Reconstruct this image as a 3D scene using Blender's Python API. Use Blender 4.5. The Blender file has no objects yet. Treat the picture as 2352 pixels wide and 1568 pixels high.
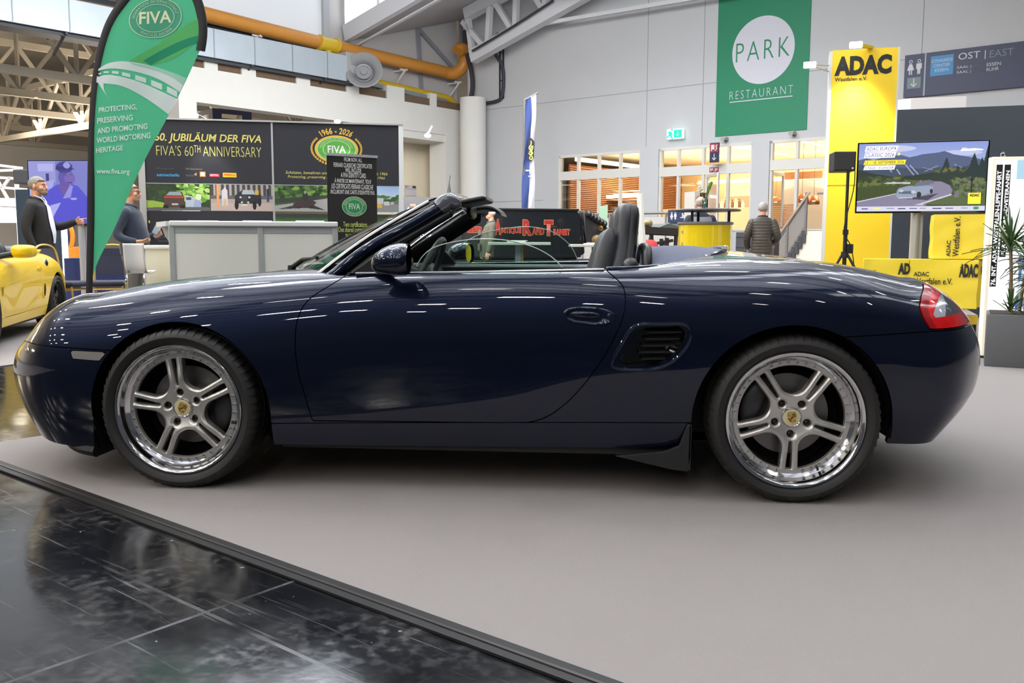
import bpy, bmesh, math, random
import numpy as np
from mathutils import Vector, Matrix

SC = bpy.context.scene
COL = SC.collection
PI = math.pi
random.seed(7)
rng = np.random.default_rng(7)

# ------------------------------------------------------------------ camera
FPX, YAW, PITCH, ROLL = 2081.2, 0.0795, 0.1095, 0.0024
CAMP = np.array([1.614, -3.446, 0.995])

def cam_axes():
 cy, sy = math.cos(YAW), math.sin(YAW)
 w = np.array([-sy * math.cos(PITCH), cy * math.cos(PITCH), -math.sin(PITCH)])
 r0 = np.array([cy, sy, 0.0])
 u0 = np.cross(r0, w)
 c, s = math.cos(ROLL), math.sin(ROLL)
 return c * r0 + s * u0, -s * r0 + c * u0, w

CR, CU, CW = cam_axes()
cam_d = bpy.data.cameras.new('camera')
cam_d.sensor_fit = 'HORIZONTAL'
cam_d.sensor_width = 36.0
cam_d.lens = FPX / 2352 * 36.0
cam_d.clip_start, cam_d.clip_end = 0.05, 300
cam = bpy.data.objects.new('camera', cam_d)
COL.objects.link(cam)
M = Matrix(((CR[0], CU[0], -CW[0], CAMP[0]), (CR[1], CU[1], -CW[1], CAMP[1]), (CR[2], CU[2], -CW[2], CAMP[2]), (0, 0, 0, 1)))
cam.matrix_world = M
SC.camera = cam

# ------------------------------------------------------------------ view, world, hall lights
SC.view_settings.view_transform = 'Standard'
SC.view_settings.look = 'None'
SC.view_settings.exposure = -0.08
SC.view_settings.gamma = 1.0
SC.view_settings.use_curve_mapping = False
SC.cycles.max_bounces = 7
SC.cycles.diffuse_bounces = 3
SC.cycles.glossy_bounces = 4
SC.cycles.transparent_max_bounces = 12
SC.cycles.caustics_reflective = False
SC.cycles.caustics_refractive = False
SC.cycles.sample_clamp_indirect = 4.0
SC.cycles.use_denoising = True

world = bpy.data.worlds.new('hall_daylight')
SC.world = world
world.use_nodes = True
_bg = world.node_tree.nodes['Background']
_bg.inputs[0].default_value = (0.80, 0.88, 1.0, 1)
_bg.inputs[1].default_value = 0.10

def area(name, loc, size, power, color=(1, 1, 1), target=None, size_y=None, spread=None):
 l = bpy.data.lights.new(name, 'AREA')
 l.energy = power
 l.color = color
 l.size = size
 if size_y:
  l.shape = 'RECTANGLE'
  l.size_y = size_y
 if spread:
  l.spread = spread
 o = bpy.data.objects.new(name, l)
 COL.objects.link(o)
 o.location = loc
 if target is not None:
  o.rotation_euler = (Vector(target) - Vector(loc)).to_track_quat('-Z', 'Y').to_euler()
 return o

# hall axes: HU runs along the end wall (to the left and away), HV along the side wall (to the right and away)
_a = math.radians(50.5) + YAW
HU = np.array([-math.sin(_a), math.cos(_a), 0.0])
HV = np.array([math.cos(_a), math.sin(_a), 0.0])

def spot(name, loc, target, power, size=0.6, color=(1, .95, .88), blend=.6, radius=.04):
 l = bpy.data.lights.new(name, 'SPOT')
 l.energy = power
 l.color = color
 l.spot_size = size
 l.spot_blend = blend
 l.shadow_soft_size = radius
 o = bpy.data.objects.new(name, l)
 COL.objects.link(o)
 o.location = loc
 o.rotation_euler = (Vector(target) - Vector(loc)).to_track_quat('-Z', 'Y').to_euler()
 return o

# daylight that falls through the long roof skylights (strips parallel to the hall side wall)
ROOF_Z = 10.5
for k, off in enumerate((-9.0, -1.5, 6.0, 13.0)):
 c = np.array([1.5, 2.0, ROOF_Z - .35]) + HU * off + HV * 9.0
 o = area('roof_skylight', c, 22.0, (320, 430, 1200, 2100)[k], (0.88, 0.94, 1.0), size_y=1.0)
 o.rotation_euler = (0, 0, math.atan2(HV[1], HV[0]))
# hall lamps
for i in range(-3, 5):
 for j in range(-6, 5):
  c = np.array([1.2, 1.0, 8.6]) + HU * (i * 3.4 + (j % 2) * .5) + HV * (j * 4.2 + .6)
  pw = 55 if j < -2 else 85 if (i > 0 and -2 <= j < 2) else (17 if j < 2 else 34) * (1.9 if i > 1 else 1.0) * (.12 if i < 1 and j > 1 else 1)
  o = area('hall_lamp', c, 0.7, pw, (1.0, 0.94, 0.85), size_y=0.22)
  o.rotation_euler = (0, 0, math.atan2(HU[1], HU[0]))
  if j < -2 or (i > 0 and j < 2):
   o.rotation_euler = (Vector(HV) * 1.0 + Vector((0, 0, -.9))).to_track_quat('-Z', 'Y').to_euler()
# added upward fill lights that brighten the hall roof, not fixtures of the hall
for i in (-1, 1, 3):
 for j in (-2, 0, 2):
  o = area('added_roof_fill', np.array([1.2, 1.0, 7.6]) + HU * i * 4.0 + HV * j * 4.0, 2.5, 520, (.93, .96, 1.0))
  o.rotation_euler = (PI, 0, 0)
# added fill lights that brighten the far corner and the side wall
area('added_corner_fill', np.array([1.5, 2.0, 9.7]) + HU * 10 + HV * 13, 7.0, 1500, (.92, .96, 1.0), target=np.array([1.5, 2.0, 5.0]) + HU * 19 + HV * 22)
area('added_side_fill', np.array([1.5, 2.0, 9.7]) + HU * 8 + HV * 3, 8.0, 1300, (.92, .96, 1.0), target=np.array([1.5, 2.0, 5.0]) + HU * 19 + HV * 8)

# ------------------------------------------------------------------ helpers: pixels of the photo onto real planes
def ray(px, py):
 return CW * FPX + CR * (px - 1176.0) - CU * (py - 784.0)

def at(px, py, Y):
 d = ray(px, py)
 return CAMP + d * ((Y - CAMP[1]) / d[1])

def floor_at(px, py, Z=0.0):
 d = ray(px, py)
 return CAMP + d * ((Z - CAMP[2]) / d[2])

FWD = np.array([-math.sin(YAW), math.cos(YAW), 0.0])
RGT = np.array([math.cos(YAW), math.sin(YAW), 0.0])

def deep(px, py, D):
 """point seen at (px,py), D metres in front of the camera"""
 d = ray(px, py)
 return CAMP + d * (D / (d @ FWD))

class Frame:
 """upright plane through the point seen at column px, D metres away; turn in degrees (0 faces the camera squarely,
 positive: right end farther). Local x runs right along it, y away from the viewer, z up from the floor."""

 def __init__(s, px, D, turn=0.0, Z=0.0, dirv=None):
  p = deep(px, 560, D)
  s.o = np.array([p[0], p[1], Z])
  a = YAW + math.radians(turn)
  s.t = np.array([math.cos(a), math.sin(a), 0.0]) if dirv is None else np.array(dirv)
  s.n = np.array([-s.t[1], s.t[0], 0.0])

 def uv(s, px, py, off=0.0):
  d = ray(px, py)
  k = ((s.o + s.n * off - CAMP) @ s.n) / (d @ s.n)
  p = CAMP + d * k - s.o
  return (float(p @ s.t), float(p[2]))

 def pt(s, u, v, z):
  return s.o + s.t * u + s.n * v + np.array([0, 0, z])

 def mat(s):
  return Matrix(((s.t[0], s.n[0], 0, s.o[0]), (s.t[1], s.n[1], 0, s.o[1]), (0, 0, 1, s.o[2]), (0, 0, 0, 1)))

# ------------------------------------------------------------------ helpers: materials
MATS = {}

def lin(c):
 return tuple(((v / 255 + .055) / 1.055) ** 2.4 if v > 10 else v / 255 / 12.92 for v in c)

def mat(name, rgb, rough=.5, metal=0.0, coat=0.0, spec=.5, emit=None, estr=1.0, noise=None, bump=None, srgb=True, ior=None, sheen=0, trans=0, alpha=1):
 """Principled material; rgb in sRGB 0-255. noise=(scale, amount) mottles the colour, bump=(scale, strength)."""
 if name in MATS:
  return MATS[name]
 m = bpy.data.materials.new(name)
 m.use_nodes = True
 nt = m.node_tree
 b = nt.nodes['Principled BSDF']
 c = lin(rgb) if srgb else rgb
 b.inputs['Base Color'].default_value = (*c, 1)
 b.inputs['Roughness'].default_value = rough
 b.inputs['Metallic'].default_value = metal
 b.inputs['Coat Weight'].default_value = coat
 b.inputs['Coat Roughness'].default_value = .02
 b.inputs['Specular IOR Level'].default_value = spec
 if sheen:
  b.inputs['Sheen Weight'].default_value = sheen
 if emit is not None:
  b.inputs['Emission Color'].default_value = (*lin(emit), 1)
  b.inputs['Emission Strength'].default_value = estr
 if noise or bump:
  tc = nt.nodes.new('ShaderNodeTexCoord')
 if noise:
  n = nt.nodes.new('ShaderNodeTexNoise')
  n.inputs['Scale'].default_value = noise[0]
  n.inputs['Detail'].default_value = 5
  nt.links.new(tc.outputs['Object'], n.inputs['Vector'])
  mx = nt.nodes.new('ShaderNodeMix')
  mx.data_type = 'RGBA'
  mx.inputs['A'].default_value = (*[v * (1 - noise[1]) for v in c], 1)
  mx.inputs['B'].default_value = (*[min(1, v * (1 + noise[1])) for v in c], 1)
  nt.links.new(n.outputs['Fac'], mx.inputs['Factor'])
  nt.links.new(mx.outputs['Result'], b.inputs['Base Color'])
 if bump:
  n2 = nt.nodes.new('ShaderNodeTexNoise')
  n2.inputs['Scale'].default_value = bump[0]
  n2.inputs['Detail'].default_value = 3
  nt.links.new(tc.outputs['Object'], n2.inputs['Vector'])
  bp = nt.nodes.new('ShaderNodeBump')
  bp.inputs['Strength'].default_value = bump[1]
  bp.inputs['Distance'].default_value = .01
  nt.links.new(n2.outputs['Fac'], bp.inputs['Height'])
  nt.links.new(bp.outputs['Normal'], b.inputs['Normal'])
 MATS[name] = m
 return m

def glass(name, tint=(235, 245, 240), refl=1.0, rough=0.0):
 """clear sheet glass: see-through with mirror reflections that grow at grazing angles"""
 if name in MATS:
  return MATS[name]
 m = bpy.data.materials.new(name)
 m.use_nodes = True
 nt = m.node_tree
 nt.nodes.clear()
 out = nt.nodes.new('ShaderNodeOutputMaterial')
 tr = nt.nodes.new('ShaderNodeBsdfTransparent')
 tr.inputs[0].default_value = (*lin(tint), 1)
 gl = nt.nodes.new('ShaderNodeBsdfGlossy')
 gl.inputs['Roughness'].default_value = rough
 fr = nt.nodes.new('ShaderNodeFresnel')
 fr.inputs[0].default_value = 1.5
 mu = nt.nodes.new('ShaderNodeMath')
 mu.operation = 'MULTIPLY'
 mu.inputs[1].default_value = refl
 mx = nt.nodes.new('ShaderNodeMixShader')
 nt.links.new(fr.outputs[0], mu.inputs[0])
 nt.links.new(mu.outputs[0], mx.inputs[0])
 nt.links.new(tr.outputs[0], mx.inputs[1])
 nt.links.new(gl.outputs[0], mx.inputs[2])
 nt.links.new(mx.outputs[0], out.inputs[0])
 MATS[name] = m
 return m

def cloth(name, rgb, k=.45):
 """thin printed fabric that lets some light through"""
 m = mat(name, rgb, .8, spec=.15)
 nt = m.node_tree
 b = nt.nodes['Principled BSDF']
 t = nt.nodes.new('ShaderNodeBsdfTranslucent')
 t.inputs[0].default_value = (*lin(rgb), 1)
 x = nt.nodes.new('ShaderNodeMixShader')
 x.inputs[0].default_value = k
 nt.links.new(b.outputs[0], x.inputs[1])
 nt.links.new(t.outputs[0], x.inputs[2])
 nt.links.new(x.outputs[0], nt.nodes['Material Output'].inputs[0])
 return m

def vcol_mat(name, rough=.5, emit=0.0, spec=.5):
 """material that shows a printed or displayed picture stored as face colours"""
 if name in MATS:
  return MATS[name]
 m = bpy.data.materials.new(name)
 m.use_nodes = True
 nt = m.node_tree
 b = nt.nodes['Principled BSDF']
 a = nt.nodes.new('ShaderNodeAttribute')
 a.attribute_name = 'picture'
 b.inputs['Roughness'].default_value = rough
 b.inputs['Specular IOR Level'].default_value = spec
 if emit:
  b.inputs['Base Color'].default_value = (.01, .01, .01, 1)
  nt.links.new(a.outputs['Color'], b.inputs['Emission Color'])
  b.inputs['Emission Strength'].default_value = emit
 else:
  nt.links.new(a.outputs['Color'], b.inputs['Base Color'])
 MATS[name] = m
 return m

# ------------------------------------------------------------------ helpers: objects
def tag(o, label=None, cat=None, group=None, kind=None):
 if label:
  o['label'] = label
 if cat:
  o['category'] = cat
 if group:
  o['group'] = group
 if kind:
  o['kind'] = kind
 return o

def empty(name, loc=(0, 0, 0), rz=0.0, label=None, cat=None, group=None, mw=None):
 o = bpy.data.objects.new(name, None)
 COL.objects.link(o)
 if mw is not None:
  o.matrix_world = mw
 else:
  o.location = loc
  o.rotation_euler = (0, 0, rz)
 o.empty_display_size = .1
 return tag(o, label, cat, group)

def link_mesh(name, me, m=None, parent=None):
 o = bpy.data.objects.new(name, me)
 COL.objects.link(o)
 if m is not None:
  me.materials.clear()
  for x in (m if isinstance(m, (list, tuple)) else [m]):
   me.materials.append(x)
 if parent is not None:
  o.parent = parent
 return o

class MB:
 """collects primitive shapes; build() links them as ONE mesh object"""

 def __init__(s):
  s.v, s.f, s.mi, s.k = [], [], [], 0

 def add(s, vs, fs):
  b = len(s.v)
  s.v += [tuple(map(float, p)) for p in vs]
  s.f += [tuple(b + i for i in f) for f in fs]
  s.mi += [s.k] * len(fs)
  return s

 def box(s, x0, x1, y0, y1, z0, z1, c=0.0):
  """axis box; c = chamfer on the vertical edges"""
  x0, x1 = min(x0, x1), max(x0, x1)
  y0, y1 = min(y0, y1), max(y0, y1)
  z0, z1 = min(z0, z1), max(z0, z1)
  if c <= 0:
   return s.add([(x, y, z) for z in (z0, z1) for x, y in ((x0, y0), (x1, y0), (x1, y1), (x0, y1))],
       [(3, 2, 1, 0), (4, 5, 6, 7), (0, 1, 5, 4), (1, 2, 6, 5), (2, 3, 7, 6), (3, 0, 4, 7)])
  c = min(c, (x1 - x0) / 2.01, (y1 - y0) / 2.01, (z1 - z0) / 2.01)
  bm = bmesh.new()
  bmesh.ops.create_cube(bm, size=1)
  bmesh.ops.scale(bm, vec=(x1 - x0, y1 - y0, z1 - z0), verts=bm.verts)
  bmesh.ops.translate(bm, vec=((x0 + x1) / 2, (y0 + y1) / 2, (z0 + z1) / 2), verts=bm.verts)
  bmesh.ops.bevel(bm, geom=list(bm.edges), offset=c, segments=2, affect='EDGES', profile=.5)
  bm.verts.ensure_lookup_table()
  s.add([v.co[:] for v in bm.verts], [[v.index for v in f.verts] for f in bm.faces])
  bm.free()
  return s

 def ring_loft(s, rings, cap0=True, cap1=True, closed=False):
  n = len(rings[0])
  vs = [p for r in rings for p in r]
  fs = []
  R = len(rings)
  for i in range(R if closed else R - 1):
   a, b = i * n, ((i + 1) % R) * n
   fs += [(a + j, a + (j + 1) % n, b + (j + 1) % n, b + j) for j in range(n)]
  if not closed:
   if cap0:
    fs.append(tuple(range(n - 1, -1, -1)))
   if cap1:
    fs.append(tuple((R - 1) * n + j for j in range(n)))
  return s.add(vs, fs)

 def tube(s, pts, r, n=10, closed=False, cap=True, flat=1.0, up=None):
  """round tube along a polyline; r a number or one per point; flat squashes it across"""
  P = [Vector(p) for p in pts]
  rs = r if isinstance(r, (list, tuple, np.ndarray)) else [r] * len(P)
  rings = []
  prev = None
  for i, p in enumerate(P):
   if closed:
    t = P[(i + 1) % len(P)] - P[i - 1]
   else:
    t = P[min(i + 1, len(P) - 1)] - P[max(i - 1, 0)]
   t.normalize()
   if up is not None:
    a = Vector(up) - t * t.dot(Vector(up))
   elif prev is None:
    a = Vector((0, 0, 1)) if abs(t.z) < .9 else Vector((1, 0, 0))
    a = a - t * t.dot(a)
   else:
    a = prev - t * t.dot(prev)
   a.normalize()
   prev = a
   b = t.cross(a)
   rings.append([p + (a * math.cos(q) * flat + b * math.sin(q)) * rs[i] for q in [2 * PI * j / n for j in range(n)]])
  return s.ring_loft(rings, cap, cap, closed)

 def bar(s, a, b, w, h=None, up=(0, 0, 1)):
  """rectangular bar from a to b"""
  h = h or w
  a, b = Vector(a), Vector(b)
  t = (b - a).normalized()
  u = Vector(up)
  if abs(t.dot(u)) > .95:
   u = Vector((1, 0, 0)) if abs(t.x) < .9 else Vector((0, 1, 0))
  u = (u - t * t.dot(u)).normalized()
  x = t.cross(u)
  rings = [[p + x * (sx * w / 2) + u * (su * h / 2) for sx, su in ((-1, -1), (1, -1), (1, 1), (-1, 1))] for p in (a, b)]
  return s.ring_loft(rings)

 def lathe(s, prof, n=48, axis='Z', o=(0, 0, 0), closed=False, a0=0.0, a1=2 * PI):
  """prof: (radius, height) pairs turned about an axis through o"""
  rings = []
  full = abs(a1 - a0 - 2 * PI) < 1e-6
  m = n if full else n + 1
  for r, h in prof:
   ring = []
   for j in range(m):
    q = a0 + (a1 - a0) * j / n
    c, d = r * math.cos(q), r * math.sin(q)
    p = (c, d, h) if axis == 'Z' else ((c, h, d) if axis == 'Y' else (h, c, d))
    ring.append((p[0] + o[0], p[1] + o[1], p[2] + o[2]))
   rings.append(ring)
  R = len(rings)
  vs = [p for r in rings for p in r]
  fs = []
  for i in range(R if closed else R - 1):
   a, b = i * m, ((i + 1) % R) * m
   for j in range(n):
    k = (j + 1) % m
    f = (a + j, a + k, b + k, b + j)
    fs.append(f[::-1] if axis == 'Y' else f)
  return s.add(vs, fs)

 def prism(s, poly, y0, y1, plane='XZ'):
  """polygon (in XZ, XY or YZ) extruded between two offsets"""
  n = len(poly)
  if plane == 'XZ':
   f = lambda p, d: (p[0], d, p[1])
  elif plane == 'XY':
   f = lambda p, d: (p[0], p[1], d)
  else:
   f = lambda p, d: (d, p[0], p[1])
  vs = [f(p, y0) for p in poly] + [f(p, y1) for p in poly]
  fs = [tuple(range(n)), tuple(range(2 * n - 1, n - 1, -1))]
  fs += [(i, n + i, n + (i + 1) % n, (i + 1) % n) for i in range(n)]
  return s.add(vs, fs)

 def grid(s, P):
  """P: 2-D array of points -> quads"""
  a, b = len(P), len(P[0])
  return s.add([p for r in P for p in r], [(i * b + j, i * b + j + 1, (i + 1) * b + j + 1, (i + 1) * b + j) for i in range(a - 1) for j in range(b - 1)])

 def ellipsoid(s, c, r, n=20, m=12, e=1.0, rot=None):
  rings = []
  pw = lambda v: math.copysign(abs(v) ** e, v)
  for i in range(1, m):
   q = -PI / 2 + PI * i / m
   rings.append([Vector((r[0] * pw(math.cos(q)) * pw(math.cos(t)), r[1] * pw(math.cos(q)) * pw(math.sin(t)), r[2] * pw(math.sin(q)))) for t in [2 * PI * j / n for j in range(n)]])
  if rot is not None:
   rings = [[rot @ p for p in g] for g in rings]
  return s.ring_loft([[p + Vector(c) for p in g] for g in rings])

 def disc(s, c, r, y, n=32, rz=None, plane='XZ'):
  poly = [(c[0] + r * math.cos(2 * PI * j / n), c[1] + (rz or r) * math.sin(2 * PI * j / n)) for j in range(n)]
  return s.flat(poly, y, plane)

 def flat(s, poly, y, plane='XZ'):
  if plane == 'XZ':
   return s.add([(p[0], y, p[1]) for p in poly], [tuple(range(len(poly)))])
  return s.add([(p[0], p[1], y) for p in poly], [tuple(range(len(poly)))])

 def xform(s, mx):
  s.v = [tuple(mx @ Vector(p)) for p in s.v]
  return s

 def build(s, name, m, parent=None, smooth=False, angle=40, bevel=0.0, mw=None, fixn=True):
  me = bpy.data.meshes.new(name)
  me.from_pydata(s.v, [], s.f)
  if fixn:
   bm = bmesh.new()
   bm.from_mesh(me)
   bmesh.ops.recalc_face_normals(bm, faces=bm.faces)
   bm.to_mesh(me)
   bm.free()
  o = link_mesh(name, me, m, parent)
  if isinstance(m, (list, tuple)):
   me.polygons.foreach_set('material_index', s.mi)
  if smooth:
   me.polygons.foreach_set('use_smooth', [True] * len(me.polygons))
   if angle < 180:
    me.set_sharp_from_angle(angle=math.radians(angle))
  if bevel:
   b = o.modifiers.new('bevel', 'BEVEL')
   b.width = bevel
   b.segments = 2
   b.limit_method = 'ANGLE'
  if mw is not None:
   o.matrix_world = mw
  return o

def copy_tree(o, parent=None):
 c = o.copy()
 COL.objects.link(c)
 if parent is not None:
  c.parent = parent
 for ch in list(o.children):
  copy_tree(ch, c)
 return c

def nspline(t, P, T):
 """natural cubic spline through P (n, ...) at knots t, sampled at T"""
 t = np.asarray(t, float)
 P = np.asarray(P, float)
 T = np.asarray(T, float)
 n = len(t)
 sh = P.shape[1:]
 P2 = P.reshape(n, -1)
 h = np.diff(t)
 A = np.zeros((n, n))
 B = np.zeros((n, P2.shape[1]))
 A[0, 0] = A[-1, -1] = 1
 for i in range(1, n - 1):
  A[i, i - 1], A[i, i], A[i, i + 1] = h[i - 1], 2 * (h[i - 1] + h[i]), h[i]
  B[i] = 6 * ((P2[i + 1] - P2[i]) / h[i] - (P2[i] - P2[i - 1]) / h[i - 1])
 Mm = np.linalg.solve(A, B)
 k = np.clip(np.searchsorted(t, T) - 1, 0, n - 2)
 hk = h[k][:, None]
 a = ((t[k + 1] - T) / h[k])[:, None]
 b = 1 - a
 R = a * P2[k] + b * P2[k + 1] + ((a ** 3 - a) * Mm[k] + (b ** 3 - b) * Mm[k + 1]) * hk ** 2 / 6
 return R.reshape((len(T),) + sh)

def smooth_path(pts, n=60, closed=False):
 P = np.array(pts, float)
 if closed:
  P = np.vstack([P[-3:], P, P[:3]])
 d = np.r_[0, np.cumsum(np.sqrt(np.linalg.norm(np.diff(P, axis=0), axis=1)))]
 if closed:
  return nspline(d, P, np.linspace(d[3], d[-3], n, endpoint=False))
 return nspline(d, P, np.linspace(0, d[-1], n))

# ------------------------------------------------------------------ helpers: lettering and pictures
def glyph_mesh(body, bold=0.0, shear=0.0, space=1.0, extrude=0.0, align='LEFT', line=1.0):
 c = bpy.data.curves.new('lettering', 'FONT')
 c.body = body
 c.size = 1.0
 c.offset = bold
 c.shear = shear
 c.space_character = space
 c.space_line = line
 c.align_x = align
 c.extrude = extrude
 c.resolution_u = 3
 o = bpy.data.objects.new('lettering', c)
 COL.objects.link(o)
 dg = bpy.context.evaluated_depsgraph_get()
 me = bpy.data.meshes.new_from_object(o.evaluated_get(dg))
 bpy.data.objects.remove(o)
 bpy.data.curves.remove(c)
 return me

def text(body, box, m, parent, y=-.004, bold=0.0, shear=0.0, space=1.0, name='lettering', keep=False, vertical=False, align='LEFT', line=1.0, mw=None, flip=False):
 """lettering stretched into box=(x0,x1,z0,z1) of the parent's upright front plane (facing -y)"""
 me = glyph_mesh(body, bold, shear, space, align=align, line=line)
 n = len(me.vertices)
 co = np.empty(n * 3)
 me.vertices.foreach_get('co', co)
 co = co.reshape(-1, 3)
 lo, hi = co.min(0), co.max(0)
 x0, x1, z0, z1 = box
 u = (co[:, 0] - lo[0]) / max(hi[0] - lo[0], 1e-6)
 v = (co[:, 1] - lo[1]) / max(hi[1] - lo[1], 1e-6)
 if vertical:  # reads bottom to top
  X = x1 - (x1 - x0) * v
  Z = z0 + (z1 - z0) * u
 else:
  X = x0 + (x1 - x0) * u
  Z = z0 + (z1 - z0) * v
 out = np.stack([X, np.full(n, y), Z], 1)
 me.vertices.foreach_set('co', out.ravel())
 if flip:
  me.flip_normals()
 me.update()
 o = link_mesh(name, me, m, parent)
 if mw is not None:
  o.matrix_world = mw
 return o

def arc_text(body, c, rx, rz, a0, a1, h, m, parent, y=-.004, bold=0.0, inside=False):
 """lettering bent along an ellipse (angles in degrees, read from a0 to a1)"""
 me = glyph_mesh(body, bold, 0, 1.1)
 n = len(me.vertices)
 co = np.empty(n * 3)
 me.vertices.foreach_get('co', co)
 co = co.reshape(-1, 3)
 lo, hi = co.min(0), co.max(0)
 u = (co[:, 0] - lo[0]) / (hi[0] - lo[0])
 v = (co[:, 1] - lo[1]) / (hi[1] - lo[1]) * h
 q = np.radians(a0 + (a1 - a0) * u)
 if inside:
  v = h - v
 out = np.stack([c[0] + (rx + v) * np.cos(q), np.full(n, y), c[1] + (rz + v) * np.sin(q)], 1)
 me.vertices.foreach_set('co', out.ravel())
 me.update()
 return link_mesh('lettering', me, m, parent)

class Paint:
 """small raster of a printed or displayed picture, kept as face colours of a grid"""

 def __init__(s, w, h, bg=(128, 128, 128)):
  s.w, s.h = w, h
  s.a = np.zeros((h, w, 3)) + np.array(bg, float)
  s.X, s.Z = np.meshgrid((np.arange(w) + .5) / w, (np.arange(h) + .5) / h)

 def grad(s, c0, c1, z0=0.0, z1=1.0):
  k = np.clip((s.Z - z0) / (z1 - z0), 0, 1)[..., None]
  m = ((s.Z >= z0) & (s.Z <= z1))[..., None]
  s.a = np.where(m, np.array(c0) * (1 - k) + np.array(c1) * k, s.a)
  return s

 def poly(s, pts, c, jit=0):
  x, z = s.X, s.Z
  ins = np.zeros(x.shape, bool)
  n = len(pts)
  for i in range(n):
   (xa, za), (xb, zb) = pts[i], pts[(i + 1) % n]
   if za == zb:
    continue
   ins ^= ((za > z) != (zb > z)) & (x < (xb - xa) * (z - za) / (zb - za) + xa)
  s._put(ins, c, jit)
  return s

 def ell(s, cx, cz, rx, rz, c, jit=0):
  s._put(((s.X - cx) / rx) ** 2 + ((s.Z - cz) / rz) ** 2 < 1, c, jit)
  return s

 def rect(s, x0, x1, z0, z1, c, jit=0):
  s._put((s.X >= x0) & (s.X < x1) & (s.Z >= z0) & (s.Z < z1), c, jit)
  return s

 def leaves(s, x0, x1, z0, z1, cols, n, r=.02):
  for _ in range(n):
   s.ell(x0 + (x1 - x0) * rng.random(), z0 + (z1 - z0) * rng.random(), r * (.5 + rng.random()), r * 1.4 * (.5 + rng.random()), cols[rng.integers(len(cols))])
  return s

 def _put(s, m, c, jit):
  col = np.zeros(s.a.shape) + np.array(c, float)
  if jit:
   col = col + rng.normal(0, jit, s.a.shape[:2])[..., None]
  s.a = np.where(m[..., None], np.clip(col, 0, 255), s.a)

 def build(s, name, box, m, parent, y=-.003):
  x0, x1, z0, z1 = box
  w, h = s.w, s.h
  xs = np.linspace(x0, x1, w + 1)
  zs = np.linspace(z0, z1, h + 1)
  gx, gz = np.meshgrid(xs, zs)
  V = np.stack([gx, np.full(gx.shape, y), gz], -1).reshape(-1, 3)
  i, j = np.meshgrid(np.arange(h), np.arange(w), indexing='ij')
  a = i * (w + 1) + j
  F = np.stack([a, a + 1, a + w + 2, a + w + 1], -1).reshape(-1, 4)
  me = bpy.data.meshes.new(name)
  me.from_pydata(V.tolist(), [], F.tolist())
  L = np.where(s.a > 10, ((s.a / 255 + .055) / 1.055) ** 2.4, s.a / 255 / 12.92)
  at_ = me.attributes.new('picture', 'FLOAT_COLOR', 'FACE')
  at_.data.foreach_set('color', np.concatenate([L.reshape(-1, 3), np.ones((w * h, 1))], 1).ravel())
  return link_mesh(name, me, m, parent)

# ------------------------------------------------------------------ car body toolkit: a smooth surface cut into panels
def sdf_poly(P, poly):
 """signed distance of 2-D points to a closed polygon (negative inside)"""
 P = np.asarray(P, float)
 A = np.asarray(poly, float)
 B = np.roll(A, -1, 0)
 d2 = np.full(len(P), 1e9)
 ins = np.zeros(len(P), bool)
 for a, b in zip(A, B):
  e = b - a
  w = P - a
  t = np.clip((w @ e) / max(e @ e, 1e-12), 0, 1)
  q = w - t[:, None] * e
  d2 = np.minimum(d2, (q * q).sum(1))
  if a[1] != b[1]:
   c = ((a[1] > P[:, 1]) != (b[1] > P[:, 1])) & (P[:, 0] < e[0] * (P[:, 1] - a[1]) / e[1] + a[0])
   ins ^= c
 d = np.sqrt(d2)
 return np.where(ins, -d, d)

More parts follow.
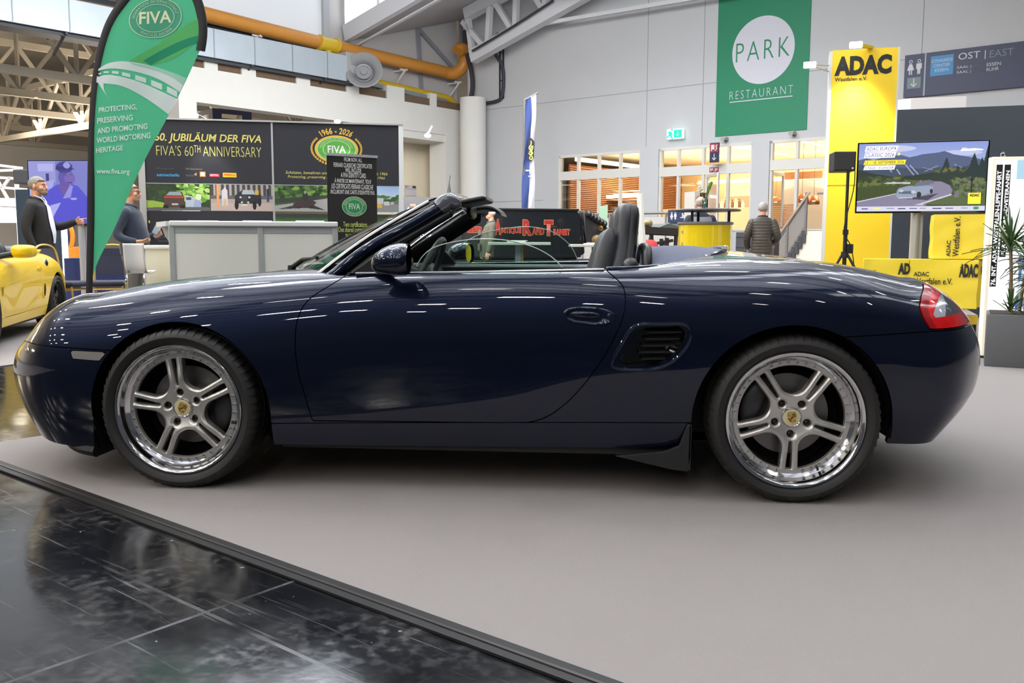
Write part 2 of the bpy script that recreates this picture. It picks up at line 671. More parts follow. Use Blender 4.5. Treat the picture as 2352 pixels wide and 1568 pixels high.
class Skin:
 """pool of surface points with normals; panels are lists of polygons over it"""

 def __init__(s, V, N):
  s.V = [np.array(v) for v in V]
  s.N = [np.array(n) for n in N]

 def arr(s):
  return np.array(s.V)

 def split(s, polys, g):
  """cut polygons along g=0; returns (polygons with g<0, polygons with g>0)"""
  G = g(s.arr()).tolist()
  cache = {}
  neg, pos = [], []

  def cut(i, j):
   k = (i, j) if i < j else (j, i)
   if k not in cache:
    t = G[i] / (G[i] - G[j])
    s.V.append(s.V[i] * (1 - t) + s.V[j] * t)
    n = s.N[i] * (1 - t) + s.N[j] * t
    s.N.append(n / (np.linalg.norm(n) + 1e-12))
    G.append(0.0)
    cache[k] = len(s.V) - 1
   return cache[k]

  for p in polys:
   sg = [G[i] < 0 for i in p]
   if all(sg):
    neg.append(p)
   elif not any(sg):
    pos.append(p)
   else:
    a, b = [], []
    for q in range(len(p)):
     i, j = p[q], p[(q + 1) % len(p)]
     (a if sg[q] else b).append(i)
     if sg[q] != sg[(q + 1) % len(p)]:
      c = cut(i, j)
      a.append(c)
      b.append(c)
    if len(a) > 2:
     neg.append(a)
    if len(b) > 2:
     pos.append(b)
  return neg, pos

 def gap(s, polys, g, w=.0022):
  """like split, leaving an open joint of width 2w"""
  neg, rest = s.split(polys, lambda P: g(P) + w)
  _, pos = s.split(rest, lambda P: g(P) - w)
  return neg, pos

 def mesh(s, name, polys, m, parent, flange=.02, out=0.0, mirror=0, skip=None):
  """panel as one mesh; flange = depth of the edges folded inward; out = lift along the normal;
  mirror: 0 near side only, 1 far side only, 2 both in one mesh"""
  ids = sorted({i for p in polys for i in p})
  mp = {i: k for k, i in enumerate(ids)}
  V = np.array([s.V[i] for i in ids])
  N = np.array([s.N[i] for i in ids])
  V = V + N * out
  F = [[mp[i] for i in p] for p in polys]
  nv = len(V)
  verts = V.tolist()
  nrm = N.tolist()
  faces = [f for f in F]
  fl = []
  if flange:
   cnt = {}
   for f in F:
    for q in range(len(f)):
     e = (f[q], f[(q + 1) % len(f)])
     k = (min(e), max(e))
     cnt[k] = None if k in cnt else e
   lip = {}
   for k, e in cnt.items():
    if e is None:
     continue
    i, j = e
    if abs(V[i][1]) < 1e-4 and abs(V[j][1]) < 1e-4:
     continue
    for q in (i, j):
     if q not in lip:
      lip[q] = len(verts)
      verts.append((V[q] - N[q] * flange).tolist())
      nrm.append(N[q].tolist())
    fl.append([j, i, lip[i], lip[j]])
  parts = []
  if mirror in (0, 2):
   parts.append((verts, faces, fl, nrm, 1))
  if mirror in (1, 2):
   mv = [(a, -b, c) for a, b, c in verts]
   mn = [(a, -b, c) for a, b, c in nrm]
   parts.append((mv, [f[::-1] for f in faces], [f[::-1] for f in fl], mn, -1))
  AV, AF, AN, AS = [], [], [], []
  for vs, fs, ff, ns, _ in parts:
   b = len(AV)
   AV += vs
   AN += ns
   AF += [[b + i for i in f] for f in fs]
   AS += [True] * len(fs)
   AF += [[b + i for i in f] for f in ff]
   AS += [False] * len(ff)
  me = bpy.data.meshes.new(name)
  me.from_pydata(AV, [], AF)
  me.polygons.foreach_set('use_smooth', AS)
  me.update()
  ln = []
  for p, sm in zip(me.polygons, AS):
   if sm:
    ln += [AN[i] for i in p.vertices]
   else:
    ln += [tuple(p.normal)] * len(p.vertices)
  me.normals_split_custom_set(ln)
  return link_mesh(name, me, m, parent)

def body_grid(cols, nu, nv):
 """cols (column, row, xyz) from nose centre-line to tail centre-line, rows from sill to roof centre-line
 -> dense smooth grid of points and outward normals. Symmetry at the centre-line is kept by mirrored ghost knots."""
 C = np.array(cols, float)
 fl = lambda A: A * np.array([1, -1, 1])
 C = np.concatenate([fl(C[2:0:-1]), C, fl(C[-2:-4:-1])], 0)
 C = np.concatenate([C, fl(C[:, -2:-4:-1])], 1)
 u = np.r_[0, np.cumsum(np.linalg.norm(np.diff(C, axis=0), axis=2)[:, :7].mean(1) + 1e-6)]
 v = np.r_[0, np.cumsum(np.linalg.norm(np.diff(C, axis=1), axis=2)[4:-4].mean(0) + 1e-6)]
 T = np.linspace(v[0], v[-3], nv)
 S = nspline(v, C.transpose(1, 0, 2), T).transpose(1, 0, 2)
 U = np.linspace(u[2], u[-3], nu)
 G = nspline(u, S, U)
 e = 1e-3
 du = nspline(u, S, U + e) - nspline(u, S, U - e)
 S2 = nspline(v, C.transpose(1, 0, 2), T + e).transpose(1, 0, 2) - nspline(v, C.transpose(1, 0, 2), T - e).transpose(1, 0, 2)
 dv = nspline(u, S2, U)
 N = np.cross(du, dv)
 N /= np.linalg.norm(N, axis=2)[..., None] + 1e-12
 # y is negative on the near side: outward normal points to -y there
 sgn = np.sign(-(N[..., 1] * 1.0)[nu // 2, nv // 3])
 return G, N * (sgn if sgn else 1)

def arch(cx, cz, r):
 def g(P):
  d = np.hypot(P[:, 0] - cx, P[:, 2] - cz) - r
  lo = np.abs(P[:, 0] - cx) - r
  return np.where(P[:, 2] > cz, d, lo)
 return g

def poly_xz(pts, n=120, smooth=True, closed=True):
 q = smooth_path(pts, n, closed) if smooth else np.array(pts, float)
 return lambda P: sdf_poly(P[:, [0, 2]], q)

# ------------------------------------------------------------------ roadster body: (half width, height) of nine rows at stations along the car
# x = 0 at the front wheel hub, 2.415 at the rear hub
STN = [
 (-0.45, [(.800, .148), (.843, .265), (.862, .40), (.860, .52), (.838, .615), (.780, .705), (.665, .767), (.38, .745), (0, .752)]),
 (-0.20, [(.825, .150), (.865, .27), (.880, .41), (.880, .54), (.860, .645), (.800, .735), (.680, .806), (.39, .786), (0, .795)]),
 (0.05, [(.830, .170), (.872, .275), (.886, .42), (.886, .555), (.866, .668), (.812, .762), (.690, .833), (.40, .826), (0, .836)]),
 (0.32, [(.830, .180), (.858, .275), (.874, .42), (.877, .56), (.862, .678), (.818, .775), (.712, .846), (.42, .866), (0, .882)]),
 (0.62, [(.826, .182), (.848, .277), (.862, .42), (.868, .56), (.860, .685), (.828, .785), (.752, .852), (.45, .888), (0, .902)]),
 (0.95, [(.824, .185), (.845, .282), (.858, .42), (.866, .56), (.862, .69), (.836, .793), (.775, .862), (.45, .885), (0, .892)]),
 (1.35, [(.825, .190), (.846, .288), (.860, .425), (.869, .565), (.867, .695), (.842, .802), (.786, .869), (.46, .882), (0, .885)]),
 (1.72, [(.828, .195), (.850, .294), (.868, .43), (.880, .57), (.880, .702), (.852, .812), (.784, .876), (.48, .900), (0, .912)]),
 (2.05, [(.828, .195), (.858, .298), (.881, .44), (.892, .58), (.890, .71), (.850, .822), (.758, .891), (.48, .938), (0, .958)]),
 (2.415, [(.825, .200), (.862, .30), (.886, .45), (.896, .59), (.890, .715), (.838, .832), (.728, .902), (.45, .932), (0, .945)]),
 (2.70, [(.815, .228), (.852, .322), (.876, .445), (.880, .585), (.864, .70), (.806, .808), (.690, .878), (.42, .893), (0, .902)]),
 (2.90, [(.785, .222), (.828, .318), (.846, .43), (.846, .57), (.822, .68), (.758, .778), (.640, .838), (.38, .852), (0, .858)]),
]
NOSE = [(-.930, .250), (-.985, .32), (-1.025, .40), (-1.005, .490), (-.925, .552), (-.845, .602), (-.745, .655), (-.66, .690), (-.56, .722)]
TAIL = [(3.125, .262), (3.235, .345), (3.305, .45), (3.310, .57), (3.265, .655), (3.185, .728), (3.09, .790), (3.03, .818), (2.985, .835)]

def roadster_columns():
 cols = []

 def corner(stn, end, ts, pz):
  x0, rows = stn
  for t in ts:
   r = math.radians(t)
   col = []
   for (w, z), (xe, ze) in zip(rows, end):
    k = (1 - math.cos(r)) ** pz
    col.append((x0 + (xe - x0) * math.sin(r), -w * math.cos(r), z + (ze - z) * k))
   yield col
 side = [[(x, -w, z) for w, z in rows] for x, rows in STN]
 nose = list(corner(STN[0], NOSE, (90, 70, 50, 30, 14), .9))
 tail = list(corner(STN[-1], TAIL, (14, 30, 50, 70, 90), .9))
 return nose + side + tail

def star_face(r0, ang):
 """implicit five-twin-spoke wheel face, negative where there is metal; points are (x, z)"""
 def g(P):
  x, z = P[:, 0], P[:, 2]
  r = np.hypot(x, z)
  d = r - .088
  for k in range(5):
   a = math.radians(ang + 72 * k)
   t = x * math.cos(a) + z * math.sin(a)
   n = -x * math.sin(a) + z * math.cos(a)
   half = .031 + .004 * np.clip((t - .12) / .08, -1, 1)
   s = np.maximum(np.abs(n) - half, -t)
   h = np.clip(.5 + .5 * (s - d) / .036, 0, 1)
   d = s * (1 - h) + d * h - .036 * h * (1 - h)
  d = np.minimum(d, .204 - r)
  for k in range(5):
   a = math.radians(ang + 72 * k)
   t = x * math.cos(a) + z * math.sin(a)
   n = -x * math.sin(a) + z * math.cos(a)
   # slot between the twin bars, and the bolt hole at the spoke foot
   tt = np.clip(t, .098, .30)
   slot = np.hypot(t - tt, n) - (.0055 + .005 * np.clip((tt - .098) / .08, 0, 1))
   d = np.maximum(d, -np.maximum(slot, r - .2035))
   d = np.maximum(d, .0135 - np.hypot(t - .0645, n))
  return d
 return g

def make_wheel(parent, loc, side, ang, dish, tyre_w, M, R=.325, caliper=10, rich=True, name='wheel'):
 """wheel seen from -y when side is 1; built around the hub with its outer face at y=0. The rim carries tyre, cap, bolts, brake"""
 LR = .2618
 mb = MB()
 # polished lip and barrel
 prof = [(LR, .012), (LR + .001, .003), (LR - .003, -.001), (LR - .010, .000), (LR - .016, .006), (LR - .020, .016), (LR - .022, .03), (LR - .027, dish - .012),
   (LR - .036, dish - .004), (LR - .040, dish)]
 mb.k = 0
 mb.lathe(prof, 96, 'Y')
 # rivet ring
 mb.k = 1
 mb.lathe([(LR - .040, dish), (.2035, dish + .001), (.200, dish + .012)], 96, 'Y')
 mb.k = 3
 mb.lathe([(.200, dish + .012), (.205, .20), (.215, tyre_w)], 96, 'Y')
 # face of the spokes: polar sheet cut by the implicit star
 nr, na = 46, 300
 V, N, F = [], [], []
 for i in range(nr + 1):
  r = .030 + (.2065 - .030) * i / nr
  for j in range(na):
   q = 2 * PI * j / na
   V.append((r * math.cos(q), 0, r * math.sin(q)))
   N.append((0, -1, 0))
 for i in range(nr):
  for j in range(na):
   F.append([i * na + j, i * na + (j + 1) % na, (i + 1) * na + (j + 1) % na, (i + 1) * na + j])
 sk = Skin(V, N)
 g = star_face(0, ang)
 face, _ = sk.split(F, g)
 A = sk.arr()
 dd = -g(A)
 rr = np.hypot(A[:, 0], A[:, 2])
 yy = dish - .004 - .010 * np.exp(-((rr - .12) / .05) ** 2) + .010 * np.clip(1 - rr / .09, 0, 1) + .008 * (1 - np.clip(dd / .010, 0, 1)) ** 2
 used = sorted({i for p in face for i in p})
 mp = {i: k for k, i in enumerate(used)}
 vs = [(A[i, 0], yy[i], A[i, 2]) for i in used]
 fs = [[mp[i] for i in p][::-1] for p in face]
 cnt = {}
 for f in fs:
  for q in range(len(f)):
   e = (f[q], f[(q + 1) % len(f)])
   k = (min(e), max(e))
   cnt[k] = None if k in cnt else e
 back = {}
 side_f = []
 for e in cnt.values():
  if e is None:
   continue
  for q in e:
   if q not in back:
    back[q] = len(vs)
    x, y, z = vs[q]
    vs.append((x * .998, y + .034, z * .998))
  side_f.append((e[1], e[0], back[e[0]], back[e[1]]))
 mb.k = 1
 mb.add(vs, fs + side_f)
 # rivets
 if rich:
  for k in range(40):
   q = 2 * PI * (k + .5) / 40
   if min(abs((math.degrees(q) - ang + 36) % 72 - 36), 99) < 9.5:
    continue
   c = (.2125 * math.cos(q), dish - .001, .2125 * math.sin(q))
   mb.k = 0
   mb.lathe([(.0058, .003), (.0058, -.001), (.0044, -.003), (.0022, -.0035), (.0016, -.0012), (.0001, -.0012)], 10, 'Y', c)
  # valve stem
  q = math.radians(ang - 115)
  mb.k = 2
  mb.bar((.226 * math.cos(q), dish - .002, .226 * math.sin(q)), (.213 * math.cos(q), dish - .014, .213 * math.sin(q)), .007)
 w = mb.build(name, [M['lip'], M['alloy'], M['rubber'], M['well']], parent, smooth=True, angle=38)
 # tyre
 t = MB()
 nseg = 62
 hw = tyre_w
 base = [(LR - .004, .016), (LR + .004, .002), (LR + .016, -.006), (LR + .030, -.010), (R - .022, -.006), (R - .010, .004)]
 tread = [(R - .004, .014), (R - .0015, .030), (R, .055), (R, hw * .38)]
 mid = [(R - .007, hw * .385), (R - .007, hw * .425), (R, hw * .43), (R, hw * .57), (R - .007, hw * .575), (R - .007, hw * .615), (R, hw * .62), (R, hw - .055), (R - .004, hw - .012), (R - .02, hw + .004), (LR + .01, hw + .004), (LR - .03, hw - .01)]
 prof = base + tread + mid
 nb = len(base)
 rings = []
 steps = []
 for j in range(nseg):
  for fr in (0.0, .86, .885, .975):
   steps.append((2 * PI * (j + fr) / nseg, fr > .82))
 for (r, y), idx in zip(prof, range(len(prof))):
  ring = []
  for q, gr in steps:
   k = r
   qq = q + (y * .35 if nb <= idx < nb + 4 else (.055 * .35 if idx >= nb + 4 else 0))
   if gr and nb - 1 <= idx < nb + 3:
    k = r - .0048
   ring.append((k * math.cos(qq), y, k * math.sin(qq)))
  rings.append(ring)
 t.ring_loft(rings, False, False)
 t.v = [(x, y, max(z, -R + .003)) for x, y, z in t.v]
 t.build('tyre', M['tyre'], w, smooth=True, angle=28)
 # centre cap with crest
 c = MB()
 c.k = 0
 c.lathe([(.039, dish + .012), (.039, dish - .002), (.036, dish - .006), (.0335, dish - .0045)], 40, 'Y')
 c.k = 1
 c.lathe([(.0335, dish - .0045), (.02, dish - .0075), (.0001, dish - .0085)], 40, 'Y')
 cap = c.build('center_cap', [M['lip'], M['cap']], w, smooth=True, angle=50)
 if rich:
  y = dish - .0090
  ra = math.radians({1: 0}.get(0, 0) + (ang - 100) * .0 + (-22 if ang > 90 else 6))
  s = MB()
  rot = lambda p: (p[0] * math.cos(ra) - p[1] * math.sin(ra), p[0] * math.sin(ra) + p[1] * math.cos(ra))
  shield = [(-.0165, .0185), (0, .0205), (.0165, .0185), (.0175, .004), (.013, -.010), (.0, -.0225), (-.013, -.010), (-.0175, .004)]
  s.k = 0
  s.flat([rot(p) for p in shield], y)
  s.k = 1
  for x0, x1, z0, z1 in ((.002, .016, .0135, .0165), (.002, .0165, .0055, .0085), (-.016, -.002, -.0035, -.0005), (-.011, -.002, -.0115, -.0085)):
   s.flat([rot(p) for p in ((x0, z0), (x1, z0), (x1, z1), (x0, z1))], y - .0004)
  s.k = 2
  for x0, x1, z0, z1 in ((.002, .016, .0095, .0125), (.002, .016, .0020, .0045), (-.014, -.002, -.0075, -.0045), (-.008, -.002, -.015, -.012)):
   s.flat([rot(p) for p in ((x0, z0), (x1, z0), (x1, z1), (x0, z1))], y - .0004)
  for sx, sz in ((-1, 1), (1, -1)):  # antlers
   for k in range(3):
    px, pz = sx * (.0045 + .004 * k), sz * (.009 + .001 * k) - (.002 if sz < 0 else 0)
    s.flat([rot(p) for p in ((px - .0014, pz - .0045), (px + .0002, pz - .0045), (px + .0016, pz + .0035), (px + .0002, pz + .0035))], y - .0004)
  s.flat([rot(p) for p in ((-.0035, -.003), (.001, -.0045), (.004, -.001), (.003, .003), (.001, .0055), (-.0005, .002), (-.003, .001))], y - .0008)
  s.build('crest', [M['gold'], M['crest_red'], M['black']], w, fixn=False)
  text('PORSCHE', (-.014, .014, .0192, .0232), M['black'], w, y=y - .0006, bold=.01, name='crest_lettering').matrix_local = Matrix.Rotation(-ra, 4, 'Y')
 # bolts
 for k in range(5):
  a = math.radians(ang + 72 * k)
  b = MB()
  cx, cz = .0645 * math.cos(a), .0645 * math.sin(a)
  b.lathe([(.0132, dish + .030), (.0132, dish + .018), (.0095, dish + .017), (.0090, dish + .008), (.0065, dish + .006), (.006, dish + .014), (.0001, dish + .014)], 14, 'Y', (cx, 0, cz))
  b.build('lug_bolt', M['dark_metal'], w, smooth=True)
 # brake
 d = MB()
 d.lathe([(.0001, dish + .06), (.075, dish + .06), (.079, dish + .066), (.079, dish + .085), (.160, dish + .086), (.161, dish + .11), (.08, dish + .11)], 64, 'Y')
 d.build('brake_disc', M['disc'], w, smooth=True, angle=30)
 k0, k1 = math.radians(caliper - 38), math.radians(caliper + 38)
 rings = []
 for i in range(15):
  q = k0 + (k1 - k0) * i / 14
  e = math.sin(PI * i / 14) ** .35 if 0 < i < 14 else .4
  r0, r1 = .138 - .03 * e, .168 + .020 * e
  y0, y1 = dish + .062 - .022 * e, dish + .135
  rings.append([(r * math.cos(q), y, r * math.sin(q)) for r, y in ((r0, y1), (r0, y0 + .01), (r0 + .012, y0), (r1 - .012, y0), (r1, y0 + .01), (r1, y1))])
 cal = MB()
 cal.ring_loft(rings)
 cal.build('brake_caliper', M['caliper'], w, smooth=True, angle=45)
 # dark well behind
 b = MB()
 b.lathe([(.20, tyre_w * .72), (.19, tyre_w * .74), (.0001, tyre_w * .74)], 40, 'Y')
 b.build('wheel_back', M['well'], w)
 w.location = loc
 if side < 0:
  w.rotation_euler = (0, 0, PI)
 return w

def make_roadster(root, M, detail=True, glass_lift=0.0):
 cols = roadster_columns()
 NU, NV = (420, 132) if detail else (200, 64)
 G, N = body_grid(cols, NU, NV)
 G[0, :, 1] = 0
 G[-1, :, 1] = 0
 G[:, -1, 1] = 0
 V, NN = G.reshape(-1, 3), N.reshape(-1, 3)
 sk = Skin(V, NN)
 idx = np.arange(NU * NV).reshape(NU, NV)
 P = np.stack([idx[:-1, :-1], idx[1:, :-1], idx[1:, 1:], idx[:-1, 1:]], -1).reshape(-1, 4).tolist()
 side_pts = G[:, :int(NV * .72)].reshape(-1, 3)

 def ysurf(x, z):
  d = (side_pts[:, 0] - x) ** 2 + (side_pts[:, 2] - z) ** 2
  k = np.argsort(d)[:4]
  wt = 1 / (d[k] + 1e-7)
  return float((side_pts[k, 1] * wt).sum() / wt.sum())

 gF, gR = arch(.002, .306, .371), arch(2.405, .313, .376)
 inner = []
 _, P = sk.split(P, gF)
 _, P = sk.split(P, gR)

 def g_open(Q):
  x, w = Q[:, 0], -Q[:, 1]
  xw = .22 + .40 * np.clip(w / .735, 0, 1.5) ** 2.2
  g1 = np.maximum(w - .738, xw - x)
  g2 = (np.hypot((x - 1.72) / .545, w / .738) - 1) * .6
  return np.where(Q[:, 2] < .7, 1.0, np.where(x < 1.72, g1, g2))
 _, P = sk.split(P, g_open)
 # side skirt below the crease
 line = lambda Q: Q[:, 2] - (.272 + (Q[:, 0] - .39) * .0205)
 g_skirt = lambda Q: np.maximum(np.maximum(line(Q), .2 - Q[:, 0]), Q[:, 0] - 2.2)
 skirt, P = sk.gap(P, g_skirt, .0018)
 door_pts = smooth_path([(.680, .885), (.650, .852), (.574, .800), (.521, .755), (.496, .706), (.485, .647), (.484, .557), (.495, .470), (.516, .383), (.540, .285)], 50).tolist() + \
  smooth_path([(1.31, .289), (1.385, .292), (1.445, .305), (1.501, .335), (1.575, .400), (1.646, .490), (1.703, .579), (1.745, .667), (1.766, .732), (1.770, .785), (1.757, .833), (1.727, .862), (1.700, .885)], 70).tolist() + [(1.695, 1.1), (.685, 1.1)]
 door, P = sk.gap(P, poly_xz(door_pts, smooth=False), .0021)
 # bumpers
 g_fb = lambda Q: np.maximum(Q[:, 2] - np.interp(Q[:, 0], [-1.1, -.90, -.70, -.35, 0], [.560, .562, .574, .562, .55]), Q[:, 0] + .2)
 fb, P = sk.gap(P, g_fb, .0020)
 g_rb = lambda Q: np.maximum(Q[:, 2] - np.interp(Q[:, 0], [2.55, 2.606, 2.87, 3.09, 3.2, 3.35], [.644, .647, .662, .672, .680, .690]), 2.5 - Q[:, 0])
 rb, P = sk.gap(P, g_rb, .0020)
 if detail:
  sig, fb = sk.gap(fb, poly_xz([(-.452, .5560), (-.286, .5530), (-.320, .516), (-.438, .522)], smooth=False), .0015)
  chin, rb = sk.split(rb, lambda Q: Q[:, 2] - np.interp(Q[:, 0], [2.5, 2.89, 3.08, 3.35], [.33, .362, .392, .43]))
 else:
  sig = chin = None
 # tail lamp
 tl_out = [(2.950, .838), (2.900, .790), (2.880, .752), (2.888, .715), (2.912, .6705), (3.30, .688), (3.30, .90), (2.97, .90)]
 g_tl = lambda Q: np.maximum(poly_xz(tl_out, smooth=False)(Q), np.maximum(.40 + Q[:, 1], Q[:, 2] - .832))
 tl, P = sk.gap(P, g_tl, .0018)
 # head lamp (in plan)
 g_hl = lambda Q: np.maximum(np.hypot((Q[:, 0] + .60) / .25, (-Q[:, 1] - .545 - .20 * (Q[:, 0] + .60)) / .185) - 1, .585 - Q[:, 2]) * .2
 hl, P = sk.gap(P, g_hl, .0015)
 # lids
 g_hood = lambda Q: np.maximum(np.abs(Q[:, 1]) - (.44 + .20 * np.clip((Q[:, 0] + .5) / .9, 0, 1)), Q[:, 0] - .62)
 hood, P = sk.gap(P, g_hood, .0020)
 g_boot = lambda Q: np.maximum(np.abs(Q[:, 1]) - (.60 - .12 * np.clip((Q[:, 0] - 2.6) / .45, 0, 1)), 2.52 + .06 * (Q[:, 1] / .6) ** 2 - Q[:, 0])
 boot, P = sk.gap(P, g_boot, .0030)
 vent_pts = [(1.822, .684), (1.90, .687), (1.975, .689), (2.006, .680), (2.015, .652), (2.002, .607), (1.968, .562), (1.925, .530), (1.862, .513), (1.790, .511), (1.738, .517), (1.722, .535), (1.738, .575), (1.766, .625), (1.790, .663)]
 if detail:
  g_vent = poly_xz(vent_pts, 90)
  # shallow scoop: the panel sinks towards the opening
  hole_pts = [(1.838, .672), (1.985, .676), (2.000, .655), (1.985, .607), (1.95, .563), (1.905, .535), (1.86, .524), (1.78, .522), (1.752, .530), (1.765, .570), (1.795, .635)]
  _, P = sk.split(P, poly_xz(hole_pts, 90))
  for k, q in enumerate(sk.V):
   if 1.6 < q[0] < 2.1 and .45 < q[2] < .75 and q[1] < -.7:
    pass
 quarter, fend = sk.split(P, lambda Q: 1.1 - Q[:, 0])
 pm = M['paint']
 for mir in (0, 1):
  d = sk.mesh('door', door, pm, root, flange=.03, mirror=mir)
  sk.mesh('front_fender', fend, pm, root, flange=.022, mirror=mir)
  sk.mesh('rear_quarter_panel', quarter, pm, root, flange=.022, mirror=mir)
  sk.mesh('side_skirt', skirt, pm, root, flange=.03, mirror=mir)
  h = sk.mesh('head_lamp', hl, M['lamp_glass'], root, flange=.02, mirror=mir)
  sk.mesh('lamp_bowl', hl, M['lamp_bowl'], h, flange=0, out=-.02, mirror=mir)
  # tail lamp: red body with clear and smoked windows
  clear, red = sk.split(tl, poly_xz([(3.010, .800), (2.972, .782), (2.945, .750), (2.930, .724), (2.935, .712), (2.985, .717), (3.075, .728)], smooth=False))
  smoke, clear = sk.split(clear, lambda Q: (2.995 - Q[:, 0]) + (Q[:, 2] - .765) * .35)
  edge, red2 = sk.split(red, poly_xz([(2.9, .60), (2.938, .674), (2.917, .712), (2.912, .742), (2.928, .775), (2.97, .822), (2.85, .84), (2.85, .60)], smooth=False))
  t = sk.mesh('tail_lamp', red2, M['tail_red'], root, flange=.01, out=.004, mirror=mir)
  sk.mesh('lamp_surround', edge, M['tail_dark'], t, flange=.01, out=.004, mirror=mir)
  sk.mesh('clear_lens', clear, M['tail_clear'], t, flange=.004, out=.004, mirror=mir)
  sk.mesh('smoked_lens', smoke, M['tail_smoke'], t, flange=.004, out=.004, mirror=mir)
  if sig:
   sk.mesh('side_marker_lamp', sig, M['marker'], root, flange=.012, out=.001, mirror=mir)
 sk.mesh('front_bumper', fb, pm, root, flange=.022, mirror=2)
 b = sk.mesh('rear_bumper', rb, pm, root, flange=.022, mirror=2)
 if chin:
  sk.mesh('lower_bumper_trim', chin, M['chin'], b, flange=.02, out=-.003, mirror=2)
 sk.mesh('front_lid', hood, pm, root, flange=.02, mirror=2)
 sk.mesh('rear_lid', boot, pm, root, flange=.02, mirror=2)
 # dark shell behind the panel joints
 Gi = G[::3, ::2] - N[::3, ::2] * .026
 a, bb = Gi.shape[:2]
 ii = np.arange(a * bb).reshape(a, bb)
 s2 = Skin(Gi.reshape(-1, 3), N[::3, ::2].reshape(-1, 3))
 Q = np.stack([ii[:-1, :-1], ii[1:, :-1], ii[1:, 1:], ii[:-1, 1:]], -1).reshape(-1, 4).tolist()
 _, Q = s2.split(Q, arch(.002, .306, .385))
 _, Q = s2.split(Q, arch(2.405, .313, .390))
 _, Q = s2.split(Q, lambda q: g_open(q) + .006)
 if detail:
  _, Q = s2.split(Q, poly_xz(hole_pts, 60))
 s2.mesh('body_shell', Q, M['black'], root, flange=0, mirror=2)
 # wheel housings and underbody
 for cx, cz, r, a0 in ((.002, .306, .372, -.14), (2.405, .313, .377, -.05)):
  for s in (-1, 1):
   mb = MB()
   n = 29
   rings = [[(cx + r * math.cos(q), s * w, cz + r * math.sin(q)) for q in [PI * (a0 + (1.14 - a0) * k / (n - 1)) for k in range(n)]] for w in (.855, .80, .52)]
   mb.grid(rings)
   mb.f.append(tuple(2 * n + k for k in range(n)))
   mb.mi.append(0)
   mb.build('wheel_housing', M['black'], root)
 mb = MB()
 pl = [(-.86, 0), (-.80, .40), (-.60, .66), (-.40, .78), (-.375, .52), (.375, .52), (.40, .80), (2.0, .81), (2.03, .52), (2.55, .52), (2.56, 0)]
 pl = pl + [(x, -w) for x, w in pl[-2:0:-1]]
 mb.prism(pl, .165, .20, 'XY')
 mb.build('underbody', M['black'], root)
 return dict(G=G, N=N, ysurf=ysurf, vent=vent_pts, sk=sk)

def paint_mat(name, rgb, dark):
 """metallic body paint under clear lacquer"""
 m = mat(name, rgb, rough=.38, metal=.0, coat=1.0, spec=.15)
 b = m.node_tree.nodes['Principled BSDF']
 b.inputs['Coat Roughness'].default_value = .015
 b.inputs['Coat IOR'].default_value = 1.48
 b.inputs['Metallic'].default_value = dark
 return m

CM = dict(
 paint=paint_mat('navy_metallic_paint', (5, 17, 42), .68),
 lip=mat('polished_aluminium', (214, 214, 216), .10, 1.0),
 alloy=mat('brushed_aluminium', (205, 203, 199), .36, .85),
 well=mat('wheel_well_black', (8, 8, 8), .8, spec=.1),
 rubber=mat('black_rubber', (22, 22, 23), .6),
 tyre=mat('tyre_rubber', (29, 28, 27), .6, noise=(30, .15)),
 cap=mat('cream_cap_enamel', (212, 204, 160), .25, coat=.6),
 gold=mat('crest_gold', (196, 172, 88), .3, .3),
 crest_red=mat('crest_red', (190, 62, 40), .4),
 black=mat('matt_black_plastic', (12, 12, 13), .6),
 dark_metal=mat('dark_steel', (70, 66, 62), .35, .8),
 disc=mat('brake_disc_steel', (120, 118, 116), .38, .9),
 caliper=mat('grey_caliper', (62, 62, 66), .45, .3),
 lamp_glass=glass('headlamp_cover', (225, 230, 228), 1.4),
 lamp_bowl=mat('headlamp_bowl', (176, 176, 170), .25, .4),
 tail_red=mat('tail_lamp_red', (196, 14, 16), .12, coat=1, noise=(28, .45), emit=(190, 10, 8), estr=.10),
 tail_dark=mat('tail_lamp_deep_red', (150, 10, 18), .10, coat=1),
 tail_clear=mat('tail_lamp_clear', (196, 202, 212), .12, .35, coat=1),
 tail_smoke=mat('tail_lamp_smoked', (84, 90, 98), .10, .2, coat=1),
 marker=mat('side_marker_lens', (150, 148, 140), .15, .25, coat=1),
 chin=paint_mat('navy_paint_lower', (5, 17, 42), .68),
 leather=mat('charcoal_leather', (62, 63, 67), .38, bump=(160, .12)),
 leather_d=mat('black_leather', (30, 31, 33), .42),
 trim=mat('satin_black_trim', (24, 24, 26), .4),
 gloss=mat('gloss_black_trim', (10, 10, 11), .08, coat=.8),
 cap_grey=mat('header_cap_grey', (112, 114, 122), .14, .35, coat=1),
 cloth=mat('dark_blue_hood_cloth', (64, 74, 106), .8, noise=(220, .25), sheen=.25),
 chrome=mat('chrome', (225, 225, 228), .06, 1.0),
 glass=glass('car_window_glass', (222, 240, 232), 1.0),
 mirror=mat('mirror_glass', (200, 210, 214), .02, 1.0),
 seal=mat('window_seal', (34, 34, 36), .5),
 alu=mat('satin_aluminium', (176, 176, 178), .28, 1.0),
)

CAR = empty('convertible_car', (1.2, .885, 0), 0, 'dark navy blue two-seat convertible with its roof down and polished five-spoke wheels on grey carpet', 'car')
CAR_IN = bpy.data.objects.new('coordinates', None)

class Shift:
 pass

def car_child(o, name=None):
 return o

# everything of the car is drawn with the front hub at x=0 and the centre-line at y=0, then moved once
CAR.location = (0, .885, 0)
CB = make_roadster(CAR, CM, True)

def to_car(px, py, Y):
 p = at(px, py, Y)
 return (p[0], p[1] - .885, p[2])

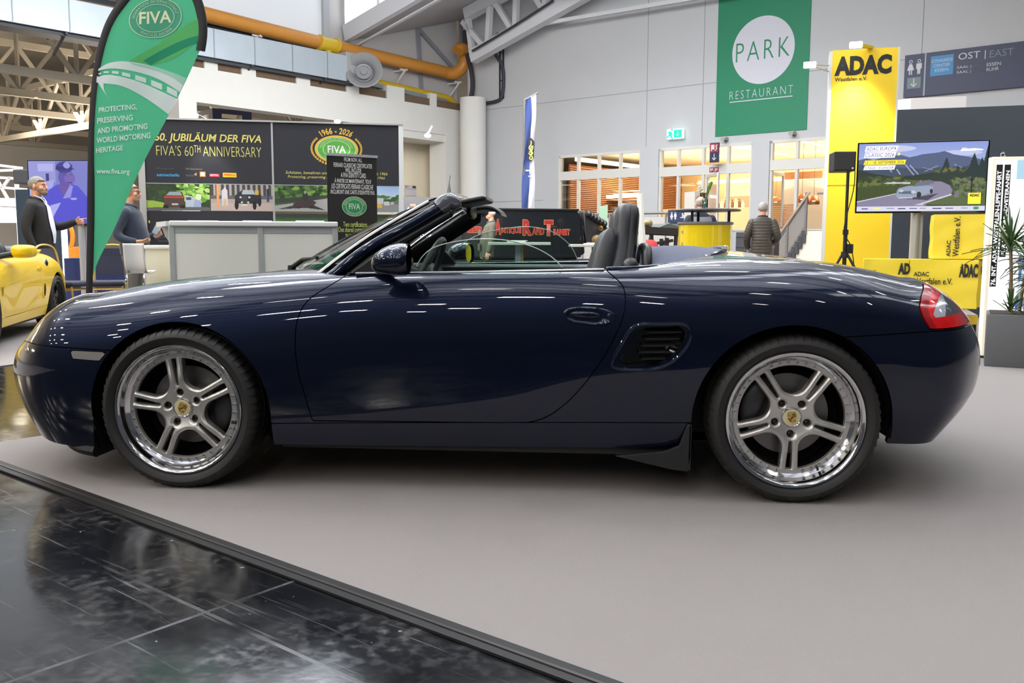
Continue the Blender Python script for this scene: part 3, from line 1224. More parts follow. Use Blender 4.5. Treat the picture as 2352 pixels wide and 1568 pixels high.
# wheels: hub at lip plane y=-.885 near, +.885 far
make_wheel(CAR, (0, -.885, .325), 1, 100, .052, .215, CM, caliper=2)
make_wheel(CAR, (2.415, -.885, .325), 1, 53, .070, .245, CM, caliper=158)
make_wheel(CAR, (0, .885, .325), -1, 80, .052, .215, CM, caliper=2)
make_wheel(CAR, (2.415, .885, .325), -1, 20, .070, .245, CM, caliper=158)

# side air intake: painted frame, recessed box and slats
ys = CB['ysurf']
for s in (-1, 1):
 ring = smooth_path([(x, z) for x, z in CB['vent']], 80, True)
 pts = [(x, s * (abs(ys(x, z)) + .001), z) for x, z in ring]
 f = MB()
 f.tube(pts, .0075, 8, closed=True)
 fr = f.build('side_air_intake', CM['paint'], CAR, smooth=True)
 b = MB()
 hole = smooth_path([(1.838, .672), (1.985, .676), (2.000, .655), (1.985, .607), (1.95, .563), (1.905, .535), (1.86, .524), (1.78, .522), (1.752, .530), (1.765, .570), (1.795, .635)], 60, True)
 r0 = [(x, s * (abs(ys(x, z)) - .004), z) for x, z in hole]
 r1 = [(x + .006, s * (abs(ys(x, z)) - .085 + .05 * min(max((1.85 - x) / .1, 0), 1)), z) for x, z in hole]
 b.ring_loft([r0, r1], False, True)
 b.build('intake_duct', CM['gloss'], fr, smooth=True)
 for k in range(5):
  z = .552 + .026 * k
  x0 = 1.825 + .012 * abs(k - 1)
  x1 = 1.925 + .018 * k if k < 4 else 1.985
  m = MB()
  y = s * (abs(ys(1.9, z)) - .035)
  m.add([(x0, y, z), (x1, y, z + .002), (x1, y + s * -.022, z + .010), (x0, y + s * -.022, z + .008), (x0, y, z - .006), (x1, y, z - .004)], [(0, 1, 2, 3), (0, 4, 5, 1)])
  m.build('intake_slat', CM['trim'], fr)

# door handles
se = lambda v, p: math.copysign(abs(v) ** p, v)
for s in (-1, 1):
 hx, hz = 1.634, .714
 tilt = -.10
 Y = abs(ys(hx, hz))
 e = MB()
 oval = [(math.cos(q), math.sin(q)) for q in [2 * PI * k / 48 for k in range(48)]]
 def ovl(a, b, dx, dz, dy):
  out = []
  for c, d in oval:
   x = hx + dx + a * se(c, .8) * math.cos(tilt) - 0
   z = hz + dz + b * se(d, .8) - (a * se(c, .8)) * .06
   out.append((x, s * (abs(ys(x, z)) + dy), z))
  return out
 e.ring_loft([ovl(.100, .036, 0, 0, -.002), ovl(.098, .0345, 0, 0, .003), ovl(.092, .030, 0, 0, .0035), ovl(.066, .022, -.014, 0, .0015), ovl(.062, .019, -.014, 0, -.006)], False, True)
 h = e.build('door_handle', CM['paint'], CAR, smooth=True, angle=60)
 g_ = MB()
 R = []
 for k in range(13):
  t = -1 + k / 6
  x = hx - .014 + .057 * t
  w = .0115 * (1 - .8 * abs(t) ** 4)
  yb = Y + .002 + .014 * (1 - t * t) ** .5 if abs(t) < 1 else Y + .001
  zc = hz + .006 - .06 * .057 * t
  R.append([(x, s * (yb + .005 * math.cos(q)), zc + w * math.sin(q)) for q in [2 * PI * j / 12 for j in range(12)]])
 g_.ring_loft(R)
 g_.build('grip', CM['paint'], h, smooth=True)
 g_ = MB()
 g_.lathe([(.0001, s * (Y + .0055)), (.008, s * (Y + .0055)), (.0095, s * (Y + .003)), (.0095, s * (Y - .002))], 20, 'Y', (hx + .077, 0, hz + .004))
 g_.build('lock_cylinder', CM['chrome'], h, smooth=True)

def superring(c, ex, ey, a, b, n=28, p=.6, mod=None):
 out = []
 for k in range(n):
  q = 2 * PI * k / n
  x, y = se(math.cos(q), p) * a, se(math.sin(q), p) * b
  v = Vector(c) + Vector(ex) * x + Vector(ey) * y
  out.append(v)
 return out

# windscreen frame, glass and trims
pil = [(.555, .702, .826), (.593, .694, .854), (.717, .664, .953), (.896, .614, 1.057), (.985, .585, 1.112), (1.030, .562, 1.142)]
top = [(1.044, .530, 1.163), (1.030, .40, 1.184), (1.015, .2, 1.197), (1.010, 0, 1.200)]
full = [(x, -w, z) for x, w, z in pil + top] + [(x, w, z) for x, w, z in (pil + top)[-2::-1]]
pts = smooth_path(full, 90)
rad = []
for p in pts:
 k = min(max((abs(p[1]) - .45) / .15, 0), 1)
 rad.append(.027 * k + .028 * (1 - k))
fm = MB()
fm.tube(pts, rad, 16, flat=.75, up=(0, 1, .35))
FR = fm.build('windscreen_frame', CM['paint'], CAR, smooth=True, angle=80)
for s in (-1, 1):
 c = MB()
 cp = [(x, s * w, z) for x, w, z in [(1.006, .576, 1.132), (1.030, .562, 1.152), (1.050, .548, 1.160), (1.070, .540, 1.150), (1.078, .535, 1.135)]]
 c.tube(smooth_path(cp, 10), [.031, .036, .037, .037, .037, .036, .035, .033, .029, .022], 14, flat=.7, up=(0, 1, .3))
 c.build('header_end_cap', CM['cap_grey'], FR, smooth=True)
 # rubber seal on the back of the pillar
 m = MB()
 m.tube([(x + .022, s * (w - .010), z - .026) for x, w, z in pil[:-1]] + [(1.050, s * .555, 1.112)], .013, 8)
 m.build('pillar_seal', CM['seal'], FR, smooth=True)
 # broad inner pillar trim
 m = MB()
 m.tube([(x - .005, s * (w - .055), z - .012) for x, w, z in pil] + [(1.03, s * .45, 1.165)], [.045, .044, .042, .042, .043, .045, .045], 10, flat=.5, up=(0, 1, .3))
 m.build('pillar_trim', CM['trim'], FR, smooth=True)
 # bright finisher beside the glass
 m = MB()
 m.tube(smooth_path([(.505, s * .682, .846), (.522, s * .675, .860), (.652, s * .645, .963), (.79, s * .605, 1.057), (.963, s * .548, 1.160)], 24), .009, 8)
 m.build('glass_finisher', CM['alu'], FR, smooth=True)
rows = []
for k in range(25):
 v = k / 24
 w = -1 + 2 * v
 base = (.275 + .235 * abs(w) ** 2.2, .668 * w, .892 - .036 * w * w)
 head = (.985 - .015 * w * w, .545 * w, 1.205 - .035 * w * w)
 r = []
 for j in range(13):
  t = j / 12
  bow = .022 * math.sin(PI * t)
  r.append((base[0] * (1 - t) + head[0] * t - bow * .6, base[1] * (1 - t) + head[1] * t, base[2] * (1 - t) + head[2] * t + bow))
 rows.append(r)
m = MB()
m.grid(rows)
m.build('windscreen', CM['glass'], CAR, smooth=True)

# sun visors on the header
for s, pr_ in ((-1, [(1.055, 1.158), (1.10, 1.166), (1.15, 1.176), (1.19, 1.182)]), (1, [(1.045, 1.150), (1.10, 1.160), (1.16, 1.158), (1.205, 1.128)])):
 m = MB()
 C_ = smooth_path(pr_, 12)
 R = []
 for k, (x, z) in enumerate(C_):
  h = (.006 if k in (0, 11) else .0125)
  hw_ = .18 - (.02 if k in (0, 11) else 0)
  R.append(superring((x, s * .27, z), (0, 1, 0), (-.2, 0, 1), hw_, h, 24, .35))
 m.ring_loft(R)
 m.build('sun_visor', CM['leather_d'], FR, smooth=True, angle=60)
m = MB()
m.tube([(1.02, 0, 1.195), (1.06, 0, 1.16)], .012, 8)
m.ellipsoid((1.075, 0, 1.135), (.018, .115, .034), e=.7)
m.build('interior_mirror', CM['trim'], FR, smooth=True)

# side windows, partly wound down
for s, arc in ((-1, [(957, 612), (966, 594), (989, 572), (1020, 560), (1049, 554), (1080, 550), (1113, 549), (1155, 551), (1198, 559), (1240, 574), (1274, 596), (1291, 614)]),
    (1, [(1008, 604), (1028, 580), (1057, 562), (1100, 540), (1155, 526), (1208, 521), (1261, 529), (1293, 548), (1315, 571), (1331, 612)])):
 Y = .885 + s * .742
 q = [to_car(px, py, Y) for px, py in arc]
 xz = smooth_path([(p[0], p[2]) for p in q], 60)
 zb = .84
 m = MB()
 L = []
 for x, z in xz:
  col = []
  for j in range(5):
   t = j / 4
   zz = zb + (z - zb) * t
   col.append((x, s * (.748 - .16 * (zz - .86)), zz))
  L.append(col)
 m.grid(L)
 g_ = m.build('side_window', CM['glass'], CAR, smooth=True)
 m = MB()
 m.tube([c[-1] for c in L], .0022, 6)
 m.build('glass_edge', mat('glass_edge', (176, 196, 188), .15, 0, spec=.8), g_, smooth=True)
 # waist seal
 m = MB()
 pts = [(x, s * .752, z) for x, z in ((.70, .868), (.95, .872), (1.3, .878), (1.69, .888))]
 m.tube(smooth_path(pts, 16), .008, 8, flat=.7)
 m.build('waist_seal', CM['alu'], CAR, smooth=True)
 # inner door lining
 m = MB()
 m.grid([[(x, s * w, z) for w, z in ((.742, .868), (.70, .872), (.675, .855), (.66, .70), (.66, .35))] for x in np.linspace(.66, 1.74, 12)])
 m.build('door_lining', CM['leather_d'], CAR, smooth=True)

# door mirrors
for s in (-1, 1):
 m = MB()
 rings = []
 prof = [(.806, .010, .010, .912), (.812, .034, .022, .914), (.828, .066, .037, .918), (.852, .092, .049, .923), (.882, .109, .057, .927), (.915, .117, .061, .929), (.940, .117, .060, .929), (.950, .110, .055, .928)]
 for x, a, b, zc in prof:
  rings.append([(x + .10 * (.06 if False else 0), s * (.925 + a * se(math.cos(q), .75) + (.02 if x < .83 else 0)), zc + b * se(math.sin(q), .85)) for q in [2 * PI * k / 32 for k in range(32)]])
 # shell leans: outer end trails backwards
 rings = [[(x + .10 * (abs(y) - .925), y, z - .03 * (abs(y) - .925)) for x, y, z in r] for r in rings]
 m.ring_loft(rings, True, False)
 mo = m.build('door_mirror', CM['paint'], CAR, smooth=True, angle=60)
 m = MB()
 m.ring_loft([[(p[0] - .012, p[1], p[2]) for p in [((x - c0) * .93 + c0, (y - c1) * .93 + c1, (z - c2) * .93 + c2) for x, y, z in rings[-1] for c0, c1, c2 in [(.948, s * .925, .927)]]]], True, False) if False else m.add([(p[0] - .010, (p[1] - s * .925) * .95 + s * .925, (p[2] - .927) * .95 + .927) for p in rings[-1]], [tuple(range(32))])
 m.build('mirror_glass', CM['mirror'], mo, fixn=False)
 m = MB()
 m.tube([(.80, s * .742, .880), (.845, s * .80, .888), (.885, s * .86, .896)], [.030, .026, .022], 12, flat=.55)
 m.build('mirror_arm', CM['trim'], mo, smooth=True)
 m = MB()
 m.prism([(.66, .862), (.90, .868), (.872, .905), (.815, .968), (.80, .962), (.73, .908)], s * .700, s * .728)
 m.build('mirror_base', CM['trim'], mo, bevel=.004)

# dashboard, steering wheel, seats, roll hoops
m = MB()
prof = [(.54, .845), (.62, .872), (.70, .882), (.77, .880), (.82, .862), (.845, .82), (.84, .60), (.54, .60)]
m.prism([(x, z) for x, z in prof], -.66, .66)
m.ellipsoid((.74, -.36, .905), (.11, .19, .045), e=.8)
m.build('dashboard', CM['leather_d'], CAR, smooth=True, angle=50)
m = MB()
cx, cy, cz = .915, -.37, .835
ax = Vector((-.91, 0, .41)).normalized()
e1 = Vector((0, 1, 0))
e2 = ax.cross(e1)
m.k = 0
m.tube([Vector((cx, cy, cz)) + e1 * .185 * math.cos(q) + e2 * .185 * math.sin(q) for q in [2 * PI * k / 48 for k in range(48)]], .0135, 10, closed=True)
for q in (PI * .5, PI * 1.5, 0, PI):
 m.bar(Vector((cx, cy, cz)) - ax * -.02, Vector((cx, cy, cz)) + (e1 * math.cos(q) + e2 * math.sin(q)) * .175, .035, .014)
m.ellipsoid((cx + .01 * 0, cy, cz), (.035, .075, .075))
m.tube([Vector((cx, cy, cz)), Vector((cx, cy, cz)) + ax * .3], .03, 10)
m.build('steering_wheel', CM['leather'], CAR, smooth=True)

for s in (-1, 1):
 yc = s * .37
 seat = MB()
 # backrest with headrest: rings climb the spine; (x, z, half thickness, half width)
 spine = [(1.600, .46, .070, .22), (1.645, .58, .075, .235), (1.690, .72, .070, .24), (1.722, .84, .058, .225), (1.738, .92, .050, .19), (1.748, .98, .046, .155),
    (1.754, 1.03, .044, .138), (1.759, 1.08, .042, .130), (1.762, 1.115, .040, .120), (1.764, 1.142, .032, .104), (1.764, 1.158, .014, .070)]
 rings = []
 for i, (x, z, a, b) in enumerate(spine):
  x2, z2 = spine[min(i + 1, len(spine) - 1)][:2]
  x1, z1 = spine[max(i - 1, 0)][:2]
  t = Vector((x2 - x1, 0, z2 - z1)).normalized()
  n = Vector((t.z, 0, -t.x))
  rings.append(superring((x + .02, yc, z), n, (0, 1, 0), a, b, 30, .62))
 seat.ring_loft(rings)
 so = seat.build('seat', CM['leather'], CAR, smooth=True)
 for d in (-1, 1):
  m = MB()
  bol = [(1.545, .42, .045, .035), (1.585, .55, .054, .045), (1.630, .70, .056, .048), (1.668, .82, .052, .048), (1.690, .92, .046, .045), (1.706, .99, .037, .040), (1.716, 1.03, .026, .030), (1.722, 1.052, .010, .012)]
  R = []
  for x, z, a, b in bol:
   R.append(superring((x, yc + d * (.195 - .055 * max(0, (z - .8) / .25)), z), Vector((.96, 0, -.28)), (0, 1, 0), a, b, 20, .8))
  m.ring_loft(R)
  m.build('bolster', CM['leather'], so, smooth=True)
 m = MB()
 m.ellipsoid((1.28, yc, .40), (.30, .25, .10), e=.55)
 m.build('cushion', CM['leather'], so, smooth=True)
 m = MB()
 R = []
 for i, (x, z, a, b) in enumerate(spine[2:]):
  R.append(superring((x + .035 + .5 * a, yc, z), Vector((.97, 0, -.2)), (0, 1, 0), .020 + .2 * a, b * .96, 24, .6))
 m.ring_loft(R)
 m.build('seat_shell', CM['leather_d'], so, smooth=True)
 # roll hoop
 m = MB()
 hp = [(1.865, yc - .24, .80), (1.868, yc - .235, .905), (1.87, yc - .19, .955), (1.87, yc - .10, .972), (1.87, yc + .10, .972), (1.87, yc + .19, .955), (1.868, yc + .235, .905), (1.865, yc + .24, .80)]
 m.tube(smooth_path(hp, 40), .020, 12)
 m.build('roll_hoop', CM['trim'], CAR, smooth=True)
 # belt guide on the sill
 m = MB()
 m.ellipsoid((1.795, s * .655, .895), (.035, .05, .040), rot=Matrix.Rotation(.3, 3, 'Y'))
 m.tube([(1.80, s * .655, .90), (1.815, s * .655, .83)], .022, 8)
 m.build('belt_guide', CM['trim'], CAR, smooth=True)
m = MB()
m.box(1.74, 1.90, -.66, .66, .50, .855, .02)
m.box(1.84, 1.87, -.60, .60, .85, .90, .01)
m.build('rear_bulkhead', CM['trim'], CAR, smooth=True, angle=40)

# folded hood under its cloth cover, with the rim of the well
rim = lambda w: .888 + .082 * (1 - min(abs(w) / .738, 1) ** 2)
rows = []
for i in range(15):
 t = i / 14
 r = []
 for j in range(33):
  q = -1 + j / 16
  wmax = .705 * math.sqrt(max(0, 1 - ((1.88 - 1.72) / .53) ** 2))
  w = q * wmax
  xe = 1.72 + .522 * math.sqrt(max(0, 1 - (w / .715) ** 2))
  x = 1.865 + (xe - 1.865) * t
  z = rim(w) - .010 + .020 * math.sin(PI * min(t * .8 + .12, 1)) * (1 - q ** 4)
  r.append((x, w, z))
 rows.append(r)
m = MB()
m.grid(rows)
m.grid([[(x, w, z) for x, w, z in rows[0]], [(1.862, w, z - .10) for x, w, z in rows[0]]])
m.build('hood_cover', CM['cloth'], CAR, smooth=True)
m = MB()
ep = []
for k in range(61):
 q = -PI / 2 + PI * k / 60
 w = .738 * math.sin(q)
 x = 1.72 + .545 * math.cos(q)
 ep.append((x, w, rim(w) + .002))
ep = [(1.70, -.738, .888)] + ep + [(1.70, .738, .888)]
m.tube(ep, .010, 8)
m.build('well_rim', CM['paint'], CAR, smooth=True)
m = MB()
m.tube([(x - .012 * (x - 1.7) / .5, w * .975, z - .006) for x, w, z in ep], .010, 8)
m.build('well_seal', CM['trim'], CAR, smooth=True)

# wipers and the cowl
m = MB()
R0, R1 = [], []
for k in range(25):
 w = -.72 + 1.44 * k / 24
 q = abs(w) / .72
 R0.append((.215 + .39 * q ** 2.2, w, .866 - .030 * q * q))
 R1.append((.305 + .235 * q ** 2.2, w * .95, .885 - .036 * q * q))
m.grid([R0, [(x + .04, w, z - .012) for x, w, z in R0], R1, [(x, w, z - .06) for x, w, z in R1]])
m.build('cowl', CM['trim'], CAR, smooth=True)
for y0, y1 in ((-.18, -.36), (.40, .02)):
 m = MB()
 b0 = (.25, y0, .872)
 e1_ = (.325, y0 - .07, .912)
 tip = (.425, y1, .930 - .02 * abs(y1))
 m.tube([b0, e1_, tip], [.013, .010, .006], 8)
 m.bar((tip[0] - .05, tip[1] + .26, .925), (tip[0] + .03, tip[1] - .10, .920), .012, .022)
 m.lathe([(.0001, .884), (.018, .884), (.02, .86), (.02, .84)], 14, 'Z', (b0[0], b0[1], 0))
 m.build('wiper', CM['trim'], CAR, smooth=True)

# mud flap, front lip, mirror-bright exhaust
for s in (-1, 1):
 m = MB()
 m.prism([(2.015, .300), (2.030, .300), (2.030, .17), (2.018, .115), (1.955, .122), (1.74, .170), (1.93, .192), (1.985, .215)], s * .845, s * .868)
 m.prism([(2.020, .300), (2.032, .300), (2.030, .12), (2.018, .12)], s * .60, s * .868)
 m.build('mud_flap', CM['rubber'], CAR, bevel=.003)
 m = MB()
 m.tube(smooth_path([(-.66, s * .55, .185), (-.57, s * .68, .158), (-.46, s * .770, .138), (-.395, s * .785, .130)], 14), [.034] * 14, 8, flat=.85, up=(0, 0, 1))
 m.build('bumper_lip', CM['rubber'], CAR, smooth=True)
 m = MB()
 m.grid([[(-.375 + .004 * j, s * w, z) for j, w in enumerate((.845, .80, .66))] for z in np.linspace(.115, .55, 10)])
 m.build('wheel_liner', CM['black'], CAR)
m = MB()
m.lathe([(.045, 3.02), (.05, 3.19), (.046, 3.20), (.042, 3.19), (.042, 3.02)], 24, 'X', (0, 0, .27))
m.build('exhaust_tip', CM['chrome'], CAR, smooth=True)

# ------------------------------------------------------------------ floor and carpets
def floor_mat():
 m = mat('polished_black_floor', (34, 35, 38), .16, spec=.6)
 nt = m.node_tree
 b = nt.nodes['Principled BSDF']
 tc = nt.nodes.new('ShaderNodeTexCoord')
 mp = nt.nodes.new('ShaderNodeMapping')
 mp.inputs['Rotation'].default_value = (0, 0, -math.radians(FLOOR_ROT))
 nt.links.new(tc.outputs['Object'], mp.inputs['Vector'])

 def noise(scale, det, stretch=None):
  v = mp.outputs[0]
  if stretch:
   m2 = nt.nodes.new('ShaderNodeMapping')
   m2.inputs['Scale'].default_value = stretch
   m2.inputs['Rotation'].default_value = (0, 0, stretch[2])
   nt.links.new(mp.outputs[0], m2.inputs['Vector'])
   v = m2.outputs[0]
  n = nt.nodes.new('ShaderNodeTexNoise')
  n.inputs['Scale'].default_value = scale
  n.inputs['Detail'].default_value = det
  nt.links.new(v, n.inputs['Vector'])
  return n.outputs['Fac']

 def ramp(sock, p0, p1, c0=0.0, c1=1.0):
  r = nt.nodes.new('ShaderNodeMapRange')
  r.inputs['From Min'].default_value = p0
  r.inputs['From Max'].default_value = p1
  r.inputs['To Min'].default_value = c0
  r.inputs['To Max'].default_value = c1
  nt.links.new(sock, r.inputs['Value'])
  return r.outputs[0]

 def op(a, b_, kind):
  q = nt.nodes.new('ShaderNodeMath')
  q.operation = kind
  for k, x in enumerate((a, b_)):
   if isinstance(x, (int, float)):
    q.inputs[k].default_value = x
   else:
    nt.links.new(x, q.inputs[k])
  return q.outputs[0]
 # big worn patches, long scratches, small chips
 worn = ramp(noise(1.7, 7), .46, .76)
 sc1 = ramp(noise(2.2, 6, (1.0, 30.0, .35)), .61, .74)
 sc2 = ramp(noise(2.0, 6, (24.0, 1.2, -.5)), .68, .80)
 fine = ramp(noise(26, 6), .46, .72)
 chips = ramp(noise(21, 2), .735, .76)
 scr = op(op(sc1, sc2, 'MAXIMUM'), ramp(worn, 0, 1, .30, .95), 'MULTIPLY')
 w2 = op(op(worn, fine, 'MULTIPLY'), .6, 'MULTIPLY')
 dirt = op(op(scr, w2, 'MAXIMUM'), chips, 'MAXIMUM')
 # slab joints
 br = nt.nodes.new('ShaderNodeTexBrick')
 br.offset = 0
 br.inputs['Scale'].default_value = 1.0
 br.inputs['Mortar Size'].default_value = .007
 br.inputs['Mortar Smooth'].default_value = .2
 br.inputs['Brick Width'].default_value = 1.15
 br.inputs['Row Height'].default_value = .62
 nt.links.new(mp.outputs[0], br.inputs['Vector'])
 joint = op(br.outputs['Fac'], ramp(noise(2.5, 5), .42, .62), 'MULTIPLY')
 dirt = op(dirt, op(joint, .42, 'MULTIPLY'), 'MAXIMUM')
 mx = nt.nodes.new('ShaderNodeMix')
 mx.data_type = 'RGBA'
 mx.inputs['A'].default_value = (*lin((22, 23, 26)), 1)
 mx.inputs['B'].default_value = (*lin((138, 136, 138)), 1)
 nt.links.new(op(dirt, .72, 'MULTIPLY'), mx.inputs['Factor'])
 nt.links.new(mx.outputs['Result'], b.inputs['Base Color'])
 nt.links.new(op(ramp(dirt, 0, 1, .12, .46), ramp(noise(7, 5), .3, .7, -.02, .05), 'ADD'), b.inputs['Roughness'])
 bp = nt.nodes.new('ShaderNodeBump')
 bp.inputs['Strength'].default_value = .05
 bp.inputs['Distance'].default_value = .004
 nt.links.new(op(noise(30, 4), dirt, 'ADD'), bp.inputs['Height'])
 nt.links.new(bp.outputs['Normal'], b.inputs['Normal'])
 return m

e0, e1 = floor_at(0, 1062), floor_at(1405, 1568)
ed = (e1 - e0) / np.linalg.norm(e1 - e0)
FLOOR_ROT = math.degrees(math.atan2(ed[1], ed[0]))
mb = MB()
mb.add([(-45, -14, -.004), (40, -14, -.004), (40, 50, -.004), (-45, 50, -.004)], [(0, 1, 2, 3)])
FLOOR = mb.build('floor', floor_mat())
FLOOR['kind'] = 'structure'

CARPET = mat('grey_needle_felt_carpet', (149, 143, 141), .95, spec=.15, noise=(260, .12), bump=(420, .25))
# stand carpet under the car: near edge along the strip, far edge beyond the nose
b0, b1 = floor_at(0, 1016), floor_at(135, 996)
bd = (b1 - b0) / np.linalg.norm(b1 - b0)
# corner where both edges meet (outside the frame on the left)
A_ = np.array([[ed[0], -bd[0]], [ed[1], -bd[1]]])
k = np.linalg.solve(A_, (b0 - e0)[:2])
corner = e0 + ed * k[0]
far = b0 + bd * 9.0
pl = [corner, e0 + ed * 9.0, np.array([30, e1[1] + ed[1] * 3, 0]), np.array([30, 24, 0]), far + np.array([0, 14, 0]), far]
mb = MB()
mb.prism([(p[0], p[1]) for p in pl], -.003, .004, 'XY')
o = mb.build('floor_carpet', CARPET)
o['kind'] = 'structure'
# carpet of the next stand behind the polished aisle
c0, c1 = floor_at(0, 841), floor_at(36, 836)
cd = (c1 - c0) / np.linalg.norm(c1 - c0)
q0, q1 = c0 - cd * 8, c0 + cd * 7
mb = MB()
mb.prism([(q0[0], q0[1]), (q1[0], q1[1]), (q1[0] + .5, 30), (q0[0] - 20, 30), (q0[0] - 20, q0[1])], -.003, .003, 'XY')
o = mb.build('floor_carpet_aisle', CARPET)
o['kind'] = 'structure'
# edging strip: black tape and a metal profile
n_ = np.array([-ed[1], ed[0], 0])
mb = MB()
mb.k = 0
for a, b_, z in ((-.062, .010, .0052),):
 p = [e0 - ed * 3 + n_ * a, e1 + ed * 3 + n_ * a, e1 + ed * 3 + n_ * b_, e0 - ed * 3 + n_ * b_]
 mb.prism([(v[0], v[1]) for v in p], -.002, z, 'XY')
mb.k = 1
p = [e0 - ed * 3 - n_ * .032, e1 + ed * 3 - n_ * .032, e1 + ed * 3 - n_ * .022, e0 - ed * 3 - n_ * .022]
mb.prism([(v[0], v[1]) for v in p], .0, .0085, 'XY')
o = mb.build('floor_edging', [mat('black_tape', (17, 17, 19), .5), mat('worn_metal_strip', (84, 80, 76), .4, .7)])
o['kind'] = 'structure'

# ------------------------------------------------------------------ the hall: end wall, side wall, roof
WHITE = mat('white_wall_paint', (196, 197, 199), .85, spec=.2, noise=(1.3, .03))
WHITE2 = mat('white_beam_paint', (222, 220, 214), .8, spec=.2, noise=(2, .03))
GREYW = mat('grey_wall_paint', (168, 164, 158), .85, noise=(2, .05))
CREAM = mat('cream_wall_paint', (240, 226, 200), .85, noise=(2, .03))
SEAM = mat('panel_seam', (150, 151, 153), .8)
FRAMEW = mat('white_window_frame', (216, 213, 208), .5)
STEEL = mat('galvanised_steel', (150, 158, 164), .45, .55, noise=(4, .12))
DKSTEEL = mat('dark_steel_bars', (66, 68, 72), .5, .3)
ORANGE = mat('orange_pipe_paint', (204, 138, 58), .4, noise=(3, .08))
YELP = mat('yellow_pipe_paint', (214, 178, 46), .4, noise=(3, .08))
CABLE = mat('dark_cable', (52, 54, 62), .6)
TRUSS = mat('beige_truss_paint', (150, 142, 128), .7, noise=(2, .08))
TRUSSW = mat('white_truss_paint', (206, 206, 210), .7)
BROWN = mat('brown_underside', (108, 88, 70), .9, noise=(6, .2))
LAMPW = mat('lamp_white_glow', (255, 250, 240), .5, emit=(255, 248, 236), estr=9)
DAYL = mat('skylight_glow', (255, 255, 255), .5, emit=(236, 244, 255), estr=1.35)

EW = Frame(1700, 32.0, dirv=-HU)
uc, zc_ = EW.uv(1075, 560)
CORNER = EW.pt(uc, 0, 0)
SW = Frame(1075, 40, dirv=HV)
SW.o = np.array([CORNER[0], CORNER[1], 0.0])
UR = EW.uv(2352, 300)[0] + 4.0

def structure(mb, name, m, mw=None, **k):
 o = mb.build(name, m, mw=mw, **k)
 o['kind'] = 'structure'
 return o

# --- end wall with three window groups
zt = EW.uv(1378, 352)[1]
zf = EW.uv(1700, 530)[1]
U = lambda px, py=450: EW.uv(px, py)[0]
groups = [(U(1284), U(1472)), (U(1514), U(1727)), (U(1767), U(1900))]
mb = MB()
mb.k = 0
mb.box(uc, UR, 0, .30, zt, 14)
mb.box(uc, groups[0][0], 0, .30, 0, zt)
mb.box(groups[0][1], groups[1][0], -.10, .30, 0, zt)
mb.box(groups[1][1], groups[2][0], -.10, .30, 0, zt)
mb.box(groups[2][1], UR, 0, .30, 0, zt)
mb.box(groups[0][0], groups[2][1], 0, .30, 0, zf)
mb.k = 1
t_ = .018

def seam_px(a, b, w=t_):
 p, q = EW.uv(*a), EW.uv(*b)
 mb.bar((p[0], -.004, p[1]), (q[0], -.004, q[1]), w, .012, up=(0, 1, 0))

zs = EW.uv(1378, 221)[1]
mb.box(uc + .5, UR, -.006, 0, zs - .012, zs + .012)
for px, y0, y1 in ((1487, 0, 337), (1616, 0, 330), (1112, 232, 470), (2120, 0, 130)):
 a, b = EW.uv(px, (y0 + y1) / 2)[0], 0
 mb.box(a - .012, a + .012, -.006, 0, EW.uv(px, y1)[1], 14 if y0 == 0 else EW.uv(px, y0)[1])
z5 = EW.uv(1180, 462)[1]
mb.box(uc + .6, groups[0][0] - .8, -.006, 0, z5 - .012, z5 + .012)
structure(mb, 'wall_back', [WHITE, SEAM], EW.mat())
# round corner column where side wall and end wall meet
p = deep(1087, 500, 39)
mb = MB()
mb.lathe([(.55, 0), (.55, EW.uv(1087, 234)[1])], 32, 'Z', (p[0], p[1], 0))
mb.lathe([(.0001, EW.uv(1087, 234)[1]), (.55, EW.uv(1087, 234)[1])], 32, 'Z', (p[0], p[1], 0))
structure(mb, 'wall_corner', WHITE2, smooth=True, angle=60)

# --- glazing
PANE = glass('restaurant_glass', (246, 246, 240), .8)

def glazing(n, u0, u1, mull, z0, z1, trans, skip=()):
 f = MB()
 w = .075
 cols = [u0] + mull + [u1]
 f.box(u0 - .02, u0 + w, -.03, .10, z0, z1)
 f.box(u1 - w, u1 + .02, -.03, .10, z0, z1)
 for m_ in mull:
  f.box(m_ - w / 1.6, m_ + w / 1.6, -.04, .10, z0, z1)
 f.box(u0, u1, -.03, .10, z1 - .08, z1 + .02)
 f.box(u0, u1, -.05, .11, trans - .17, trans + .17)
 f.box(u0, u1, -.03, .10, z0, z0 + .05)
 o = f.build('window_%d' % n, FRAMEW, mw=EW.mat())
 o['kind'] = 'structure'
 g_ = MB()
 for a, b in zip(cols[:-1], cols[1:]):
  g_.add([(a + w, .03, trans + .17), (b - w, .03, trans + .17), (b - w, .03, z1 - .08), (a + w, .03, z1 - .08)], [(0, 1, 2, 3)])
 for i, (a, b) in enumerate(zip(cols[:-1], cols[1:])):
  if i not in skip:
   g_.add([(a + w, .03, z0 + .05), (b - w, .03, z0 + .05), (b - w, .03, trans - .17), (a + w, .03, trans - .17)], [(0, 1, 2, 3)])
 g_.build('window_pane', PANE, o)
 return o

tr1 = EW.uv(1378, 400)[1]
glazing(1, groups[0][0], groups[0][1], [U(1328), U(1375), U(1424)], zf, zt, tr1)
tr2 = EW.uv(1620, 390)[1]
glazing(2, groups[1][0], groups[1][1], [U(1557), U(1614), U(1671)], zf, zt, tr2, skip=(2, 3))
tr3 = EW.uv(1830, 377)[1]
glazing(3, groups[2][0], groups[2][1], [U(1828)], zf, zt, tr3, skip=(0, 1))
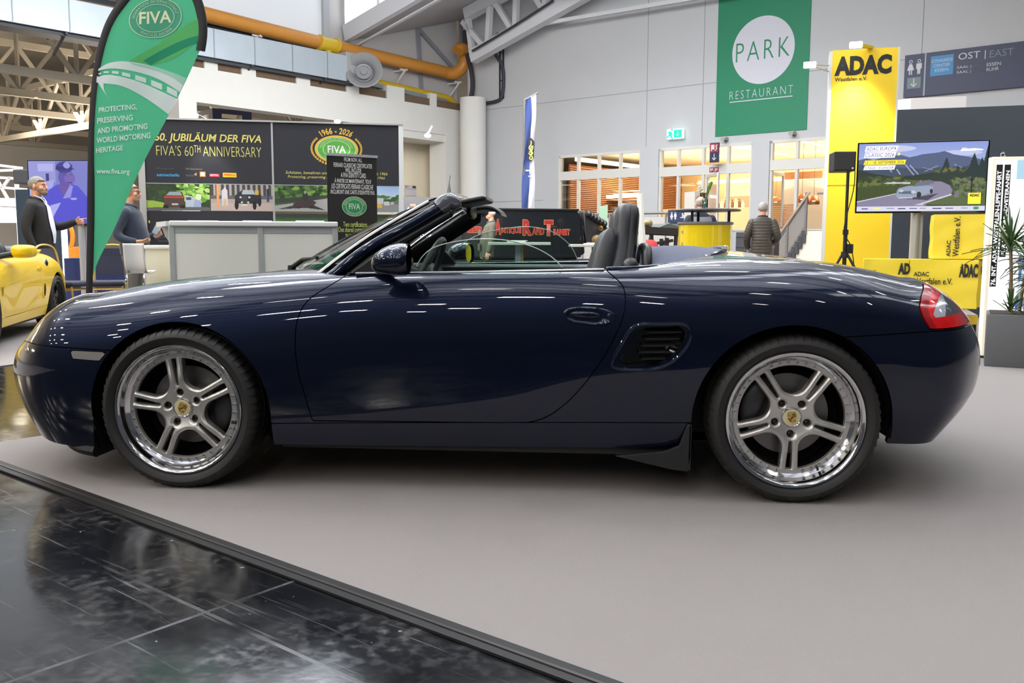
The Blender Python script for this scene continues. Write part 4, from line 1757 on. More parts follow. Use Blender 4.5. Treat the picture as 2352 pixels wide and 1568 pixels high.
# --- restaurant behind the glass
Zc = zt + .25
warm = mat('restaurant_cream_wall', (244, 218, 172), .8)
warm_c = mat('restaurant_ceiling', (246, 228, 196), .8)
wood = mat('wood_slat', (198, 134, 86), .5, noise=(9, .2))
woodgap = mat('wood_gap', (132, 78, 46), .8)
uL, uR, dep = groups[0][0] - .6, UR, 9.5
mb = MB()
mb.k = 0
mb.box(uL - 6, uR, dep, dep + .2, zf, Zc)
mb.box(uR, uR + .2, .3, dep, zf, Zc)
mb.k = 1
mb.box(uL - 6, uR + .2, .3, dep + .2, Zc, Zc + .2)
mb.k = 2
mb.box(uL - 6, uR + .2, .3, dep + .2, zf - .3, zf)
structure(mb, 'wall_restaurant', [warm, warm_c, mat('restaurant_floor', (120, 100, 84), .4)], EW.mat())
# slatted timber wall receding from the left window edge
us = U(1297)
mb = MB()
mb.k = 0
mb.box(us - .08, us - .02, .35, dep, zf, Zc - .55)
mb.k = 1
n_sl = 34
for k in range(n_sl):
 z = zf + (Zc - .60 - zf) * k / n_sl
 mb.box(us - .02, us + .035, .35, dep, z, z + (Zc - .6 - zf) / n_sl * .55)
structure(mb, 'wall_timber_slats', [woodgap, wood], EW.mat())
# light coves
cove = mat('warm_light_cove', (255, 236, 196), .5, emit=(255, 224, 168), estr=3.2)
mb = MB()
mb.box(us + .05, us + .12, .6, dep - .5, Zc - .42, Zc - .25)
mb.box(us + 1.0, uR, dep - .25, dep - .12, Zc - .95, Zc - .80)
for k in range(3):
 a = U(1600) + k * 2.6
 mb.box(a, a + .16, 1.2, dep - 1, Zc - .02, Zc + .0)
structure(mb, 'trim_1', cove, EW.mat())
mb = MB()
for i in range(9):
 for j in range(3):
  mb.lathe([(.0001, Zc - .008), (.075, Zc - .008)], 12, 'Z', (us + .9 + 1.35 * i, .9 + 2.6 * j, 0))
structure(mb, 'trim_2', mat('downlight_glow', (255, 246, 226), .5, emit=(255, 240, 212), estr=14), EW.mat())
for a, b in ((us + 2.2, 3.2), (us + 6.2, 3.2), (us + 10.5, 3.2), (us + 4, 7), (us + 8.5, 7)):
 q = EW.pt(a, b, Zc - .1)
 l = area('restaurant_lamp', q, 2.2, 115, (1.0, .92, .78))
 l = area('added_restaurant_fill', EW.pt(a, b, zf + 1.6), 3.0, 115, (1.0, .90, .74))  # added upward fill to brighten the ceiling, no fixture stands here
 l.rotation_euler = (PI, 0, 0)

# --- upper side wall, beam with castellations, opening to the next hall
zb0 = SW.uv(755, 275)[1]
zb1 = SW.uv(860, 222)[1]
uB = SW.uv(430, 240)[0]
mb = MB()
mb.k = 0
mb.box(uB, .4, -.05, .55, zb0, zb1)
for a, b in ((555, 587), (680, 711), (795, 823), (887, 927), (987, 1001), (470, 500)):
 mb.box(SW.uv(a, 210)[0], SW.uv(b, 210)[0], -.05, .55, zb1, zb1 + .52)
# pier at the left of the opening and piers towards the corner
mb.box(SW.uv(408, 240)[0], SW.uv(449, 240)[0], -.07, 1.2, 0, zb1 - .01)
mb.box(SW.uv(1022, 400)[0], SW.uv(1062, 400)[0], -.05, .9, 0, zb0)
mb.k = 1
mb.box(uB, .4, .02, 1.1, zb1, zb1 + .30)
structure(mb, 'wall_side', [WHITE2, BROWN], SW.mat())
# strip of wall behind the pipes and the upper wall
zu = SW.uv(620, 55)[1]
mb = MB()
mb.k = 0
mb.box(SW.uv(782, 60)[0], .5, 1.1, 1.35, zb1, zu + 4.4)
mb.k = 1
mb.box(uB - 16, SW.uv(782, 60)[0], .9, 1.3, zu - .15, zu + 6)
mb.k = 2
mb.box(uB - 16, SW.uv(782, 60)[0], .85, .95, zu - .28, zu - .12)
mb.k = 3
for px in (1097, 957):
 pass
mb.k = 0
mb.box(uB, SW.uv(790, 60)[0], 1.1, 1.3, zb1, zu - .15)
structure(mb, 'wall_upper', [mat('upper_wall_panel', (196, 192, 190), .8, noise=(1.5, .06)), mat('upper_white_panel', (236, 240, 244), .6), CABLE, STEEL], SW.mat())
mb = MB()
for (a, b) in (((960, 65), (970, 235)), ((960, 65), (1042, 158)), ((1058, 45), (1062, 160))):
 p, q = SW.uv(*a, 1.0), SW.uv(*b, 1.0)
 mb.bar((p[0], 1.0, p[1]), (q[0], 1.0, q[1]), .16, .10, up=(0, 1, 0))
o = tag(mb.build('steel_brace', mat('grey_brace_paint', (140, 144, 152), .6), mw=SW.mat()), 'grey steel post and diagonal brace on the upper side wall above the orange pipe', 'steel brace')
# post between skylight and white panel
mb = MB()
p = SW.uv(780, 60)[0]
mb.box(p - .12, p + .16, .75, 1.0, zu - .2, zu + 6)
structure(mb, 'trim_3', mat('post_grey', (170, 172, 176), .6), SW.mat())

# cream recess right of the exhibition wall
mb = MB()
mb.k = 0
mb.box(SW.uv(880, 420)[0], SW.uv(1024, 420)[0] + 2.5, 1.6, 1.8, 0, zb0 + .2)
mb.k = 1
mb.box(SW.uv(880, 420)[0] - 1, SW.uv(1030, 420)[0], .0, 1.8, SW.uv(985, 322)[1], SW.uv(985, 322)[1] + .35)
structure(mb, 'wall_recess', [CREAM, WHITE2], SW.mat())

# --- next hall through the opening: far walls, floor and roof trusses
zr = 6.9
mb = MB()
mb.k = 0
mb.box(-62, 6, 34, 34.4, 0, 7.2)
mb.box(-62.4, -62, 0, 34, 0, 7.2)
mb.k = 1
mb.box(-62, 6, .9, 36, 11.4, 11.6)
mb.box(-62, 6, 34.0, 34.4, 7.2, 11.5)
mb.box(-62.4, -62, 0, 34, 7.2, 11.5)
mb.k = 2
mb.box(uc * 0 + 2, 2.4, 1.8, 34, 0, 11.4)
structure(mb, 'wall_next_hall', [mat('next_hall_wall', (196, 190, 182), .85), mat('next_hall_roof', (142, 134, 122), .9, noise=(1.2, .25)), GREYW], SW.mat())
for a, b in ((-46, 12), (-30, 14), (-14, 12), (-38, 26), (-22, 26)):
 q = SW.pt(a, b, 6.2)
 l = area('next_hall_lamp', q, 6, 1500, (1.0, .88, .70))
 l2 = area('added_next_hall_fill', SW.pt(a + 4, b - 3, 4.4), 8, 1500, (1.0, .88, .72))  # added upward fill that lifts the trusses and roof
 l2.rotation_euler = (PI, 0, 0)
for u in (-48, -34, -20):
 area('added_far_wall_fill', SW.pt(u, 20, 5.5), 9, 1900, (1, .95, .88), target=SW.pt(u, 34, 4.0))  # added fill aimed at the far wall to lighten it

def truss(name, p0, p1, z0, z1, n, w, m, label, group):
 p0, p1 = Vector(p0), Vector(p1)
 mb = MB()
 up = Vector((0, 0, 1))
 a0, a1, b0, b1 = p0 + up * z0, p1 + up * z0, p0 + up * z1, p1 + up * z1
 mb.bar(a0, a1, w, w * 1.2)
 mb.bar(b0, b1, w, w * 1.2)
 for k in range(n):
  s, e = k / n, (k + 1) / n
  md = (s + e) / 2
  mb.bar(a0.lerp(a1, s), b0.lerp(b1, md), w * .6)
  mb.bar(b0.lerp(b1, md), a0.lerp(a1, e), w * .6)
  mb.bar(a0.lerp(a1, s), b0.lerp(b1, s), w * .5)
 return tag(mb.build(name, m), label, 'roof truss', group)

for k, v in enumerate((3.5, 8, 13, 19, 26)):
 truss('roof_truss', SW.pt(-60, v, 0), SW.pt(1, v, 0), 6.3, 9.0, 15, .22, TRUSS, 'beige lattice roof truss of the next hall, seen left of the green feather banner', 'trusses of the next hall')
for k, u in enumerate((-54, -47, -40, -33, -26, -19, -12)):
 truss('roof_truss', SW.pt(u, 2.5, 0), SW.pt(u, 33, 0), 5.6, 7.6, 8, .20, TRUSS, 'beige lattice roof truss of the next hall, seen left of the green feather banner', 'trusses of the next hall')
mb = MB()
mb.tube([SW.pt(-50, 20, 5.1), SW.pt(-36, 20, 5.1), SW.pt(-33, 20, 4.7), SW.pt(-26, 20, 4.7)], .32, 14)
tag(mb.build('air_duct', mat('pale_foil', (186, 178, 168), .5, .2), smooth=True), 'pale round air duct under the trusses of the next hall, above the large left screen', 'air duct')
mb = MB()
mb.tube([SW.pt(-40, 24, 6.0), SW.pt(-12, 24, 6.0)], .17, 12)
tag(mb.build('gas_pipe', YELP, smooth=True), 'yellow pipe far back in the next hall above the left screen', 'pipe')
# hanging hall number cube
q = Frame(498, 33.0, dirv=(math.cos(YAW + math.radians(38)), math.sin(YAW + math.radians(38)), 0))
ztop = q.uv(498, 249)[1]
mb = MB()
mb.box(0, 1.45, 0, 1.45, ztop - 1.35, ztop)
navy = mat('navy_sign', (48, 54, 86), .5)
cube = tag(mb.build('hall_number_cube', navy, mw=q.mat()), 'dark blue hanging sign cube with a pale 7 on each face above the black wall', 'hanging sign')
pale7 = mat('pale_lettering', (236, 224, 190), .6)
for side in (0, 1):
 s = MB()
 zz = ztop - .17
 for p in ([(.33, zz), (1.08, zz), (1.08, zz - .15), (.33, zz - .15)], [(1.08, zz), (.90, zz), (.56, zz - .95), (.74, zz - .95)]):
  s.flat(p, -.01)
 if side:
  s.xform(Matrix.Rotation(-PI / 2, 4, 'Z') @ Matrix.Translation((-1.45, 0, 0)))
 s.build('numeral_seven', pale7, cube, fixn=False)

# --- pipes, duct and nozzle along the side wall
def swp(px, py, off):
 u, z = SW.uv(px, py, off)
 return (u, off, z)

mb = MB()
pts = [swp(200, -40, .55), swp(470, 33, .55), swp(760, 105, .55), swp(1024, 166, .55)]
mb.tube(pts, .25, 18)
a = swp(1024, 166, .55)
hk = [a, (a[0] + .35, .45, a[2] - .02), (a[0] + .66, .25, a[2] + .22), (a[0] + .72, .05, a[2] + .60), (a[0] + .48, -.10, a[2] + .92), (a[0] + .10, -.15, a[2] + .88), (a[0] + .02, -.15, a[2] + .80)]
mb.tube(smooth_path(hk, 24), .26, 18)
PIPE = tag(mb.build('orange_pipe', ORANGE, mw=SW.mat(), smooth=True), 'thick orange pipe along the side wall, ending in a hook near the corner', 'pipe')
mb = MB()
for px, py in ((733, 99), (770, 107)):
 c = swp(px, py, .55)
 mb.tube([(c[0] - .06, c[1], c[2] + .02), (c[0] + .06, c[1], c[2] - .01)], .31, 20)
a, b = swp(735, 99, .55), swp(768, 107, .55)
mb.tube([a, b], .28, 18)
md = ((a[0] + b[0]) / 2, .55, (a[2] + b[2]) / 2)
mb.tube([md, (md[0], .55, md[2] - .55)], .17, 14)
mb.build('pipe_flange', YELP, PIPE, smooth=True, angle=50)
mb = MB()
for px in (925, 1050, 588):
 py = 105 + (px - 760) * .238
 c = swp(px, py, .55)
 mb.bar((c[0], .3, c[2] - .3), (c[0], 1.1, c[2] - .3), .06)
 mb.bar((c[0], .4, c[2] - .3), (c[0] - .05, 1.1, c[2] - 1.0), .06)
 mb.bar((c[0] - .2, .5, c[2] - .28), (c[0] + .2, .5, c[2] - .28), .05)
mb.build('pipe_bracket', WHITE2, PIPE)
mb = MB()
pts = [swp(790, 176, .50), swp(832, 184, .50), swp(1020, 225, .50), swp(1030, 228, .50)]
c = pts[-1]
mb.tube(smooth_path(pts + [(c[0] + .30, .50, c[2] - .15), (c[0] + .42, .50, c[2] - .55), (c[0] + .30, .50, c[2] - .95), (c[0] + .0, .50, c[2] - 1.1)], 40), .165, 16)
tag(mb.build('yellow_pipe', YELP, mw=SW.mat(), smooth=True), 'thinner yellow pipe below the orange one, curling down near the corner', 'pipe')
mb = MB()
a, b = swp(830, 188, .2), swp(1025, 233, .2)
mb.bar(a, b, .10, .16)
tag(mb.build('cable_rail', STEEL, mw=SW.mat()), 'grey metal rail under the thinner yellow pipe', 'rail')
# rectangular duct
mb = MB()
u0, u1 = SW.uv(-260, 60, -.3)[0], SW.uv(796, 150, -.3)[0]
zl, zh = SW.uv(620, 155, -.3)[1], SW.uv(620, 92, -.3)[1]
mb.k = 0
mb.box(u0, u1, -.3, .22, zl, zh)
mb.k = 1
for k in range(14):
 a = u1 - .9 - k * 1.55
 mb.box(a - .018, a + .018, -.312, .23, zl - .012, zh + .012)
DUCT = tag(mb.build('ventilation_duct', [mat('duct_sheet', (190, 200, 208), .38, .35, noise=(1.2, .10)), STEEL], mw=SW.mat()), 'long rectangular galvanised air duct in front of the orange pipe', 'duct')
mb = MB()
mb.k = 0
mb.box(u0, u1 + .4, -.2, .5, zl - .12, zl - .03)
for k in range(6):
 a = u1 - 1.0 - k * 3.1
 mb.bar((a, -.2, zl - .05), (a, .6, zl - .55), .06)
 mb.bar((a, -.3, zl - .05), (a, .9, zl - .05), .07)
mb.build('duct_bracket', DKSTEEL, DUCT)
# swivel nozzle at the duct end
mb = MB()
zm = (zl + zh) / 2
mb.k = 0
mb.box(u1, u1 + .95, -.30, .25, zm - .42, zm + .62, .03)
nz = mb.build('air_nozzle', mat('nozzle_grey', (162, 162, 160), .5), DUCT)
mb = MB()
mb.lathe([(.34, 0), (.36, -.25), (.50, -.42), (.66, -.52), (.70, -.50), (.68, -.44), (.52, -.36), (.42, -.30), (.40, -.22), (.24, -.20), (.24, -.34), (.30, -.36), (.30, -.30), (.14, -.30), (.12, -.37), (.0001, -.37)], 40, 'Y')
mb.xform(Matrix.Translation((u1 + .80, -.35, zm - .15)) @ Matrix.Rotation(-.75, 4, 'Z') @ Matrix.Rotation(-.25, 4, 'X'))
mb.build('nozzle_mouth', mat('nozzle_mouth_grey', (140, 140, 142), .5), nz, smooth=True, angle=50)

# --- roof above: soffit between the rafters, white rafter, lattice truss along the end wall
RF = Frame(802, 30, dirv=-HU)
A3 = SW.pt(*[SW.uv(795, 95, .9)[0], .9, SW.uv(795, 95, .9)[1]])
RF.o = np.array([A3[0], A3[1], 0.0])
r1 = RF.uv(960, 0)
slope = (r1[1] - A3[2]) / r1[0]
L = 16.0
Pv = -HU * L + np.array([0, 0, slope * L])
B3 = SW.pt(SW.uv(1060, 46, .9)[0], .9, SW.uv(1060, 46, .9)[1])
mb = MB()
q = [A3, B3, B3 + Pv, A3 + Pv]
mb.add(q + [v + np.array([0, 0, .25]) for v in q], [(0, 1, 2, 3), (7, 6, 5, 4), (0, 4, 5, 1), (1, 5, 6, 2), (2, 6, 7, 3), (3, 7, 4, 0)])
structure(mb, 'ceiling', mat('soffit_grey', (190, 188, 190), .85))
mb = MB()
dz = np.array([0, 0, .28])
mb.bar(A3 + dz, A3 + Pv + dz, .25, .62)
mb.bar(A3 - dz * .6 + HV * .35, A3 + Pv - dz * .6 + HV * .35, .05, .05)
mb.bar(A3 - dz * .4 + HV * .55, A3 + Pv - dz * .4 + HV * .55, .05, .05)
RAF = tag(mb.build('roof_rafter', TRUSSW), 'white roof rafter rising from the side wall below the bright skylight', 'rafter')
mb = MB()
h = np.array([0, 0, 3.2])
b = A3 + np.array([0, 0, .55]) - HV * .05
mb.add([b, b + Pv, b + Pv + h, b + h], [(0, 1, 2, 3)])
structure(mb, 'window_4', DAYL)
mb = MB()
for t in (.12, .24, .40, .55):
 mb.bar(b + Pv * t, b + Pv * t + h, .10)
 mb.bar(b + Pv * t + h * .9, b + Pv * (t + .13), .13)
mb.build('rafter_strut', TRUSSW, RAF)
# end wall truss
mb = MB()
v = -1.3

def ewp(px, py, off=v):
 u, z = EW.uv(px, py, off)
 return (u, off, z)

mb.bar(ewp(1086, 131), ewp(1420, -58), .50, .40, up=(0, 1, 0))
for a, b in (((1063, 50), (1117, 112)), ((1126, 5), (1121, 100)), ((1134, 0), (1180, 74)), ((1187, -15), (1184, 60)), ((1228, -10), (1250, 25)), ((1255, -20), (1252, 22)), ((1076, 26), (1135, -8)), ((1074, 35), (1086, 130))):
 mb.bar(ewp(*a), ewp(*b), .20)
mb.bar(ewp(1072, 33), ewp(1330, -110), .45, .4, up=(0, 1, 0))
mb.k = 0
mb.bar(ewp(1180, 66, -1.0), ewp(1560, 2, -1.0), .14)
mb.bar(ewp(1560, 2, -1.0), ewp(1700, -22, -1.0), .14)
tag(mb.build('end_wall_truss', TRUSSW, mw=EW.mat()), 'white lattice roof truss climbing along the end wall from the corner', 'roof truss')
mb = MB()
mb.tube(smooth_path([ewp(1085, 117, -1.7), ewp(1100, 108, -1.7), ewp(1170, 66, -1.7), ewp(1270, 2, -1.7)], 16), .05, 8)
mb.tube(smooth_path([ewp(1145, 78, -1.2), ewp(1133, 95, -1.0), ewp(1140, 128, -.4), ewp(1153, 150, -.12), ewp(1154, 215, -.12), ewp(1146, 230, -.12), ewp(1105, 238, -.12)], 40), .075, 8)
for px in (1148, 1156):
 mb.bar(ewp(px, 112, -.08), ewp(px, 226, -.08), .05)
for py in (120, 155, 185, 215):
 mb.bar(ewp(1148, py, -.08), ewp(1156, py, -.08), .05)
mb.tube(smooth_path([ewp(1068, 70, -.3), ewp(1072, 120, -.3), ewp(1084, 170, -.3), ewp(1084, 215, -.3), ewp(1076, 230, -.3), ewp(1062, 232, -.3)], 30), .10, 8)
tag(mb.build('cable_tray', CABLE, mw=EW.mat(), smooth=True), 'dark cables on a ladder tray beside the corner column', 'cables')

# --- hall roof over the viewer with its ribs (seen in the paint of the car)
mb = MB()
mb.k = 0
O = np.array([1.5, 2.0, 0])
H = lambda a, b_, z: O + HU * a + HV * b_ + np.array([0, 0, z])
cz = 10.8
for a0 in np.arange(-22, 18, 7.5):
 mb.add([H(a0, -24, cz), H(a0 + 6.3, -24, cz), H(a0 + 6.3, 22, cz), H(a0, 22, cz)], [(0, 1, 2, 3)])
mb.k = 1
for b_ in np.arange(-22, 22, 2.2):
 mb.bar(H(-22, b_, 9.9), H(17, b_, 9.9), .22, .5)
structure(mb, 'ceiling_main', [mat('ceiling_panel', (208, 211, 217), .85), TRUSSW])

# ------------------------------------------------------------------ exhibition stand on the left
BLACKP = mat('black_print_panel', (48, 49, 56), .55, spec=.3)
POSTS = mat('stand_aluminium', (196, 198, 200), .35, .5)
YTXT = mat('pale_yellow_print', (216, 208, 118), .6)
WTXT = mat('white_print', (236, 236, 236), .6)
LIME = mat('lime_print', (206, 222, 120), .6)
WPANEL = mat('white_laminate', (228, 227, 221), .45)
PRINT = vcol_mat('photo_print', .5)
G1, G2, G3 = (38, 72, 30), (92, 148, 52), (150, 190, 84)

def oval_sign(parent, c, rx, rz, y, gold=False, m_green=None, m_line=None, name='oval_emblem', txt='FIVA', tcol=None):
 green = m_green or mat('emblem_green', (36, 140, 96), .5)
 lnm = m_line or mat('emblem_line', (206, 214, 170), .5)
 s = MB()
 s.k = 0
 if gold:
  s.disc(c, rx * 1.10, y + .001, 64, rz * 1.12)
 s.k = 1
 s.disc(c, rx, y - .001, 64, rz)
 s.k = 2

 def ring(k0, k1, yy):
  n = 64
  a = [(c[0] + rx * k0 * math.cos(2 * PI * j / n), yy, c[1] + rz * k0 * math.sin(2 * PI * j / n)) for j in range(n)]
  b = [(c[0] + rx * k1 * math.cos(2 * PI * j / n), yy, c[1] + rz * k1 * math.sin(2 * PI * j / n)) for j in range(n)]
  s.add(a + b, [(j, (j + 1) % n, n + (j + 1) % n, n + j) for j in range(n)])
 ring(.95, .99, y - .002)
 ring(.66, .70, y - .002)
 o = s.build(name, [mat('emblem_gold', (232, 190, 84), .4, .1), green, lnm], parent, fixn=False)
 text(txt, (c[0] - rx * .45, c[0] + rx * .47, c[1] - rz * .30, c[1] + rz * .30), tcol or lnm, o, y=y - .003, bold=.02)
 arc_text('FEDERATION INTERNATIONALE', c, rx * .74, rz * .74, 172, 8, rz * .20, lnm, o, y=y - .003)
 arc_text('VEHICULES ANCIENS', c, rx * .74, rz * .74, 222, 318, rz * .20, lnm, o, y=y - .003, inside=True)
 return o

# --- wall with the anniversary print
FW = Frame(626, 11.8, 11)
fz = lambda px, py: FW.uv(px, py)
zT = fz(626, 281)[1]
uL_, uM_, uR_ = fz(331, 420)[0], fz(627, 400)[0], fz(918, 400)[0]
root = tag(empty('exhibition_wall', mw=FW.mat()), 'black exhibition wall with yellow 60th anniversary lettering behind the white counter', 'exhibition wall')
zP1, zP0 = fz(626, 425)[1], fz(626, 485)[1]
mb = MB()
mb.box(uL_ + .02, uM_ - .012, 0, .04, zP1 + .008, zT)
mb.box(uM_ + .012, uR_ - .01, 0, .04, zP1 + .008, zT)
mb.box(uL_ + .02, uM_ - .012, 0, .04, .1, zP0 - .006)
mb.box(uM_ + .012, uR_ - .01, 0, .04, .1, fz(626, 514)[1])
mb.build('print_panel', BLACKP, root)
mb = MB()
mb.box(uL_ - .06, uL_ + .02, -.02, .06, 0, zT - .04)
mb.build('wall_post', POSTS, root)
mb = MB()
mb.box(uR_ - .01, uR_ + .05, -.02, .90, 0, zT + .01)
mb.build('end_panel', mat('white_end_panel', (226, 230, 232), .5), root)
mb = MB()
mb.box(uM_ - .012, uM_ + .012, -.006, .04, 0, zT)
mb.build('wall_joint', POSTS, root)
mb = MB()
mb.box(uL_, uR_ + .05, -.025, .06, zT, zT + .02)
mb.build('top_rail', POSTS, root)
mb = MB()
mb.box(uL_, uR_, -.004, .02, zP1 - .004, zP1 + .008)
mb.build('print_rail', POSTS, root)

def box_px(F, x0, y0, x1, y1):
 """metric box on plane F of the upright rectangle seen between the two corners"""
 ym = (y0 + y1) / 2
 xm = (x0 + x1) / 2
 a, b = F.uv(xm, y0)[1], F.uv(xm, y1)[1]
 return (F.uv(x0, ym)[0], F.uv(x1, ym)[0], min(a, b), max(a, b))

text('60. JUBILÄUM DER FIVA', box_px(FW, 355, 331, 600, 304), YTXT, root, bold=.016, shear=.2)
b = box_px(FW, 359, 359, 600, 334)
text("FIVA'S 60", (b[0], b[0] + (b[1] - b[0]) * .35, b[2], b[3] - .01), YTXT, root, bold=-.014)
text('TH', (b[0] + (b[1] - b[0]) * .355, b[0] + (b[1] - b[0]) * .415, b[3] - .09, b[3]), YTXT, root)
text('ANNIVERSARY', (b[0] + (b[1] - b[0]) * .44, b[1], b[2], b[3] - .01), YTXT, root, bold=-.014)
text('FIVA Strategic Partner', box_px(FW, 360, 389, 400, 385), mat('dim_print', (96, 94, 88), .6), root)
text('FIVA Global Partners', box_px(FW, 427, 390, 465, 386), mat('dim_print2', (150, 142, 108), .6), root)
text('automechanika', box_px(FW, 360, 405, 412, 398), mat('cyan_print', (62, 160, 220), .6), root, bold=.02)
text('eucon', box_px(FW, 427, 405, 448, 401), mat('grey_print', (104, 104, 108), .6), root)
mb = MB()
mb.flat([fz(446, 400), fz(452, 396), fz(451, 404)], -.003)
mb.build('partner_logo', mat('tan_print', (196, 160, 110), .6), root, fixn=False)
for (x0, y0, x1, y1), c, t, tc in (((459, 406, 472, 394), (244, 150, 70), '', None), ((481, 406, 504, 399), (226, 52, 84), 'MOTUL', WTXT), ((512, 407, 543, 397), (246, 206, 40), 'PIRELLI', mat('red_print', (206, 50, 40), .6))):
 bx = box_px(FW, x0, y0, x1, y1)
 mb = MB()
 mb.box(bx[0], bx[1], -.003, 0, bx[2], bx[3])
 if not t:
  mb.k = 1
  w, h = bx[1] - bx[0], bx[3] - bx[2]
  mb.box(bx[0] + w * .16, bx[1] - w * .16, -.005, 0, bx[2] + h * .16, bx[3] - h * .16)
 lg = mb.build('partner_logo', [mat('logo_%d' % c[1], c, .6), WTXT], root)
 if t:
  w, h = bx[1] - bx[0], bx[3] - bx[2]
  text(t, (bx[0] + w * .1, bx[1] - w * .1, bx[2] + h * .28, bx[3] - h * .22), tc, lg, bold=.03)
bx = box_px(FW, 708, 375, 838, 313)
cx_, cz_ = (fz(773, 343))
rx, rz = (fz(823, 343)[0] - fz(723, 343)[0]) / 2 / 1.1, (fz(773, 311)[1] - fz(773, 375)[1]) / 2 / 1.12
oval_sign(root, (cx_, cz_), rx, rz, -.004, gold=True, m_green=mat('emblem_lime', (86, 170, 70), .5), m_line=mat('emblem_pale', (206, 224, 168), .5), tcol=WTXT)
GOLD = mat('emblem_gold', (232, 190, 84), .4, .1)
arc_text('1966 - 2026', (cx_, cz_), rx * 1.17, rz * 1.22, 127, 53, .085, GOLD, root, bold=.03)
lw = MB()
for s in (-1, 1):
 for k in range(14):
  q = math.radians(90 + s * (56 + k * 7.8))
  for d, tl in ((1.22, .55), (1.29, -.55)):
   px_, pz_ = cx_ + rx * d * math.cos(q), cz_ + rz * (d + .02) * math.sin(q)
   a = q + s * (PI / 2) * -1 + s * tl
   L_ = .042
   dx, dz = math.cos(a) * L_, math.sin(a) * L_
   lw.flat([(px_, pz_), (px_ + dx * .5 - dz * .28, pz_ + dz * .5 + dx * .28), (px_ + dx, pz_ + dz), (px_ + dx * .5 + dz * .28, pz_ + dz * .5 - dx * .28)], -.004)
lw.build('laurel_wreath', GOLD, root, fixn=False)
text('Schützen, bewahren und fördern des Kulturerbes seit 1966', box_px(FW, 656, 402, 890, 394), YTXT, root, shear=.22)
text('Protecting, preserving and promoting heritage since 1966', box_px(FW, 661, 412, 884, 404), YTXT, root, shear=.22)
text('OLDTIMER', box_px(FW, 363, 524, 410, 517), YTXT, root, bold=.02, shear=.2)
text('Der FIVA-Oldtimer\nDachverband', box_px(FW, 363, 556, 410, 541), mat('grey_print', (104, 104, 108), .6), root)

# photographs on the wall
bx = lambda x0, x1: (fz(x0, 455)[0], fz(x1, 455)[0], zP0, zP1)
p = Paint(150, 60, (44, 62, 38))
p.leaves(0, .6, .3, 1, [(30, 52, 28), (52, 80, 42), (40, 62, 34)], 80, .04)
p.leaves(.5, 1, .35, 1, [(150, 196, 84), (176, 214, 112), (92, 150, 54)], 90, .04)
p.poly([(0, .08), (.32, .10), (.30, .28), (.12, .36), (0, .38)], (150, 178, 70), 8)
p.poly([(0, 0), (1, 0), (1, .12), (.75, .16), (0, .10)], (92, 96, 98))
p.poly([(.28, .12), (.60, .12), (.60, .50), (.56, .72), (.36, .72), (.28, .50)], (78, 58, 54))
p.poly([(.28, .46), (.60, .46), (.59, .54), (.29, .54)], (190, 60, 48)).poly([(.31, .56), (.57, .56), (.54, .70), (.37, .70)], (146, 168, 170))
p.rect(.40, .50, .20, .27, (190, 188, 180)).rect(.27, .35, .08, .2, (24, 24, 24)).rect(.53, .61, .08, .2, (24, 24, 24))
p.poly([(.61, .14), (.76, .14), (.76, .40), (.72, .55), (.62, .55)], (176, 190, 208)).rect(.63, .71, .40, .50, (70, 80, 92))
p.poly([(.74, .14), (.86, .14), (.86, .34), (.82, .44), (.76, .42)], (156, 164, 200)).ell(.82, .52, .05, .12, (214, 228, 190))
p.build('wall_photo', bx(335, 482), PRINT, root, y=-.005)
p = Paint(150, 60, (172, 160, 156))
for k in range(12):
 p.rect(k / 12, k / 12 + .045, .45, 1, (66, 66, 70))
p.rect(0, 1, .45, .58, (96, 92, 92)).rect(0, 1, 0, .30, (186, 170, 164))
p.rect(.095, .135, .1, 1, (226, 160, 96)).poly([(.18, .2), (.27, .2), (.27, .75), (.23, .9), (.17, .75)], (214, 206, 214)).rect(.20, .25, .15, .45, (206, 176, 140))
p.poly([(.38, .28), (.80, .28), (.80, .62), (.72, .80), (.50, .80), (.38, .58)], (38, 42, 52)).poly([(.49, .64), (.70, .64), (.68, .80), (.51, .80)], (176, 188, 196))
p.poly([(.48, .24), (.58, .24), (.58, .60), (.48, .60)], (58, 62, 68)).ell(.47, .52, .018, .04, (214, 210, 190)).ell(.61, .52, .018, .04, (214, 210, 190)).ell(.49, .33, .016, .04, (206, 200, 170)).ell(.59, .33, .016, .04, (206, 200, 170))
p.ell(.405, .22, .032, .17, (24, 24, 26)).ell(.69, .22, .032, .17, (24, 24, 26)).ell(.77, .32, .025, .15, (28, 28, 30)).rect(.70, .76, .62, .80, (206, 168, 66)).rect(.48, .58, .20, .27, (206, 204, 200))
p.rect(.885, .925, .55, .85, (46, 46, 58)).rect(.885, .925, .35, .58, (58, 72, 110)).ell(.905, .9, .012, .05, (206, 170, 150))
p.build('wall_photo', bx(484, 629), PRINT, root, y=-.005)
p = Paint(150, 60, (60, 92, 44))
p.leaves(0, 1, .5, 1, [(52, 82, 36), (120, 156, 76), (86, 124, 56), (34, 58, 28)], 160, .04)
p.poly([(0, .30), (1, .52), (1, .68), (0, .48)], (52, 62, 52)).poly([(0, .22), (0, 0), (1, 0), (1, .62), (.8, .50)], (160, 160, 158))
p.poly([(.05, .08), (.5, .14), (.8, .05), (.6, .26), (.4, .30)], (52, 52, 54)).ell(.38, .24, .045, .13, (36, 36, 38)).ell(.38, .24, .02, .06, (140, 140, 140)).ell(.57, .28, .05, .16, (34, 34, 36)).poly([(.28, .26), (.36, .44), (.55, .50), (.66, .36), (.6, .2), (.35, .18)], (66, 50, 54)).ell(.48, .58, .05, .18, (46, 48, 46)).ell(.48, .74, .022, .06, (150, 150, 140))
p.build('wall_photo', bx(631, 776), PRINT, root, y=-.005)
p = Paint(120, 60, (110, 114, 116))
